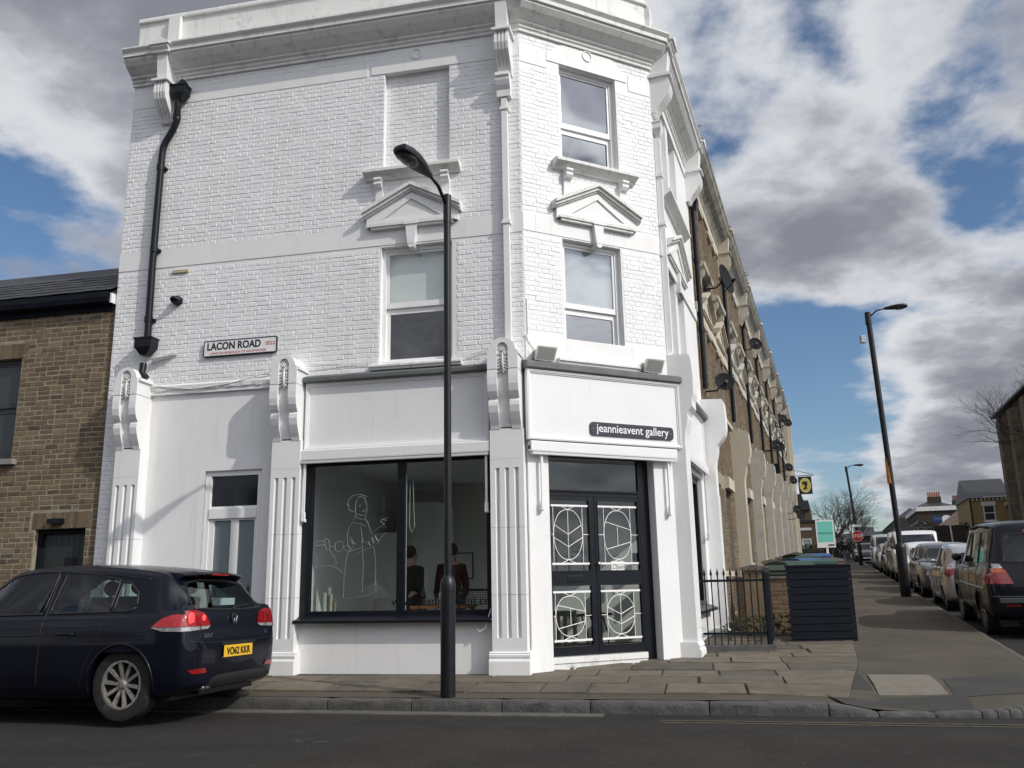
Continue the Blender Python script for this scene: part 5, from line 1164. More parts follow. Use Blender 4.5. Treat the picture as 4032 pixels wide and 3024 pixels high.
def bin_(x, y, z, c, lbl, rot=0):
    t = thing('wheelie_bin', lbl, 'wheelie bin', (x,y,z), 'wheelie bins behind the bin store'); m = GB[c]
    F = Fr(V(x,y,z), V(cos(rot),sin(rot),0), V(sin(rot),-cos(rot),0)); mb = MB()
    mb.add([F(a*s,n*s2,zz) for zz,s,s2 in ((.08,.22,.24),(.96,.285,.34)) for a,n in ((-1,-1),(1,-1),(1,1),(-1,1))],[(0,1,5,4),(1,2,6,5),(2,3,7,6),(3,0,4,7),(0,3,2,1)]); mb.box(F,(-.3,.3),(-.36,.36),(.93,.98)); mb.build('body', m, t)
    mb = MB(); mb.extr(F,[(-.38,.985),(.37,.985),(.38,1.02),(.30,1.07),(.0,1.10),(-.32,1.08),(-.38,1.03)],-.30,.30); mb.tube([F(-.24,-.40,1.03),F(.24,-.40,1.03)],.018,6); mb.build('lid', m, t, bevel=.012)
    mb = MB(); 
    for s in (-1,1): mb.lathe(F(s*.22,-.26,.1),[(.1,0),(.1,.05)],axis=F.d*s,seg=12)
    mb.build('wheels', M['black'], t, kind='stuff')
for k,(al,out,dz_,c,lbl) in enumerate(((4.7,1.05,.0,'d','dark green bin at the left behind the bin store'),(6.1,1.22,.05,'g','green bin with a wide lid right behind the bin store top'),(6.6,1.74,.05,'g','second green bin, nearest the footway behind the bin store'),(8.3,1.35,.07,'b','bright blue lidded bin behind the first green bins'),(8.9,1.70,.04,'d','dark green bin beside the blue lidded one'),(10.9,1.45,.08,'g','green bin in front of the farthest blue lid'),(10.8,1.85,.02,'n','brown bin beside the footway edge'),(13.5,1.6,.1,'b','blue bin farthest up the terrace'),(13.2,1.2,.1,'d','dark green bin farthest up the terrace'))):
    x,y = CO(al,out); bin_(x,y,zpave(x,y)+dz_,c,lbl,rot=[.0,.25,-.15,.35,.1,-.3,.2,.05,.4][k])
# lightwell railing
rl = thing('railings', 'black spiked railings on a stone kerb round the lightwell beside the gallery', 'railings', (3.1,12.8,.2))
P1, P2, P3 = V(2.66,12.76,0), V(3.62,12.74,0), V(4.02,13.86,0)
F1 = Fr(P1, (P2-P1).normalized(), V(0,-1,0)); L1 = (P2-P1).length; d_ = (P3-P2).normalized(); F2 = Fr(P2, d_, V(d_.y,-d_.x,0)); L2_ = (P3-P2).length
mb = MB(); mb.box(F1,(0,L1+.02),(-.2,.04),(.10,.325)); mb.box(F2,(.01,L2_),(-.2,.045),(.10,.322)); mb.build('kerb_stone', M['granite'], rl, bevel=.01)
mb = MB(); mb.box(F1,(0,L1),(-.06,-.04),(.47,.50)); mb.box(F1,(0,L1),(-.065,-.035),(1.20,1.235)); mb.box(F2,(0,L2_),(-.06,-.04),(.47,.50)); mb.box(F2,(0,L2_),(-.065,-.035),(1.20,1.235))
mb.box(F1,(L1-.05,L1+.01),(-.08,-.02),(.32,1.33)); mb.build('rails', M['black'], rl)
def bar(F, a): 
    mb = MB(); b = F(a,-.05,0); mb.tube([b+V(0,0,.32),b+V(0,0,1.29),b+V(0,0,1.31),b+V(0,0,1.33),b+V(0,0,1.40)],[.010,.010,.021,.017,.001],6); mb.build('bar', M['black'], rl)
for k in range(10): bar(F1, .07+k*.093)
for k in range(12): bar(F2, .08+k*.095)
mb = MB(); mb.box(FC,(.9,3.6),(.02,.9),(-.6,-.5)); 
o = mb.build('lightwell', M['white']); o['kind'] = 'structure'
# ================================================================ street lamps
def lamp(P, hpole, hd, armrise, armlen, rad, lbl, label_box=None, headlen=.62, base_h=1.17, tilt=0, sleeve=(.082,.058), lean=V(0,0,0)):
    t = thing('street_lamp', lbl, 'street lamp', tuple(P), 'street lamps'); hd = hd.normalized(); up = V(0,0,1); side = hd.cross(up)
    top = P+V(0,0,hpole)+lean*hpole
    mb = MB(); mb.lathe(P,[(rad*1.0*sleeve[0]/.082*1.0,-.05),(sleeve[0],0),(sleeve[0],base_h-.1),(sleeve[0]*1.06,base_h-.1),(sleeve[0]*1.06,base_h-.03),(sleeve[0]*.9,base_h+.03),(rad,base_h+.07)],seg=20); mb.tube([P+V(0,0,base_h),top],rad,18); mb.lathe(top-V(0,0,.36),[(rad*1.12,0),(rad*1.12,.36),(rad*.5,.38)],seg=16)
    mb.build('column', M['pole'], t, smooth=True, auto=35)
    mb = MB(); a1 = top+hd*armlen+V(0,0,armrise); mb.tube([top-V(0,0,.12)+hd*rad*.8,top+hd*armlen*.55+V(0,0,armrise*.45),a1],.022,8); mb.build('arm', M['pole'], t, smooth=True)
    ax = (hd+V(0,0,tilt)).normalized(); u2 = side.cross(ax).normalized(); u2 = u2 if u2.z > 0 else -u2
    st = [(0,.03,.035,.03),(.08,.05,.05,.04),(.2,.095,.065,.05),(.36,.125,.07,.06),(.5,.125,.065,.06),(.6,.095,.05,.05),(headlen,.05,.03,.03)]
    vs, fs = [], []; k = 12
    for s_, w, hu, hl in st:
        c = a1+ax*s_
        for i in range(k):
            th = 2*pi*i/k; cc, ss = cos(th), sin(th); vs.append(c+side*w*(abs(cc)**.7*(1 if cc>0 else -1))+u2*((hu if ss>0 else hl)*(abs(ss)**.7*(1 if ss>0 else -1))))
    m = len(st)
    for i in range(m-1):
        for j in range(k): fs.append((i*k+j,i*k+(j+1)%k,(i+1)*k+(j+1)%k,(i+1)*k+j))
    fs += [tuple(range(k)),tuple(range(m*k-1,(m-1)*k-1,-1))]
    mb = MB(); mb.add(vs,fs); h = mb.build('lamp_head', M['pole'], t, smooth=True, auto=45)
    mb = MB(); R = Matrix((side,ax,u2)).transposed(); mb.ell(a1+ax*.42-u2*.045,.10,.15,.045,R,16,8); mb.build('lamp_lens', mat('lamp_lens',(.10,.105,.10),.08,var=.5,vscale=30), h, smooth=True)
    return t, top
L1p = gpt(1.6-1.235, .365, 0); 
lamp(V(-.748,9.76,.068), 5.80, (nA*.887+dA*.307), .12, .34, .043, 'black lamp post on the kerb in front of the gallery shop window', base_h=1.20, tilt=.16)
x,y = CO(13.9,3.80); tt, tp = lamp(V(x,y,zpave(x,y)), 8.0, nC, .06, .45, .075, 'tall black lamp post on the footway beside the parked cars', base_h=1.35, sleeve=(.135,.1), tilt=.03, lean=V(-.022,-.004,0))
mb = MB(); q = V(x,y,zpave(x,y)); 
for z0,z1,m in ((3.05,3.75,mat('orange_tape',(.55,.22,.03),.6)),): mb.lathe(q+V(-.022*z0,0,z0),[(.079,0),(.079,z1-z0)],seg=16); mb.build('orange_sticker', m, tt)
mb = MB(); mb.box(Fr(q+V(-.25,-.0,0),V(1,0,0),V(0,-1,0)),(-.20,-.06),(-.06,.06),(7.1,7.32)); mb.build('control_box', M['grille'], tt, bevel=.01)
x,y = CO(48,3.75); tt, tp = lamp(V(x,y,zpave(x,y)), 6.3, nC, .06, .45, .07, 'farthest lamp post, carrying the red STOP sign', base_h=1.3, sleeve=(.12,.1), tilt=.0, lean=V(-.05,0,0))
zg = zpave(x,y); F = Fr(V(x-.1,y-.14,0), V(.94,-.33,0).normalized(), -dC); RED = mat('stop_red',(.55,.02,.02),.4); SW = mat('sign_face_white',(.8,.8,.8),.4)
st = thing('stop_sign', 'red octagonal STOP sign on the farthest lamp post', 'stop sign', (x,y,zg)); o8 = lambda r: [(r*cos(pi/8+pi/4*i),1.83+zg+r*sin(pi/8+pi/4*i)) for i in range(8)]
mb = MB(); mb.prism(F,o8(.36),-.01,.0); mb.build('rim', SW, st); mb = MB(); mb.prism(F,o8(.335),.0,.006); mb.build('plate', RED, st)
lettering('lettering','STOP',F,0,.009,1.83+zg,.27,SW,st,bold=.006,extrude=.001); mb = MB(); mb.box(F,(-.27,.27),(-.01,.0),(2.42+zg,2.55+zg)); mb.build('small_plate', SW, st)
# estate agent board
F = Fr(V(*CO(22,1.9),0), (V(1,-.25,0)).normalized(), V(-.25,-1,0).normalized()); zg = zpave(*CO(22,1.9)); ea = thing('estate_agent_board', 'white and turquoise estate agent board on a white post among the bins', 'sale board', tuple(F(0,0,zg)))
b0, b1 = 2.06, 2.98; mb = MB(); mb.box(F,(-.04,.04),(-.05,0),(zg,b1+.3)); mb.build('post', M['wframe'], ea); dx = .02
mb = MB(); mb.box(F,(-.34,.30),(.002,.02),(b0+.22,b1+.30)); mb.build('board', SW, ea); mb = MB(); mb.box(F,(-.29,.25),(.02,.024),(b0+.42,b1+.25)); mb.build('panel', mat('turquoise_print',(.18,.62,.52),.5), ea)
TD = mat('dark_teal_print',(.02,.17,.14),.5); lettering('lettering','nested.com',F,-.02,.026,b0+.75,.115,TD,ea,bold=.001,extrude=.0005)
mb = MB(); mb.box(F,(.04,.26),(.02,.024),(b0+.27,b0+.345)); mb.build('for_sale_strip', mat('dark_print',(.05,.05,.055),.6), ea); lettering('lettering','FOR SALE',F,.15,.026,b0+.307,.045,SW,ea,extrude=.0005)
# hanging sign
al = 25.; F = Fr(FC(al,0,0), nC, -dC); hs = thing('hanging_sign', 'black hanging sign with a yellow oval and a head silhouette', 'hanging sign', tuple(F(1.3,0,4.5)))
sx0, sz0 = 1.02, 4.53; w, h = .52, .72
mb = MB(); mb.box(F,(sx0,sx0+w),(-.03,.0),(sz0,sz0+h)); mb.build('board', MATS['sign_slate_black'], hs); k = 28; c = (sx0+w/2,sz0+h/2)
mb = MB(); mb.prism(F,[(c[0]+.22*cos(2*pi*i/k),c[1]+.295*sin(2*pi*i/k)) for i in range(k)],0,.006); mb.build('oval', mat('sign_yellow',(.62,.53,.08),.5), hs)
mb = MB(); mb.ring(F,[(c[0]+.22*cos(2*pi*i/k),c[1]+.295*sin(2*pi*i/k)) for i in range(k)],[(c[0]+.19*cos(2*pi*i/k),c[1]+.262*sin(2*pi*i/k)) for i in range(k)],.006,.010); mb.build('oval_rim', mat('sign_pale_yellow',(.72,.68,.30),.5), hs)
sil = [(-.06,-.19),(-.01,-.175),(.02,-.14),(.10,-.145),(.05,-.09),(.035,-.04),(.09,-.02),(.095,.01),(.10,.035),(.09,.06),(.09,.11),(.06,.16),(.0,.165),(-.06,.15),(-.10,.16),(-.115,.11),(-.115,.05),(-.09,.035),(-.07,.05),(-.03,.02),(-.02,-.03),(-.04,-.09),(-.075,-.13),(-.075,-.17)]
mb = MB(); mb.prism(F,[(c[0]+x*1.0,c[1]+z) for x,z in sil],.006,.012); mb.build('silhouette', MATS['sign_slate_black'], hs)
mb = MB(); mb.tube([F(.3,-.015,sz0+h+.04),F(1.65,-.015,sz0+h+.04)],.015,6); mb.tube([F(.3,-.015,sz0+h+.5),F(1.62,-.015,sz0+h+.06)],.006,4); mb.tube([F(.35,-.1,sz0+h+.42),F(1.62,-.015,sz0+h+.06)],.006,4); mb.box(F,(.0,.32),(-.03,.0),(sz0+h,sz0+h+.6)); mb.build('bracket_arm', M['black'], hs)
# street name plate etc on the far building are built with it

# ================================================================ far buildings and trees
def FX(al, out0=0, z0=0): return Fr(FC(al,0,0), nC, -dC)
def win(F, a0, a1, z0, z1, n, parent, fm, gm=None, name='window', bar=True):
    gm = gm or MATS['terrace_glass']; mb = MB(); rect(mb, F, (a0,a1),(z0,z1), n, .07, .05)
    if bar: mb.box(F,(a0+.07,a1-.07),(n,n+.04),((z0+z1)/2-.03,(z0+z1)/2+.03))
    f = mb.build(name, fm, parent); mb = MB(); mb.box(F,(a0+.06,a1-.06),(n-.02,n+.012),(z0+.06,z1-.06)); mb.build('pane', gm, f); return f
YB = mat('yellow_stock_brick',(.38,.28,.13),.9,var=.35,vscale=9,bump=.01,bscale=12); DBR = mat('dark_brick',(.055,.042,.032),.9,var=.35,vscale=7,bump=.01,bscale=12)
MBR = mat('brown_wall_brick',(.135,.095,.058),.9,var=.4,vscale=7,bump=.01,bscale=12); RND = mat('yellow_render',(.5,.43,.20),.85,var=.15,vscale=3)
F = FX(62); yb = thing('yellow_brick_house','yellow brick house with grey slate roof across the street','house',tuple(F(13.7,-3,2.3)))
mb = MB(); mb.box(F,(12.3,15.1),(-7,0),(1.5,6.9)); mb.build('wall', YB, yb)
mb = MB(); mb.extr(F,[(.25,6.85),(-3.2,8.55),(-6.9,6.9),(-6.9,6.8)],12.2,15.2); mb.build('roof', M['slate'], yb)
f = win(F,13.18,13.97,5.12,6.3,0,yb,M['wframe']); mb = MB(); mb.box(F,(13.08,14.07),(-.01,.08),(6.3,6.56)); mb.build('window_head', M['white'], f); mb = MB(); mb.box(F,(13.1,14.12),(-.01,.15),(5.02,5.12)); mb.build('window_sill', M['white'], f)
mb = MB()
for k in range(9): mb.box(F,(12.5+.28*k,12.6+.28*k),(.0,.16),(6.66,6.84))
mb.build('eaves_brackets', M['white'], yb, kind='stuff'); mb = MB(); mb.box(F,(13.2,15.2),(.22,.30),(6.86,6.93)); mb.build('gutter', M['white'], yb)
mb = MB(); mb.box(F,(12.3,12.42),(-.0,.05),(2,6.7)); mb.build('drainpipe', DBR, yb)
yg = thing('yellow_gabled_extension','pale yellow rendered gable next to the yellow brick house','building',tuple(F(15.3,-1,2.3))); mb = MB(); mb.prism(F,[(14.85,2),(16.6,2),(16.6,6.55),(15.5,6.75),(14.85,6.2)],-4,.35); mb.build('wall', RND, yg); mb = MB(); mb.prism(F,[(14.6,6.12),(15.5,6.78),(16.8,6.5),(16.8,6.72),(15.5,7.0),(14.6,6.34)],-4,.6); mb.build('roof', MATS['cream_render'], yg); mb = MB(); mb.box(F,(14.80,14.9),(.3,.42),(5.0,6.3)); mb.build('window_frame', M['wframe'], yg)
# long dark terrace on the far right
rt = thing('brick_tenement','tall dark brown brick building at the right edge of the view','building',tuple(FC(50,16,2)))
FR = Fr(FC(60,14.7,0), -dC, -nC)
RBR = mat('right_building_brick',(.17,.13,.09),.9,var=.45,vscale=4,bump=.01,bscale=12,dirt=((.06,.05,.04),1.5,.5,.7)); mb = MB(); mb.box(FR,(0,26),(-8,0),(1.2,12.6)); mb.build('wall', RBR, rt)
mb = MB(); mb.extr(FR,[(.45,12.55),(.45,12.7),(-4,15.6),(-8.3,12.6)],-.3,26); mb.build('roof', M['slate'], rt)
for k in range(5):
    for z in (4.3,7.2,10.1):
        w_ = win(FR, 1.3+4.2*k, 2.3+4.2*k, z, z+1.7, 0, rt, M['cream']); mb = MB(); mb.box(FR,(1.15+4.2*k,2.45+4.2*k),(.0,.1),(z+1.7,z+1.95)); mb.build('window_head', MATS['stained_stone'], w_); mb = MB(); mb.box(FR,(1.15+4.2*k,2.45+4.2*k),(.0,.14),(z-.12,z)); mb.build('window_sill', MATS['stained_stone'], w_)
for k in range(4):
    mb = MB(); mb.plan(FR,[(3.0+4.2*k,0),(3.5+4.2*k,.8),(4.5+4.2*k,.8),(5.0+4.2*k,0)],1.5,11.8); mb.build('bay', RBR, rt)
mb = MB(); mb.tube([FR(.25,.1,12.4),FR(.25,.1,2)],.07,6); mb.build('drainpipe', M['grille'], rt)
F = FX(75); pk = thing('pink_lean_to','building with a sloping pinkish roof behind the parked cars','building',tuple(F(13,-2,3))); mb = MB(); mb.prism(F,[(11.2,2.5),(14,2.5),(14,7.2),(13.85,7.2),(11.6,5.6)],-5,0); mb.build('wall', mat('pink_roof',(.26,.19,.17),.8,var=.15), pk); mb = MB(); mb.box(F,(11.0,14.3),(0.02,.3),(2.5,5.55)); mb.build('front_wall', MBR, pk)
mb = MB(); mb.prism(F,[(12.3,5.55),(13.9,5.55),(13.9,6.15)],.1,.3); mb.build('timber_gable', YB, pk)
F = FX(90); db = thing('dark_corner_house','dark brick corner house with a white cornice and red chimney pots','house',tuple(F(13,-3,3)))
mb = MB(); mb.box(F,(11.15,14.8),(-14,0),(2.5,7.9)); mb.build('wall', DBR, db); mb = MB(); mb.box(F,(11.0,14.9),(-14.1,.15),(7.85,8.3)); mb.build('white_cornice', M['wstone'], db)
mb = MB(); mb.add([F(11.0,.15,8.3),F(14.9,.15,8.3),F(14.9,-14,8.3),F(11,-14,8.3),F(12.8,-3,9.2),F(12.8,-11,9.2)],[(0,1,4),(1,2,5,4),(2,3,5),(3,0,4,5)]); mb.build('roof', M['slate'], db)
for c0,c1,z1,n,m in ((12.45,13.75,9.45,6,db),(14.85,15.6,9.0,5,db)):
    mb = MB(); mb.box(F,(c0,c1),(-2.5,-1.6),(7,z1)); ch = mb.build('chimney', DBR, db)
    for k in range(n):
        mb = MB(); mb.lathe(F(c0+.12+(c1-c0-.24)*k/(n-1),-2.05,z1),[(.1,0),(.085,.45),(.1,.5)],seg=8); mb.build('chimney_pot', mat('terracotta',(.30,.13,.08),.8,var=.3), ch)
mb = MB(); k=10; mb.prism(F,[(13.35,6.0),(14.35,6.0)]+[(13.85+.5*cos(pi*i/k),6.9+.45*sin(pi*i/k)) for i in range(k+1)],0,.06); mb.build('arched_window', M['wstone'], db)
for k in range(5):
    FS2 = Fr(F(11.15,0,0), -dC*-1, -nC); w_ = win(FS2, 1.2+2.3*k, 2.0+2.3*k, 5.2, 6.9, 0, db, M['wstone'])
F = FX(120); ft = thing('far_terrace','distant white windowed terrace beyond the dark corner house','building',tuple(F(11,-8,4))); mb = MB()
mb.box(F,(11.1,16),(-60,0),(3,9.0)); mb.build('wall', DBR, ft); mb = MB(); mb.add([F(11,0,9),F(16,0,9),F(13,-2,10.4),F(11,-60,9),F(16,-60,9),F(13,-58,10.4)],[(0,1,2),(0,2,5,3),(1,4,5,2)]); mb.build('roof', M['slate'], ft)
FS2 = Fr(F(11.1,0,0), dC, -nC)
for k in range(6): win(FS2, 1.5+4*k, 2.8+4*k, 5.6, 8.0, 0, ft, M['wstone'], bar=False)
# end building on the left side of the street
F = FX(65); eb = thing('end_building','brown brick building with dark mansard roof closing the left side of the street','building',tuple(F(0,-3,2.5)))
mb = MB(); mb.box(F,(-3,.72),(-8,-1.0),(2,6.8)); mb.box(F,(-3,1.3),(-1,0),(2,5.75)); mb.build('wall', MBR, eb)
mb = MB(); mb.box(F,(-3,1.36),(-1.05,.06),(5.72,5.9)); mb.build('parapet', M['slate'], eb); mb = MB(); mb.prism(F,[(-3,6.8),(.7,6.8),(.6,7.6),(.2,7.6),(.1,8.15),(-3,8.3)],-8,-.8); mb.build('mansard_roof', M['slate'], eb)
win(F,-.15,.58,3.55,4.35,0,eb,M['wframe'],bar=False,gm=mat('pale_pane',(.35,.38,.38),.2)); mb = MB(); mb.box(F,(-.35,.68),(0,.03),(5.05,5.25)); sp = mb.build('street_sign', SW, eb); lettering('lettering','CRYSTAL PALACE ROAD',F,.165,.032,5.15,.085,MATS['sign_black'],sp,extrude=.0005)
mb = MB(); mb.box(F,(1.35,1.85),(-3,0),(2,4.9)); mb.build('garden_pier', MBR, eb)
F = FX(78); cg = thing('cream_gabled_house','small dark house with a cream gable at the end of the street','house',tuple(F(4,-3,2.8))); mb = MB(); mb.box(F,(2.9,4.15),(-5,0),(2,4.5)); mb.build('wall', M['navy'], cg); mb = MB(); mb.prism(F,[(4.16,2.2),(4.6,2.2),(4.6,3.6),(4.4,4.45),(4.16,3.7)],-5,.02); mb.build('gable', RND, cg); win(F,3.5,3.85,3.0,3.5,.01,cg,M['wframe'],bar=False)
F = FX(150); hz_ = thing('distant_houses','row of distant houses closing the far end of the street','houses',tuple(F(5,0,5)))
for k,(a,b,h) in enumerate(((-6,3,6.8),(3,6.2,6.0),(6.2,9.5,7.0),(9.5,11,6.2),(16,24,9))):
    mb = MB(); mb.box(F,(a+.05,b-.05),(-8,0),(3.5,h+1)); w_ = mb.build('house_front', MBR if k%2 else DBR, hz_); mb = MB(); mb.extr(F,[(.3,h+.9),(-4,h+2.6),(-8.3,h+.9)],a,b); mb.build('roof', M['slate'], w_)
def tree(name, P, h, spread, seed, lbl, depth=6, r0=.16, first=.3, nb=3, m=None):
    t = thing(name, lbl, 'tree', tuple(P)); r = random.Random(seed); tr, cr_b = MB(), MB()
    def grow(p, d, L_, rad, lev):
        pts = [p]; rr = [rad]; n = 3; q = p; dd = d.copy()
        for i in range(n):
            dd = (dd + V(r.gauss(0,.13),r.gauss(0,.13),r.gauss(.04,.08))).normalized(); q = q + dd*L_/n; pts.append(q); rr.append(rad*(1-.42*(i+1)/n))
        (tr if lev < 2 else cr_b).tube(pts, rr, 6 if lev < 2 else 3, caps=False)
        if lev >= depth: return
        k = nb if lev else nb+1
        for i in range(k):
            ax = dd.orthogonal().normalized(); ax = Matrix.Rotation(2*pi*i/k+r.uniform(-.6,.6),3,dd)@ax
            nd = (dd + ax*spread*r.uniform(.6,1.25)).normalized(); grow(pts[-1] if r.random()<.6 else pts[-2], nd, L_*r.uniform(.66,.88), rad*.56, lev+1)
    grow(V(*P), V(0,0,1), h*first, r0, 0)
    tr.build('trunk', m or M['bark'], t, smooth=True); o = cr_b.build('crown', m or M['bark'], t, recalc=False); o['kind'] = 'stuff'; return t
tree('bare_tree', FC(70,2.1,2.2), 8.8, .58, 3, 'large bare winter tree behind the estate agent board', depth=7, r0=.22, first=.22, nb=3)
tree('bare_tree', FC(74,4.2,2.4), 6.6, .5, 9, 'smaller bare tree left of the STOP sign', depth=6, r0=.16, first=.24, nb=3)
x,y = CO(56,19.4); tree('bare_tree', V(x,y,2.2), 16.5, .5, 5, 'tall bare tree with fine twigs over the dark building at the right', depth=7, r0=.3, first=.24, nb=3)
x,y = CO(66,2.6); foliage('evergreen_shrub', V(x,y,3.2), 2.4,1.5,1.4, 2600, .14, LEAFD, 'dark evergreen shrub mass at the end of the terrace', 'shrub', 8)
x,y = CO(58,.4); foliage('evergreen_shrub', V(x,y,2.8), .9,.8,.9, 1200, .10, LEAFD, 'low dark shrub below the window of the end building', 'shrub', 12)
for k,(al,out,rx,rz,h,l) in enumerate(((64,12.0,2.2,1.6,3.6,'dark hedge across the street left of the yellow brick house'),(72,9.9,1.6,1.8,4.0,'dark tree mass in front of the corner house'))):
    x,y = CO(al,out); foliage('hedge', V(x,y,h), rx,1.6,rz, 2600, .15, LEAFD, l, 'hedge', 20+k)
F = FX(58); mb = MB(); mb.box(F,(11.8,14.6),(-.3,0),(1.8,3.9)); mb.box(F,(9.6,11.8),(-4.3,-4),(1.8,4.9)); o = mb.build('garden_wall', DBR); tag(o,'dark garden wall across the street behind the parked cars','wall'); o['kind']='stuff'
x,y = CO(58,10.4); tp_ = thing('signpost','thin white post with a short cross bar across the street','post',(x,y,2)); mb = MB(); mb.tube([V(x,y,1.9),V(x-.1,y,4.75)],.05,6); mb.build('post', M['wframe'], tp_); mb = MB(); mb.box(Fr(V(x-.1,y,0),V(1,0,0),V(0,-1,0)),(-.3,.35),(-.03,.03),(4.7,4.8)); mb.build('cross_bar', M['wframe'], tp_)
F = FX(68); bs_ = thing('blue_sign','small blue sign board in front of the dark corner house','sign',tuple(F(10.6,0,4))); mb = MB(); mb.box(F,(10.25,10.95),(0,.04),(5.45,6.0)); mb.build('board', mat('sign_blue',(.06,.16,.45),.5), bs_); mb = MB(); mb.box(F,(10.57,10.63),(-.05,0),(2.3,5.5)); mb.build('post', M['pole'], bs_)
lettering('lettering','TYRES',F,10.6,.045,5.75,.2,SW,bs_,extrude=.0005)
# ================================================================ cars
def smooth_key(keys, x):
    """catmull-rom through keys [(x, a, b, ...)]"""
    n = len(keys)
    if x <= keys[0][0]: return keys[0][1:]
    if x >= keys[-1][0]: return keys[-1][1:]
    for i in range(n-1):
        if keys[i][0] <= x <= keys[i+1][0]: break
    p0, p1, p2, p3 = keys[max(i-1,0)], keys[i], keys[i+1], keys[min(i+2,n-1)]
    h = p2[0]-p1[0]; t = (x-p1[0])/h; out = []
    for k in range(1, len(p1)):
        m1 = (p2[k]-p0[k])/max(p2[0]-p0[0],1e-6)*h; m2 = (p3[k]-p1[k])/max(p3[0]-p1[0],1e-6)*h
        d = p2[k]-p1[k]
        if d == 0: m1 = m2 = 0
        else:
            m1 = max(0,min(m1/d,3))*d; m2 = max(0,min(m2/d,3))*d
        out.append((2*t**3-3*t*t+1)*p1[k]+(t**3-2*t*t+t)*m1+(-2*t**3+3*t*t)*p2[k]+(t**3-t*t)*m2)
    return tuple(out)
FL = Fr(V(0,0,0), V(1,0,0), V(0,1,0))
def section(x, S):
    """half section of the body at x: list of (y,z) from bottom centre to top centre"""
    zt, Wd, zb, Wr, belt = smooth_key(S, x)
    b = min(belt, zt-.03); top = zt
    if zt-b > .12: ze = top-.075; we = Wr
    else: ze = top-.02; we = Wd*.93
    P = [(0,zb),(Wd*.80,zb),(Wd*.93,zb+.03),(Wd*.975,zb+.12),(Wd*.995,zb+.25),(Wd,(zb+.25+b)/2),(Wd*.992,b-.12 if b-.12>zb+.3 else (zb+.3+b)/2),(Wd*.968,b-.03),(Wd*.94,b)]
    for k in range(1,6):
        t = k/5; P.append((Wd*.94+(we-Wd*.94)*(t**1.08), b+(ze-b)*t))
    P += [(we*.93,top-.033 if zt-b>.12 else top-.008),(we*.78,top-.012 if zt-b>.12 else top-.003),(we*.4,top+.002),(0,top+.006)]
    return P
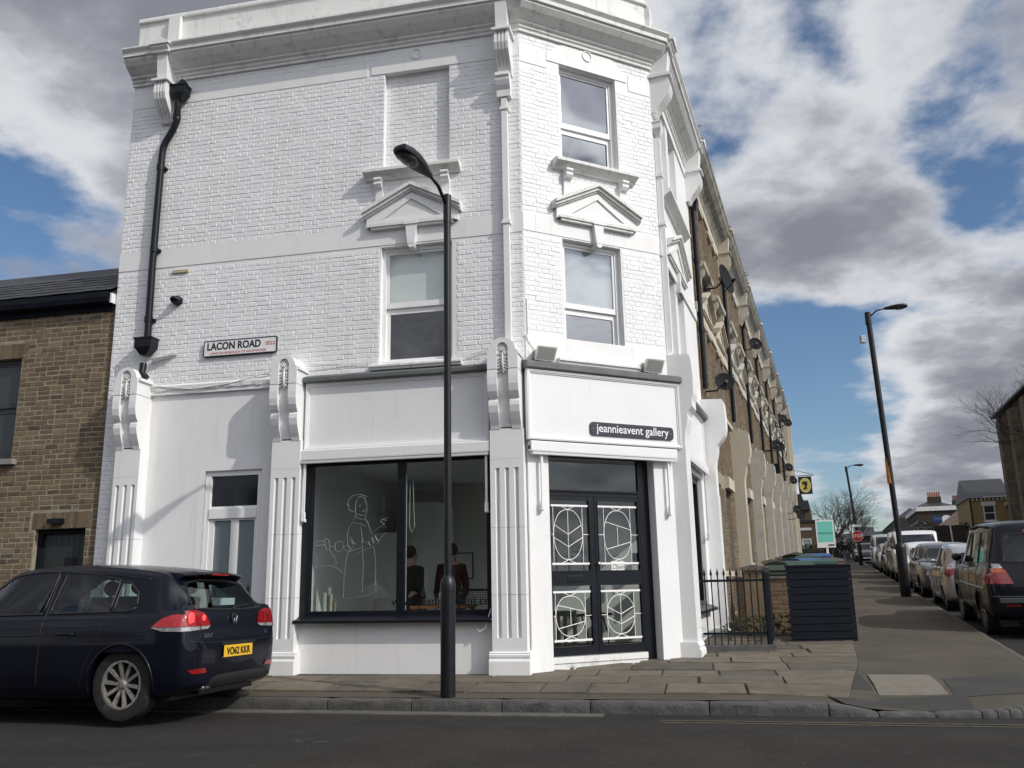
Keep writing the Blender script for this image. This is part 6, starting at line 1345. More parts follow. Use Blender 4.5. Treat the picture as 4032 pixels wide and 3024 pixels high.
def make_car(name, label, S, wheels, wr, paint, win_side, opts):
    t = thing(name, label, opts.get('cat','car'), (0,0,0)); t['_o'] = (0,0,0); T = {}
    x0, x1 = S[0][0], S[-1][0]; dx = opts.get('dx',.05); n = int((x1-x0)/dx); xs = [x0+(x1-x0)*i/n for i in range(n+1)]
    for e in (.004,.012,.025): xs += [x0+e, x1-e]
    xs = sorted(xs); sub = opts.get('sub',2); sec = []
    for x in xs:
        P = section(x, S); Q = []
        for a,b in zip(P,P[1:]):
            m = sub if max(abs(a[0]-b[0]),abs(a[1]-b[1])) > .05 else 1
            m = max(m, sub)
            for k in range(m): Q.append((a[0]+(b[0]-a[0])*k/m, a[1]+(b[1]-a[1])*k/m))
        Q.append(P[-1]); sec.append(Q)
    m = len(sec[0]); verts, faces = [], []
    for x, Q in zip(xs, sec):
        row = [(x,-y,z) for y,z in reversed(Q[1:])] + [(x,y,z) for y,z in Q[:-1]] + [(x,0,Q[-1][1])]
        row = [(x,y,z) for y,z in Q] + [(x,-y,z) for y,z in reversed(Q[1:-1])]
        verts += [V(*p) for p in row]
    k = 2*m-2
    for i in range(len(xs)-1):
        for j in range(k): faces.append((i*k+j,(i+1)*k+j,(i+1)*k+(j+1)%k,i*k+(j+1)%k))
    faces += [tuple(range(k)), tuple(range(len(verts)-1,len(verts)-k-1,-1))]
    bvh = BVHTree.FromPolygons(verts, faces)
    def inpoly(px, pz, poly):
        c = False; j = len(poly)-1
        for i in range(len(poly)):
            if (poly[i][1] > pz) != (poly[j][1] > pz) and px < (poly[j][0]-poly[i][0])*(pz-poly[i][1])/(poly[j][1]-poly[i][1])+poly[i][0]: c = not c
            j = i
        return c
    def shrink(poly, e):
        cx = sum(p[0] for p in poly)/len(poly); cz = sum(p[1] for p in poly)/len(poly)
        return [(cx+(p[0]-cx)*(1-e/max(.2,abs(p[0]-cx)+.0)), cz+(p[1]-cz)*(1-e/max(.12,abs(p[1]-cz)))) for p in poly]
    keep = []
    wy = S_w = opts['W']
    cutw = [shrink(w, .018) for w in win_side] if opts.get('see') else []; cutr = [shrink(opts['rear_glass'], .02)] if opts.get('see') else []
    for f in faces:
        if len(f) > 4: keep.append(f); continue
        c = sum((verts[i] for i in f), V(0,0,0))/len(f); bad = False
        for wx in wheels:
            if abs(c.y) > wy*.55 and (c.x-wx)**2+(c.z-wr)**2 < (wr+.035)**2 and c.z < wr+.3: bad = True
        if abs(c.y) > wy*.5:
            for w in cutw:
                if inpoly(c.x, c.z, w): bad = True
        if cutr and c.x < x0+.62 and inpoly(c.y, c.z, cutr[0]) and abs(c.y) < wy*.8: bad = True
        if not bad: keep.append(f)
    mb = MB(); mb.v = list(verts); mb.f = keep; mb.t = [0]*len(verts)
    body = mb.build('body', paint, t, smooth=True, auto=38, recalc=True)
    # projected patches
    def hit(ax, a, z, off):
        if ax == 'L': o_, d = V(a, 3, z), V(0,-1,0)
        elif ax == 'R': o_, d = V(a, -3, z), V(0,1,0)
        elif ax == 'B': o_, d = V(x0-3, a, z), V(1,0,0)
        elif ax == 'F': o_, d = V(x1+3, a, z), V(-1,0,0)
        elif ax == 'T': o_, d = V(a, z, 5), V(0,0,-1)
        loc, nor, idx, dist = bvh.ray_cast(o_, d)
        if loc is None: return None
        return loc - d*off
    def patch(nm, ax, poly, m_, off=.005, cols=14, rows_=6, parent=None, kind=None, lab=None):
        amin = min(p[0] for p in poly); amax = max(p[0] for p in poly); mb = MB(); grid = []
        for i in range(cols+1):
            a = amin+(amax-amin)*(i/cols); a = min(max(a, amin+1e-4), amax-1e-4); zs = []
            for p,q in zip(poly, poly[1:]+poly[:1]):
                if (p[0]-a)*(q[0]-a) <= 0 and abs(p[0]-q[0]) > 1e-9: zs.append(p[1]+(q[1]-p[1])*(a-p[0])/(q[0]-p[0]))
            if len(zs) < 2: continue
            lo, hi = min(zs), max(zs); col = [hit(ax, a, lo+(hi-lo)*j/rows_, off) for j in range(rows_+1)]
            if all(c is not None for c in col): grid.append(col)
        for c in grid: pass
        vs = [p for c in grid for p in c]; r = rows_+1
        fs = [(i*r+j,i*r+j+1,(i+1)*r+j+1,(i+1)*r+j) for i in range(len(grid)-1) for j in range(rows_)]
        mb.add(vs, fs); return mb.build(nm, m_, parent or t, smooth=True, recalc=False, kind=kind, label=lab)
    def line(nm, ax, pts, r, m_, off=.0, parent=None, step=.06, closed=False):
        P = []; pts = pts+[pts[0]] if closed else pts
        for a,b in zip(pts, pts[1:]):
            n_ = max(1,int(hypot(a[0]-b[0],a[1]-b[1])/step))
            for i in range(n_): P.append(hit(ax, a[0]+(b[0]-a[0])*i/n_, a[1]+(b[1]-a[1])*i/n_, off))
        P.append(hit(ax, *pts[-1], off)); P = [p for p in P if p is not None]
        mb = MB(); mb.tube(P, r, 5); return mb.build(nm, m_, parent or t, smooth=True)
    GL = opts['glass']; BKP = mat('car_black_plastic',(.012,.012,.013),.45)
    for s in 'LR':
        for w in win_side:
            g = patch('side_window', s, w, GL, .001 if opts.get('see') else .004)
            line('window_trim', s, w, .010 if opts.get('see') else .006, BKP, .001, g, closed=True)
    rg = patch('rear_window', 'B', opts['rear_glass'], GL, .001 if opts.get('see') else .004, cols=16)
    line('window_trim', 'B', opts['rear_glass'], .012, BKP, .001, rg, closed=True)
    if 'front_glass' in opts:
        fg = patch('windscreen', 'F', opts['front_glass'], GL, .004, cols=16); line('window_trim', 'F', opts['front_glass'], .012, BKP, .0, fg, closed=True)
    # wheels
    TY = mat('tyre',(.018,.018,.018),.85,var=.4,vscale=20,bump=.002,bscale=80,dirt=((.07,.06,.05),9,.55,.7)); AL_ = opts.get('rim',mat('alloy',(.36,.36,.36),.3,metal=.8)); HB = mat('brake_dark',(.03,.03,.03),.6)
    tw = opts.get('tw',.20); yo = opts['W']-.045
    for wx in wheels:
        for s in (-1,1):
            c = V(wx, s*yo, wr); ax = V(0,s,0); rr_ = wr*.675
            wh = bpy.data.objects.new('wheel', None); COL.objects.link(wh); wh.parent = t; wh['_o'] = (0,0,0)
            mb = MB(); mb.lathe(c-ax*tw,[(rr_*.97,0),(wr*.96,0.005),(wr,.03),(wr,tw-.03),(wr*.965,tw-.006),(wr*.90,tw),(rr_*1.03,tw-.005),(rr_,tw-.02),(rr_,tw*.3)],axis=ax,seg=40); mb.build('tyre', TY, wh, smooth=True, auto=40)
            mb = MB(); mb.lathe(c-ax*tw*.6,[(rr_*.98,.0),(rr_*.2,.0)],axis=ax,seg=30); mb.build('brake_disc', HB, wh)
            mb = MB(); xa, za = V(1,0,0), V(0,0,1); k = opts.get('spokes',10); P = lambda r,th,h: c+ax*(h)+(xa*cos(th)+za*sin(th))*r
            mb.ring(Fr(c, xa, ax) if 0 else (lambda a,n,z: c+xa*a+za*z+ax*n),[(rr_*.99*cos(2*pi*i/36),rr_*.99*sin(2*pi*i/36)) for i in range(36)],[(rr_*.90*cos(2*pi*i/36),rr_*.90*sin(2*pi*i/36)) for i in range(36)],-.05,-.006)
            for i in range(k):
                th = 2*pi*i/k+.1; e0, e1 = .085, .10; 
                mb.add([P(rr_*.15,th-.42,-.035),P(rr_*.15,th+.42,-.035),P(rr_*.93,th+e0*.95,-.012),P(rr_*.93,th-e0*.95,-.012),P(rr_*.15,th-.42,-.06),P(rr_*.15,th+.42,-.06),P(rr_*.93,th+e0,-.05),P(rr_*.93,th-e0,-.05)],[(0,1,2,3),(0,4,5,1),(1,5,6,2),(2,6,7,3),(3,7,4,0)])
            mb.lathe(c-ax*.06,[(rr_*.2,0),(rr_*.2,.03),(rr_*.12,.045),(.0,.046)],axis=ax,seg=16); mb.build('rim', AL_, wh, smooth=True, auto=30)
            mb = MB(); mb.lathe(c-ax*(tw+.12),[(wr+.05,0),(wr+.055,tw+.11)],axis=ax,seg=24); 
        for s in (-1,1):
            pts = []
            for i in range(27):
                th = -.32+(pi+.64)*i/26; a, z = wx+(wr+.035)*cos(th), wr+(wr+.035)*sin(th)
                if z < .17: continue
                h = hit('L' if s > 0 else 'R', a, z, 0)
                if h: pts.append(h)
            if len(pts) > 3:
                mb = MB(); mb.tube(pts, .014, 6); 
                k0 = len(pts); inn = [p-V(0,s*.22,0) for p in pts]; mb.add(pts+inn,[(i,i+1,k0+i+1,k0+i) for i in range(k0-1)]); mb.build('wheel_arch', opts.get('arch', paint), t, smooth=True)
    mb = MB(); mb.box(FL,(x0+.25,x1-.3),(-opts['W']*.8,opts['W']*.8),(.19,.30)); mb.box(FL,(x0+.12,x1-.2),(-opts['W']*.5,opts['W']*.5),(.22,.34))
    mb.build('underbody', BKP, t)
    return t, patch, line, hit, body
def place(t, x, y, z, ang):
    t.location = (x,y,z); t.rotation_euler = (0,0,ang); t['_o'] = (0,0,0)
CB = mat('navy_car_paint',(.003,.004,.010),.35,coat=.42,spec=.15,var=.3,vscale=2); CGL = glass('car_glass',(.44,.52,.50),1.45,extra=.0); DGL = mat('dark_car_glass',(.010,.012,.015),.05,spec=.55)
CW = mat('silver_car_paint',(.42,.43,.45),.3,metal=.5,coat=1); CWH = mat('white_car_paint',(.68,.69,.70),.3,coat=1); CGR = mat('grey_car_paint',(.075,.08,.09),.3,metal=.5,coat=1); CSUV = mat('dark_suv_paint',(.004,.005,.010),.3,spec=.15,coat=.45); CDK = mat('black_car_paint',(.012,.012,.014),.22,coat=1)
REDL = mat('tail_light_red',(.26,.004,.006),.12,coat=1,var=.35,vscale=30); CLR = mat('tail_light_clear',(.55,.53,.52),.12,metal=.5,coat=1,var=.4,vscale=30); BRK = mat('lit_brake_light',(.15,.001,.003),.2,coat=1,emit=((1,.003,.010),.20)); YP = mat('number_plate_yellow',(.72,.43,.02),.45); CHR = mat('chrome',(.6,.6,.6),.15,metal=1); PBK = mat('plate_black',(.01,.01,.01),.5)
# --- hatchback: x forward from the rear bumper.  (x, z top, half width, z bottom, roof half width, belt)
HB_ = [(0, 0.66, 0.6, 0.33, 0.5, 0.955), (0.012, 0.74, 0.7, 0.31, 0.5, 0.955), (0.04, 0.8, 0.77, 0.29, 0.5, 0.955), (0.085, 0.99, 0.825, 0.27, 0.55, 0.975), (0.16, 1.09, 0.855, 0.25, 0.58, 0.98), (0.26, 1.21, 0.875, 0.22, 0.6, 0.98), (0.38, 1.327, 0.885, 0.2, 0.64, 0.98), (0.5, 1.403, 0.89, 0.19, 0.65, 0.98), (0.8, 1.45, 0.893, 0.18, 0.665, 0.98), (1.4, 1.49, 0.893, 0.17, 0.675, 0.975), (1.9, 1.488, 0.893, 0.17, 0.67, 0.97), (2.35, 1.43, 0.893, 0.17, 0.65, 0.965), (2.75, 1.22, 0.892, 0.17, 0.6, 0.955), (3.08, 1.03, 0.888, 0.18, 0.6, 0.945), (3.3, 0.975, 0.88, 0.2, 0.6, 0.88), (3.7, 0.9, 0.86, 0.22, 0.6, 0.84), (4.0, 0.8, 0.8, 0.24, 0.5, 0.76), (4.14, 0.7, 0.7, 0.26, 0.5, 0.66), (4.2, 0.55, 0.58, 0.3, 0.4, 0.5)]
SW_ = [[(.64,1.05),(.72,1.015),(.90,1.01),(.90,1.305),(.82,1.30),(.68,1.19)],[(.94,1.01),(1.66,.995),(1.62,1.405),(1.25,1.378),(.94,1.318)],[(1.74,.995),(2.86,.975),(2.80,1.05),(2.30,1.375),(1.95,1.42),(1.72,1.41)]]
RG = [(-.60,1.03),(-.30,1.015),(.30,1.015),(.60,1.03),(.50,1.275),(.25,1.315),(-.25,1.315),(-.50,1.275)]
golf, patch, line, hit, gb = make_car('hatchback_car','dark blue hatchback with lit brake lights standing in front of the gallery',HB_,(.72,3.30),.338,CB,SW_,dict(W=.893,dx=.028,sub=4,see=True,glass=CGL,rear_glass=RG,rim=mat('dusty_alloy',(.42,.39,.35),.35,metal=.5,var=.45,vscale=25)))
BKP = MATS['car_black_plastic']
# tail lights: rear part and side wrap
for s in (1,-1):
    a = lambda y: s*y
    tl = patch('tail_light','B',[(a(.43),.870),(a(.44),.935),(a(.50),.99),(a(.62),1.02),(a(.77),1.015),(a(.815),.97),(a(.85),.865)],BRK if s>0 else REDL,.012,cols=10,rows_=5)
    patch('reversing_light','B',[(a(.43),.866),(a(.48),.838),(a(.845),.822),(a(.85),.862)],CLR,.010,cols=8,rows_=2,parent=tl)
    line('light_seam','B',[(a(.60),.83),(a(.60),1.02)],.004,BKP,.012,tl)
    sd_ = 'L' if s > 0 else 'R'
    patch('tail_light',sd_,[(.075,.866),(.39,.866),(.36,.90),(.30,.945),(.22,.975),(.15,.985),(.11,.98),(.085,.93)],BRK if s > 0 else REDL,.010,cols=18,rows_=4,parent=None); patch('reversing_light',sd_,[(.05,.822),(.28,.826),(.40,.862),(.055,.862)],CLR,.009,cols=10,rows_=2,parent=tl)
LMP = mat('brake_lamp_core',(.8,.1,.1),.2,emit=((1,.05,.05),.55))
for y,r in ((.73,.062),(.53,.035)):
    h = hit('B',y,.94,.015); mb = MB(); mb.lathe(h,[(r,0),(r*.8,.006),(r*.2,.008)],axis=V(-1,0,0),seg=18); mb.build('lamp_bulb', LMP, golf, smooth=True)
pl = patch('number_plate','B',[(-.26,.555),(.26,.555),(.26,.668),(-.26,.668)],YP,.016,cols=6,rows_=2)
FP = lambda dz=0: None
def rtext(nm, txt, y, z, size, m_, off, parent, **k):
    h = hit('B',y,z,off); F_ = Fr(h, V(0,-1,0), V(-1,0,0)); return lettering(nm, txt, F_, 0, 0, 0, size, m_, parent, **k)
rtext('plate_lettering','VO62 KKR',0,.607,.098,PBK,.020,golf,bold=.002,extrude=.001,sx=.93)
mb = MB(); mb.box(FL,(-.012,.02),(-.30,.30),(.545,.56)); mb.box(FL,(-.014,.05),(-.31,.31),(.672,.70)); mb.build('plate_recess', BKP, golf)
h = hit('B',0,.925,.012); F_ = Fr(h, V(0,-1,0), V(-1,0,0)); k = 24; mb = MB(); mb.ring(F_,[(.056*cos(2*pi*i/k),.056*sin(2*pi*i/k)) for i in range(k)],[(.048*cos(2*pi*i/k),.048*sin(2*pi*i/k)) for i in range(k)],0,.01)
Z = lambda pts: mb.tube([F_(x_,.006,z_) for x_,z_ in pts],.0042,5)
Z([(-.024,.043),(-.002,.006),(.002,.006),(.024,.043)]); Z([(-.044,.022),(-.02,-.038),(-.001,.0),(.001,.0),(.02,-.038),(.044,.022)]); mb.build('badge', CHR, golf)
mb = MB(); mb.lathe(h-V(.0,0,0),[(.05,0),(.05,.002)],axis=V(-1,0,0)); mb.build('badge_ground', CB, golf)
rtext('model_lettering','GOLF',.50,.775,.05,CHR,.012,golf,bold=.001,extrude=.002,spacing=1.15); rtext('engine_lettering','TDI',-.55,.775,.04,CHR,.012,golf,extrude=.002)
line('panel_gap','B',[(.62,.74),(.60,.80)],.003,BKP); line('panel_gap','B',[(-.76,.725),(-.4,.705),(.4,.705),(.76,.725)],.0045,BKP); 
patch('bumper_insert','B',[(-.62,.30),(.50,.30),(.40,.40),(-.52,.41)],BKP,.010,cols=14,rows_=3)
patch('reflector','B',[(.52,.43),(.76,.43),(.77,.47),(.56,.475)],REDL,.010,cols=6,rows_=2); patch('reflector','B',[(-.77,.43),(-.52,.43),(-.56,.475),(-.76,.47)],REDL,.010,cols=6,rows_=2)
mb = MB(); mb.tube([V(.02,.50,.285),V(.3,.50,.29)],.03,10); mb.tube([V(.02,.43,.285),V(.3,.43,.29)],.03,10); mb.build('exhaust', mat('dull_steel',(.12,.11,.10),.4,metal=.8), golf, smooth=True)
# spoiler over the rear window
vs = []; 
for y in [(-.53+1.06*i/12) for i in range(13)]:
    e = 1-(abs(y)/.62)**4*.35; top = hit('T',.56,y,.002); xe = .26+.09*(abs(y)/.6)**3
    vs += [V(.62,y,hit('T',.62,y,.0).z-.012), V(xe+.02,y,1.395-.03*(abs(y)/.6)**2), V(xe,y,1.375-.03*(abs(y)/.6)**2), V(.40,y,1.335-.03*(abs(y)/.6)**2)]
fs = [(i*4+j,i*4+j+1,(i+1)*4+j+1,(i+1)*4+j) for i in range(12) for j in range(3)]+[(0,1,2,3),(48,51,50,49)]
mb = MB(); mb.add(vs,fs); mb.build('spoiler', CB, golf, smooth=True, auto=40)
mb = MB(); mb.box(FL,(.252,.27),(-.15,.15),(1.36,1.38)); mb.build('high_brake_light', REDL, golf)
line('wiper','B',[(0,1.03),(-.34,1.06)],.008,BKP,.02)
mb = MB(); mb.box(FL,(.118,.14),(-.08,.16),(1.06,1.13)); mb.build('window_sticker', mat('sticker',(.22,.30,.31),.6), golf); 
# door gaps, handles, sill
for s in 'LR':
    line('door_gap',s,[(1.70,1.40),(1.70,.35),(1.68,.26)],.004,BKP); line('door_gap',s,[(.98,.96),(1.0,.75),(1.12,.55),(1.20,.30)],.0035,BKP); line('door_gap',s,[(2.82,.95),(2.84,.5),(2.80,.26)],.0035,BKP); line('waist_crease',s,[(.5,.80),(1.6,.79),(3.0,.78)],.005,CB,.001,step=.2)
    line('roof_gutter',s,[(.60,1.32),(.95,1.36),(1.6,1.415),(2.2,1.40)],.006,BKP,.002)
    for x in (1.28,2.36): 
        h = hit(s,x,.80,.0); q = 1 if s=='L' else -1; mb = MB(); mb.tube([h,h+V(.02,q*.03,.005),h+V(.19,q*.03,.01),h+V(.21,0,.01)],.013,6); mb.build('door_handle', CB, golf, smooth=True)
    h = hit(s,2.72,.98,0); q = 1 if s=='L' else -1; mb = MB(); mb.ell(h+V(.0,q*.12,.03),.06,.11,.075,seg=12,rings=8); mb.build('door_mirror', CB, golf, smooth=True)
    line('fuel_flap',s,[(.47,.70),(.62,.70),(.62,.82),(.47,.82)],.0025,BKP,closed=True) if s=='R' else None
# cabin seen through the glass
CAB = mat('car_upholstery',(.012,.012,.013),.95,spec=.1); mb = MB(); mb.box(FL,(.35,3.2),(-.80,.80),(.28,.5)); mb.box(FL,(.30,.75),(-.62,.62),(.5,.93)); mb.build('cabin_floor', CAB, golf)
def seat(x, y, w=.24, headrest=True):
    mb = MB(); mb.add([V(x+a,y+s*w*b,z) for a,z,b in ((.42,.50,1),(.40,.66,.95),(.10,.66,.95),(-.02,1.16,.85),(-.14,1.14,.85),(-.08,.5,1)) for s in (-1,1)],[(0,1,3,2),(2,3,5,4),(4,5,7,6),(6,7,9,8),(8,9,11,10),(10,11,1,0),(0,2,4,6,8,10),(1,11,9,7,5,3)])
    if headrest: mb.ell(V(x-.12,y,1.255),.055,.13,.085,seg=10,rings=6); mb.tube([V(x-.1,y,1.1),V(x-.12,y,1.25)],.015,6)
    mb.build('seat', CAB, golf, smooth=True, auto=50)
for y in (-.36,.36): seat(2.05,y)
for y in (-.42,.0,.42): seat(1.05,y,.22)
hx = radians(164.5); hd_ = V(cos(hx),sin(hx),0); axl = V(-sin(hx),cos(hx),0); axl = axl if axl.y > 0 else -axl
Wc = V(-3.86,8.79,0); rearax = Wc + axl*.86; org = rearax - hd_*.72
place(golf, org.x, org.y, -.008, hx); golf.rotation_euler = (radians(.9), 0, hx); golf.scale = (1,1,1.02)
# --- people carriers and parked cars on the side street
def park(t, al, out, facing_away=True, w=.9):
    """al = where the end nearest to us stands"""
    x, y = CO(al, out+w); zr = lambda a: zroad(*CO(a,out+w)); L_ = 4.2
    sl_ = atan2(.036,1)
    if facing_away: t.location = (x,y,zr(al)); t.rotation_euler = (0,-sl_,C_ANG)
    else: t.location = (x,y,zr(al)); t.rotation_euler = (0,sl_,C_ANG+pi)
SUV = [(0,.60,.70,.42,.6,1.14),(.02,.80,.80,.38,.6,1.14),(.07,1.10,.90,.35,.66,1.14),(.12,1.35,.935,.34,.70,1.15),(.20,1.72,.945,.33,.72,1.15),(.30,1.84,.95,.32,.73,1.15),(.6,1.885,.955,.32,.74,1.15),(1.6,1.90,.955,.32,.745,1.14),(2.6,1.86,.955,.32,.74,1.12),(2.95,1.78,.95,.32,.72,1.12),(3.25,1.5,.95,.32,.70,1.12),(3.5,1.20,.945,.33,.7,1.11),(4.2,1.13,.93,.35,.7,1.05),(4.7,1.02,.88,.38,.7,.95),(4.85,.85,.80,.42,.6,.8),(4.88,.7,.7,.45,.6,.65)]
SSW = [[(.32,1.22),(1.05,1.2),(1.05,1.70),(.42,1.72)],[(1.12,1.2),(1.95,1.19),(1.93,1.70),(1.12,1.71)],[(2.03,1.19),(3.22,1.17),(2.92,1.62),(2.7,1.69),(2.03,1.70)]]
suv, patch, line, hit, sb = make_car('four_by_four','dark navy four by four parked nearest the corner on the side street',SUV,(1.05,3.8),.37,CSUV,SSW,dict(W=.955,dx=.06,glass=DGL,rear_glass=[(-.66,1.22),(.66,1.22),(.60,1.66),(-.60,1.66)],tw=.24,spokes=6,cat='four by four',front_glass=[(-.66,1.24),(.66,1.24),(.58,1.66),(-.58,1.66)]))
AMB = mat('indicator_amber',(.45,.10,.02),.15,coat=1)
for s in (1,-1):
    tl = patch('tail_light','B',[(s*.60,.97),(s*.62,1.20),(s*.90,1.20),(s*.92,.93),(s*.70,.92)] if 0 else [(s*.56,.88),(s*.66,1.13),(s*.91,1.13),(s*.91,.88)],REDL,.012,cols=8,rows_=3); patch('indicator','B',[(s*.655,1.06),(s*.68,1.13),(s*.85,1.13),(s*.85,1.06)],AMB,.016,cols=4,rows_=1,parent=tl); patch('reversing_light','B',[(s*.68,1.13),(s*.70,1.20),(s*.89,1.20),(s*.89,1.13)],CLR,.014,cols=4,rows_=1,parent=tl)
    patch('tail_light','L' if s>0 else 'R',[(.06,.88),(.30,.88),(.30,1.14),(.09,1.14)],REDL,.012,cols=4,rows_=2)
    patch('reflector','B',[(s*.5,.52),(s*.72,.52),(s*.72,.57),(s*.5,.57)],REDL,.01,cols=4,rows_=1)
    sd2 = 'L' if s>0 else 'R'; h = hit(sd2,3.05,1.22,0); mb = MB(); mb.ell(h+V(0,s*.12,.05),.05,.09,.075,seg=10,rings=7); mb.build('door_mirror', BKP, suv, smooth=True)
    line('roof_rail',sd2,[(.5,1.80),(1.5,1.83),(2.6,1.79)],.018,BKP,.02); line('body_moulding',sd2,[(.3,.80),(1.0,.80),(2,.80),(3.3,.80)],.014,CGR,.004)
    for g in (1.08,1.98): line('door_gap',sd2,[(g,1.72),(g,.5)],.006,BKP)
    line('window_pillar',sd2,[(1.08,1.21),(1.08,1.7)],.02,BKP,.002); line('window_pillar',sd2,[(1.99,1.2),(1.99,1.7)],.02,BKP,.002)
patch('number_plate','B',[(-.26,.86),(.26,.86),(.26,.98),(-.26,.98)],YP,.02,cols=4,rows_=1); rtext('model_lettering','V8',.45,1.175,.055,CHR,.012,suv,extrude=.002,bold=.002); patch('high_brake_light','B',[(-.3,1.70),(.3,1.70),(.3,1.74),(-.3,1.74)],REDL,.01,cols=6,rows_=1)
mb = MB(); mb.box(FL,(-.07,.05),(-.80,.80),(.58,.66)); mb.build('bumper_step', mat('worn_bumper',(.05,.055,.06),.5), suv, bevel=.01); line('bumper_edge','B',[(-.9,.68),(-.4,.68),(.4,.68),(.9,.68)],.01,CGR,.006)
park(suv, 3.95, 4.33, w=.955)
def simple(name, label, S, W_, al, away, paint, out=4.36, side=SW_, rear=RG, front=[(-.62,1.0),(.62,1.0),(.52,1.34),(-.52,1.34)], wheels=(.72,3.3), wr=.315, cat='car', tail=None, rack=False, plate=True, extra_=None):
    t, patch, line, hit, b = make_car(name, label, S, wheels, wr, paint, side, dict(W=W_,dx=.08,glass=DGL,rear_glass=rear,front_glass=front,cat=cat,spokes=7))
    x1 = S[-1][0]; zw = min(p[1] for p in side[0])
    for s in (1,-1):
        sd2 = 'L' if s>0 else 'R'
        if tail: patch('tail_light','B',[(s*y,z) for y,z in tail],REDL,.012,cols=8,rows_=3); patch('tail_light',sd2,[(.06,.78),(.25,.84),(.50,1.0),(.30,1.02),(.10,1.0)],REDL,.010,cols=12,rows_=3)
        else: patch('tail_light','B',[(s*.55,.80),(s*.84,.80),(s*.84,1.0),(s*.60,1.0)],REDL,.012,cols=4,rows_=2)
        patch('headlight','F',[(s*(W_*.55),.60),(s*(W_*.86),.64),(s*(W_*.84),.76),(s*(W_*.58),.72)],mat('headlight',(.45,.47,.48),.1,metal=.6,coat=1),.010,cols=5,rows_=2)
        h = hit(sd2, side[-1][1][0]-.12, zw+.04, 0); mb = MB(); mb.ell(h+V(0,s*.09,.03),.045,.075,.05,seg=10,rings=7); mb.build('door_mirror', paint if cat=='car' else BKP, t, smooth=True)
        for g in (side[1][0][0]-.03, side[-1][0][0]-.04): line('door_gap',sd2,[(g,zw),(g,.35)],.005,BKP)
    patch('grille','F',[(-.4,.45),(.4,.45),(.42,.58),(-.42,.58)],BKP,.008,cols=6,rows_=1)
    if plate: patch('number_plate','B',[(-.26,.60),(.26,.60),(.26,.71),(-.26,.71)],YP,.014,cols=4,rows_=1); patch('number_plate','F',[(-.26,.36),(.26,.36),(.26,.46),(-.26,.46)],SW,.014,cols=4,rows_=1)
    L_ = x1; park(t, al if away else al, out, away, W_) 
    if not away:      # origin at its rear, which points away from us
        x,y = CO(al+L_, out+W_); t.location = (x,y,zroad(x,y)-.036*0)
    return t
H2 = [(a, zt+.015, w*.985, zb, wr_, be) for a,zt,w,zb,wr_,be in HB_]
simple('hatchback_car','silver hatchback with a large red tail light parked ahead of the four by four',H2,.88,9.9,True,CW,tail=[(.56,.98),(.66,.85),(.83,.74),(.84,1.0),(.70,1.02)])
simple('hatchback_car','dark grey car with a rounded roof parked beyond the silver hatchback',[(a,zt+.03,w,zb,wr_,be) for a,zt,w,zb,wr_,be in HB_],.89,15.1,False,CGR,out=4.33)
simple('hatchback_car','white car facing down the street beside the tall lamp post',[(a,zt+.06,w,zb,wr_,be) for a,zt,w,zb,wr_,be in HB_],.893,20.2,False,CWH,out=4.3)
VAN = [(0,.9,.80,.40,.7,1.3),(.02,1.6,.86,.36,.74,1.3),(.06,1.92,.93,.34,.80,1.3),(.15,1.98,.95,.32,.82,1.3),(1.5,2.0,.955,.30,.83,1.3),(3.2,1.99,.955,.30,.83,1.3),(3.45,1.93,.955,.30,.80,1.25),(3.8,1.62,.95,.30,.76,1.22),(4.15,1.26,.94,.31,.74,1.18),(4.5,1.12,.92,.33,.7,1.06),(4.75,.95,.86,.36,.7,.9),(4.85,.72,.76,.40,.6,.68)]
VSW = [[(2.55,1.32),(3.3,1.3),(3.3,1.78),(2.55,1.8)],[(3.36,1.3),(4.02,1.25),(3.72,1.58),(3.5,1.76),(3.36,1.78)]]
vf = [(-.74,1.24),(.74,1.24),(.66,1.82),(-.66,1.82)]; vr = [(-.62,1.3),(.62,1.3),(.58,1.8),(-.58,1.8)]
van = simple('van','white van with a dark roof rack facing down the street',VAN,.955,25.3,False,CWH,side=VSW,rear=vr,front=vf,wheels=(.95,3.95),wr=.33,cat='van',out=4.3)
mb = MB()
for x in (.3,1.2,2.1,3.0): mb.tube([V(x,-.78,2.0),V(x,-.78,2.14),V(x,.78,2.14),V(x,.78,2.0)],.022,6)
for y in (-.78,-.4,0,.4,.78): mb.tube([V(.2,y,2.14),V(3.1,y,2.14)],.018,6)
mb.tube([V(3.1,-.78,2.14),V(3.1,-.78,2.30),V(3.1,-.45,2.30),V(3.1,-.45,2.14)],.018,6); mb.tube([V(3.1,.78,2.14),V(3.1,.78,2.36),V(3.1,.55,2.36),V(3.1,.55,2.14)],.03,6)
mb.build('roof_rack', BKP, van)
simple('hatchback_car','black car parked behind the white van with the roof rack',[(a,zt+.12,w,zb,wr_,be) for a,zt,w,zb,wr_,be in HB_],.89,31.2,False,CDK,out=4.3)
simple('hatchback_car','light silver car parked farther up beyond the black car',HB_,.89,37,False,CW,out=4.3)
simple('van','white van farthest up the street behind the parked cars',VAN,.955,42.4,False,CWH,side=VSW,rear=vr,front=vf,wheels=(.95,3.95),wr=.33,cat='van',out=4.3)
simple('hatchback_car','dark car in the distance at the top of the street near the walkers',HB_,.89,58,False,CDK,out=3.6)
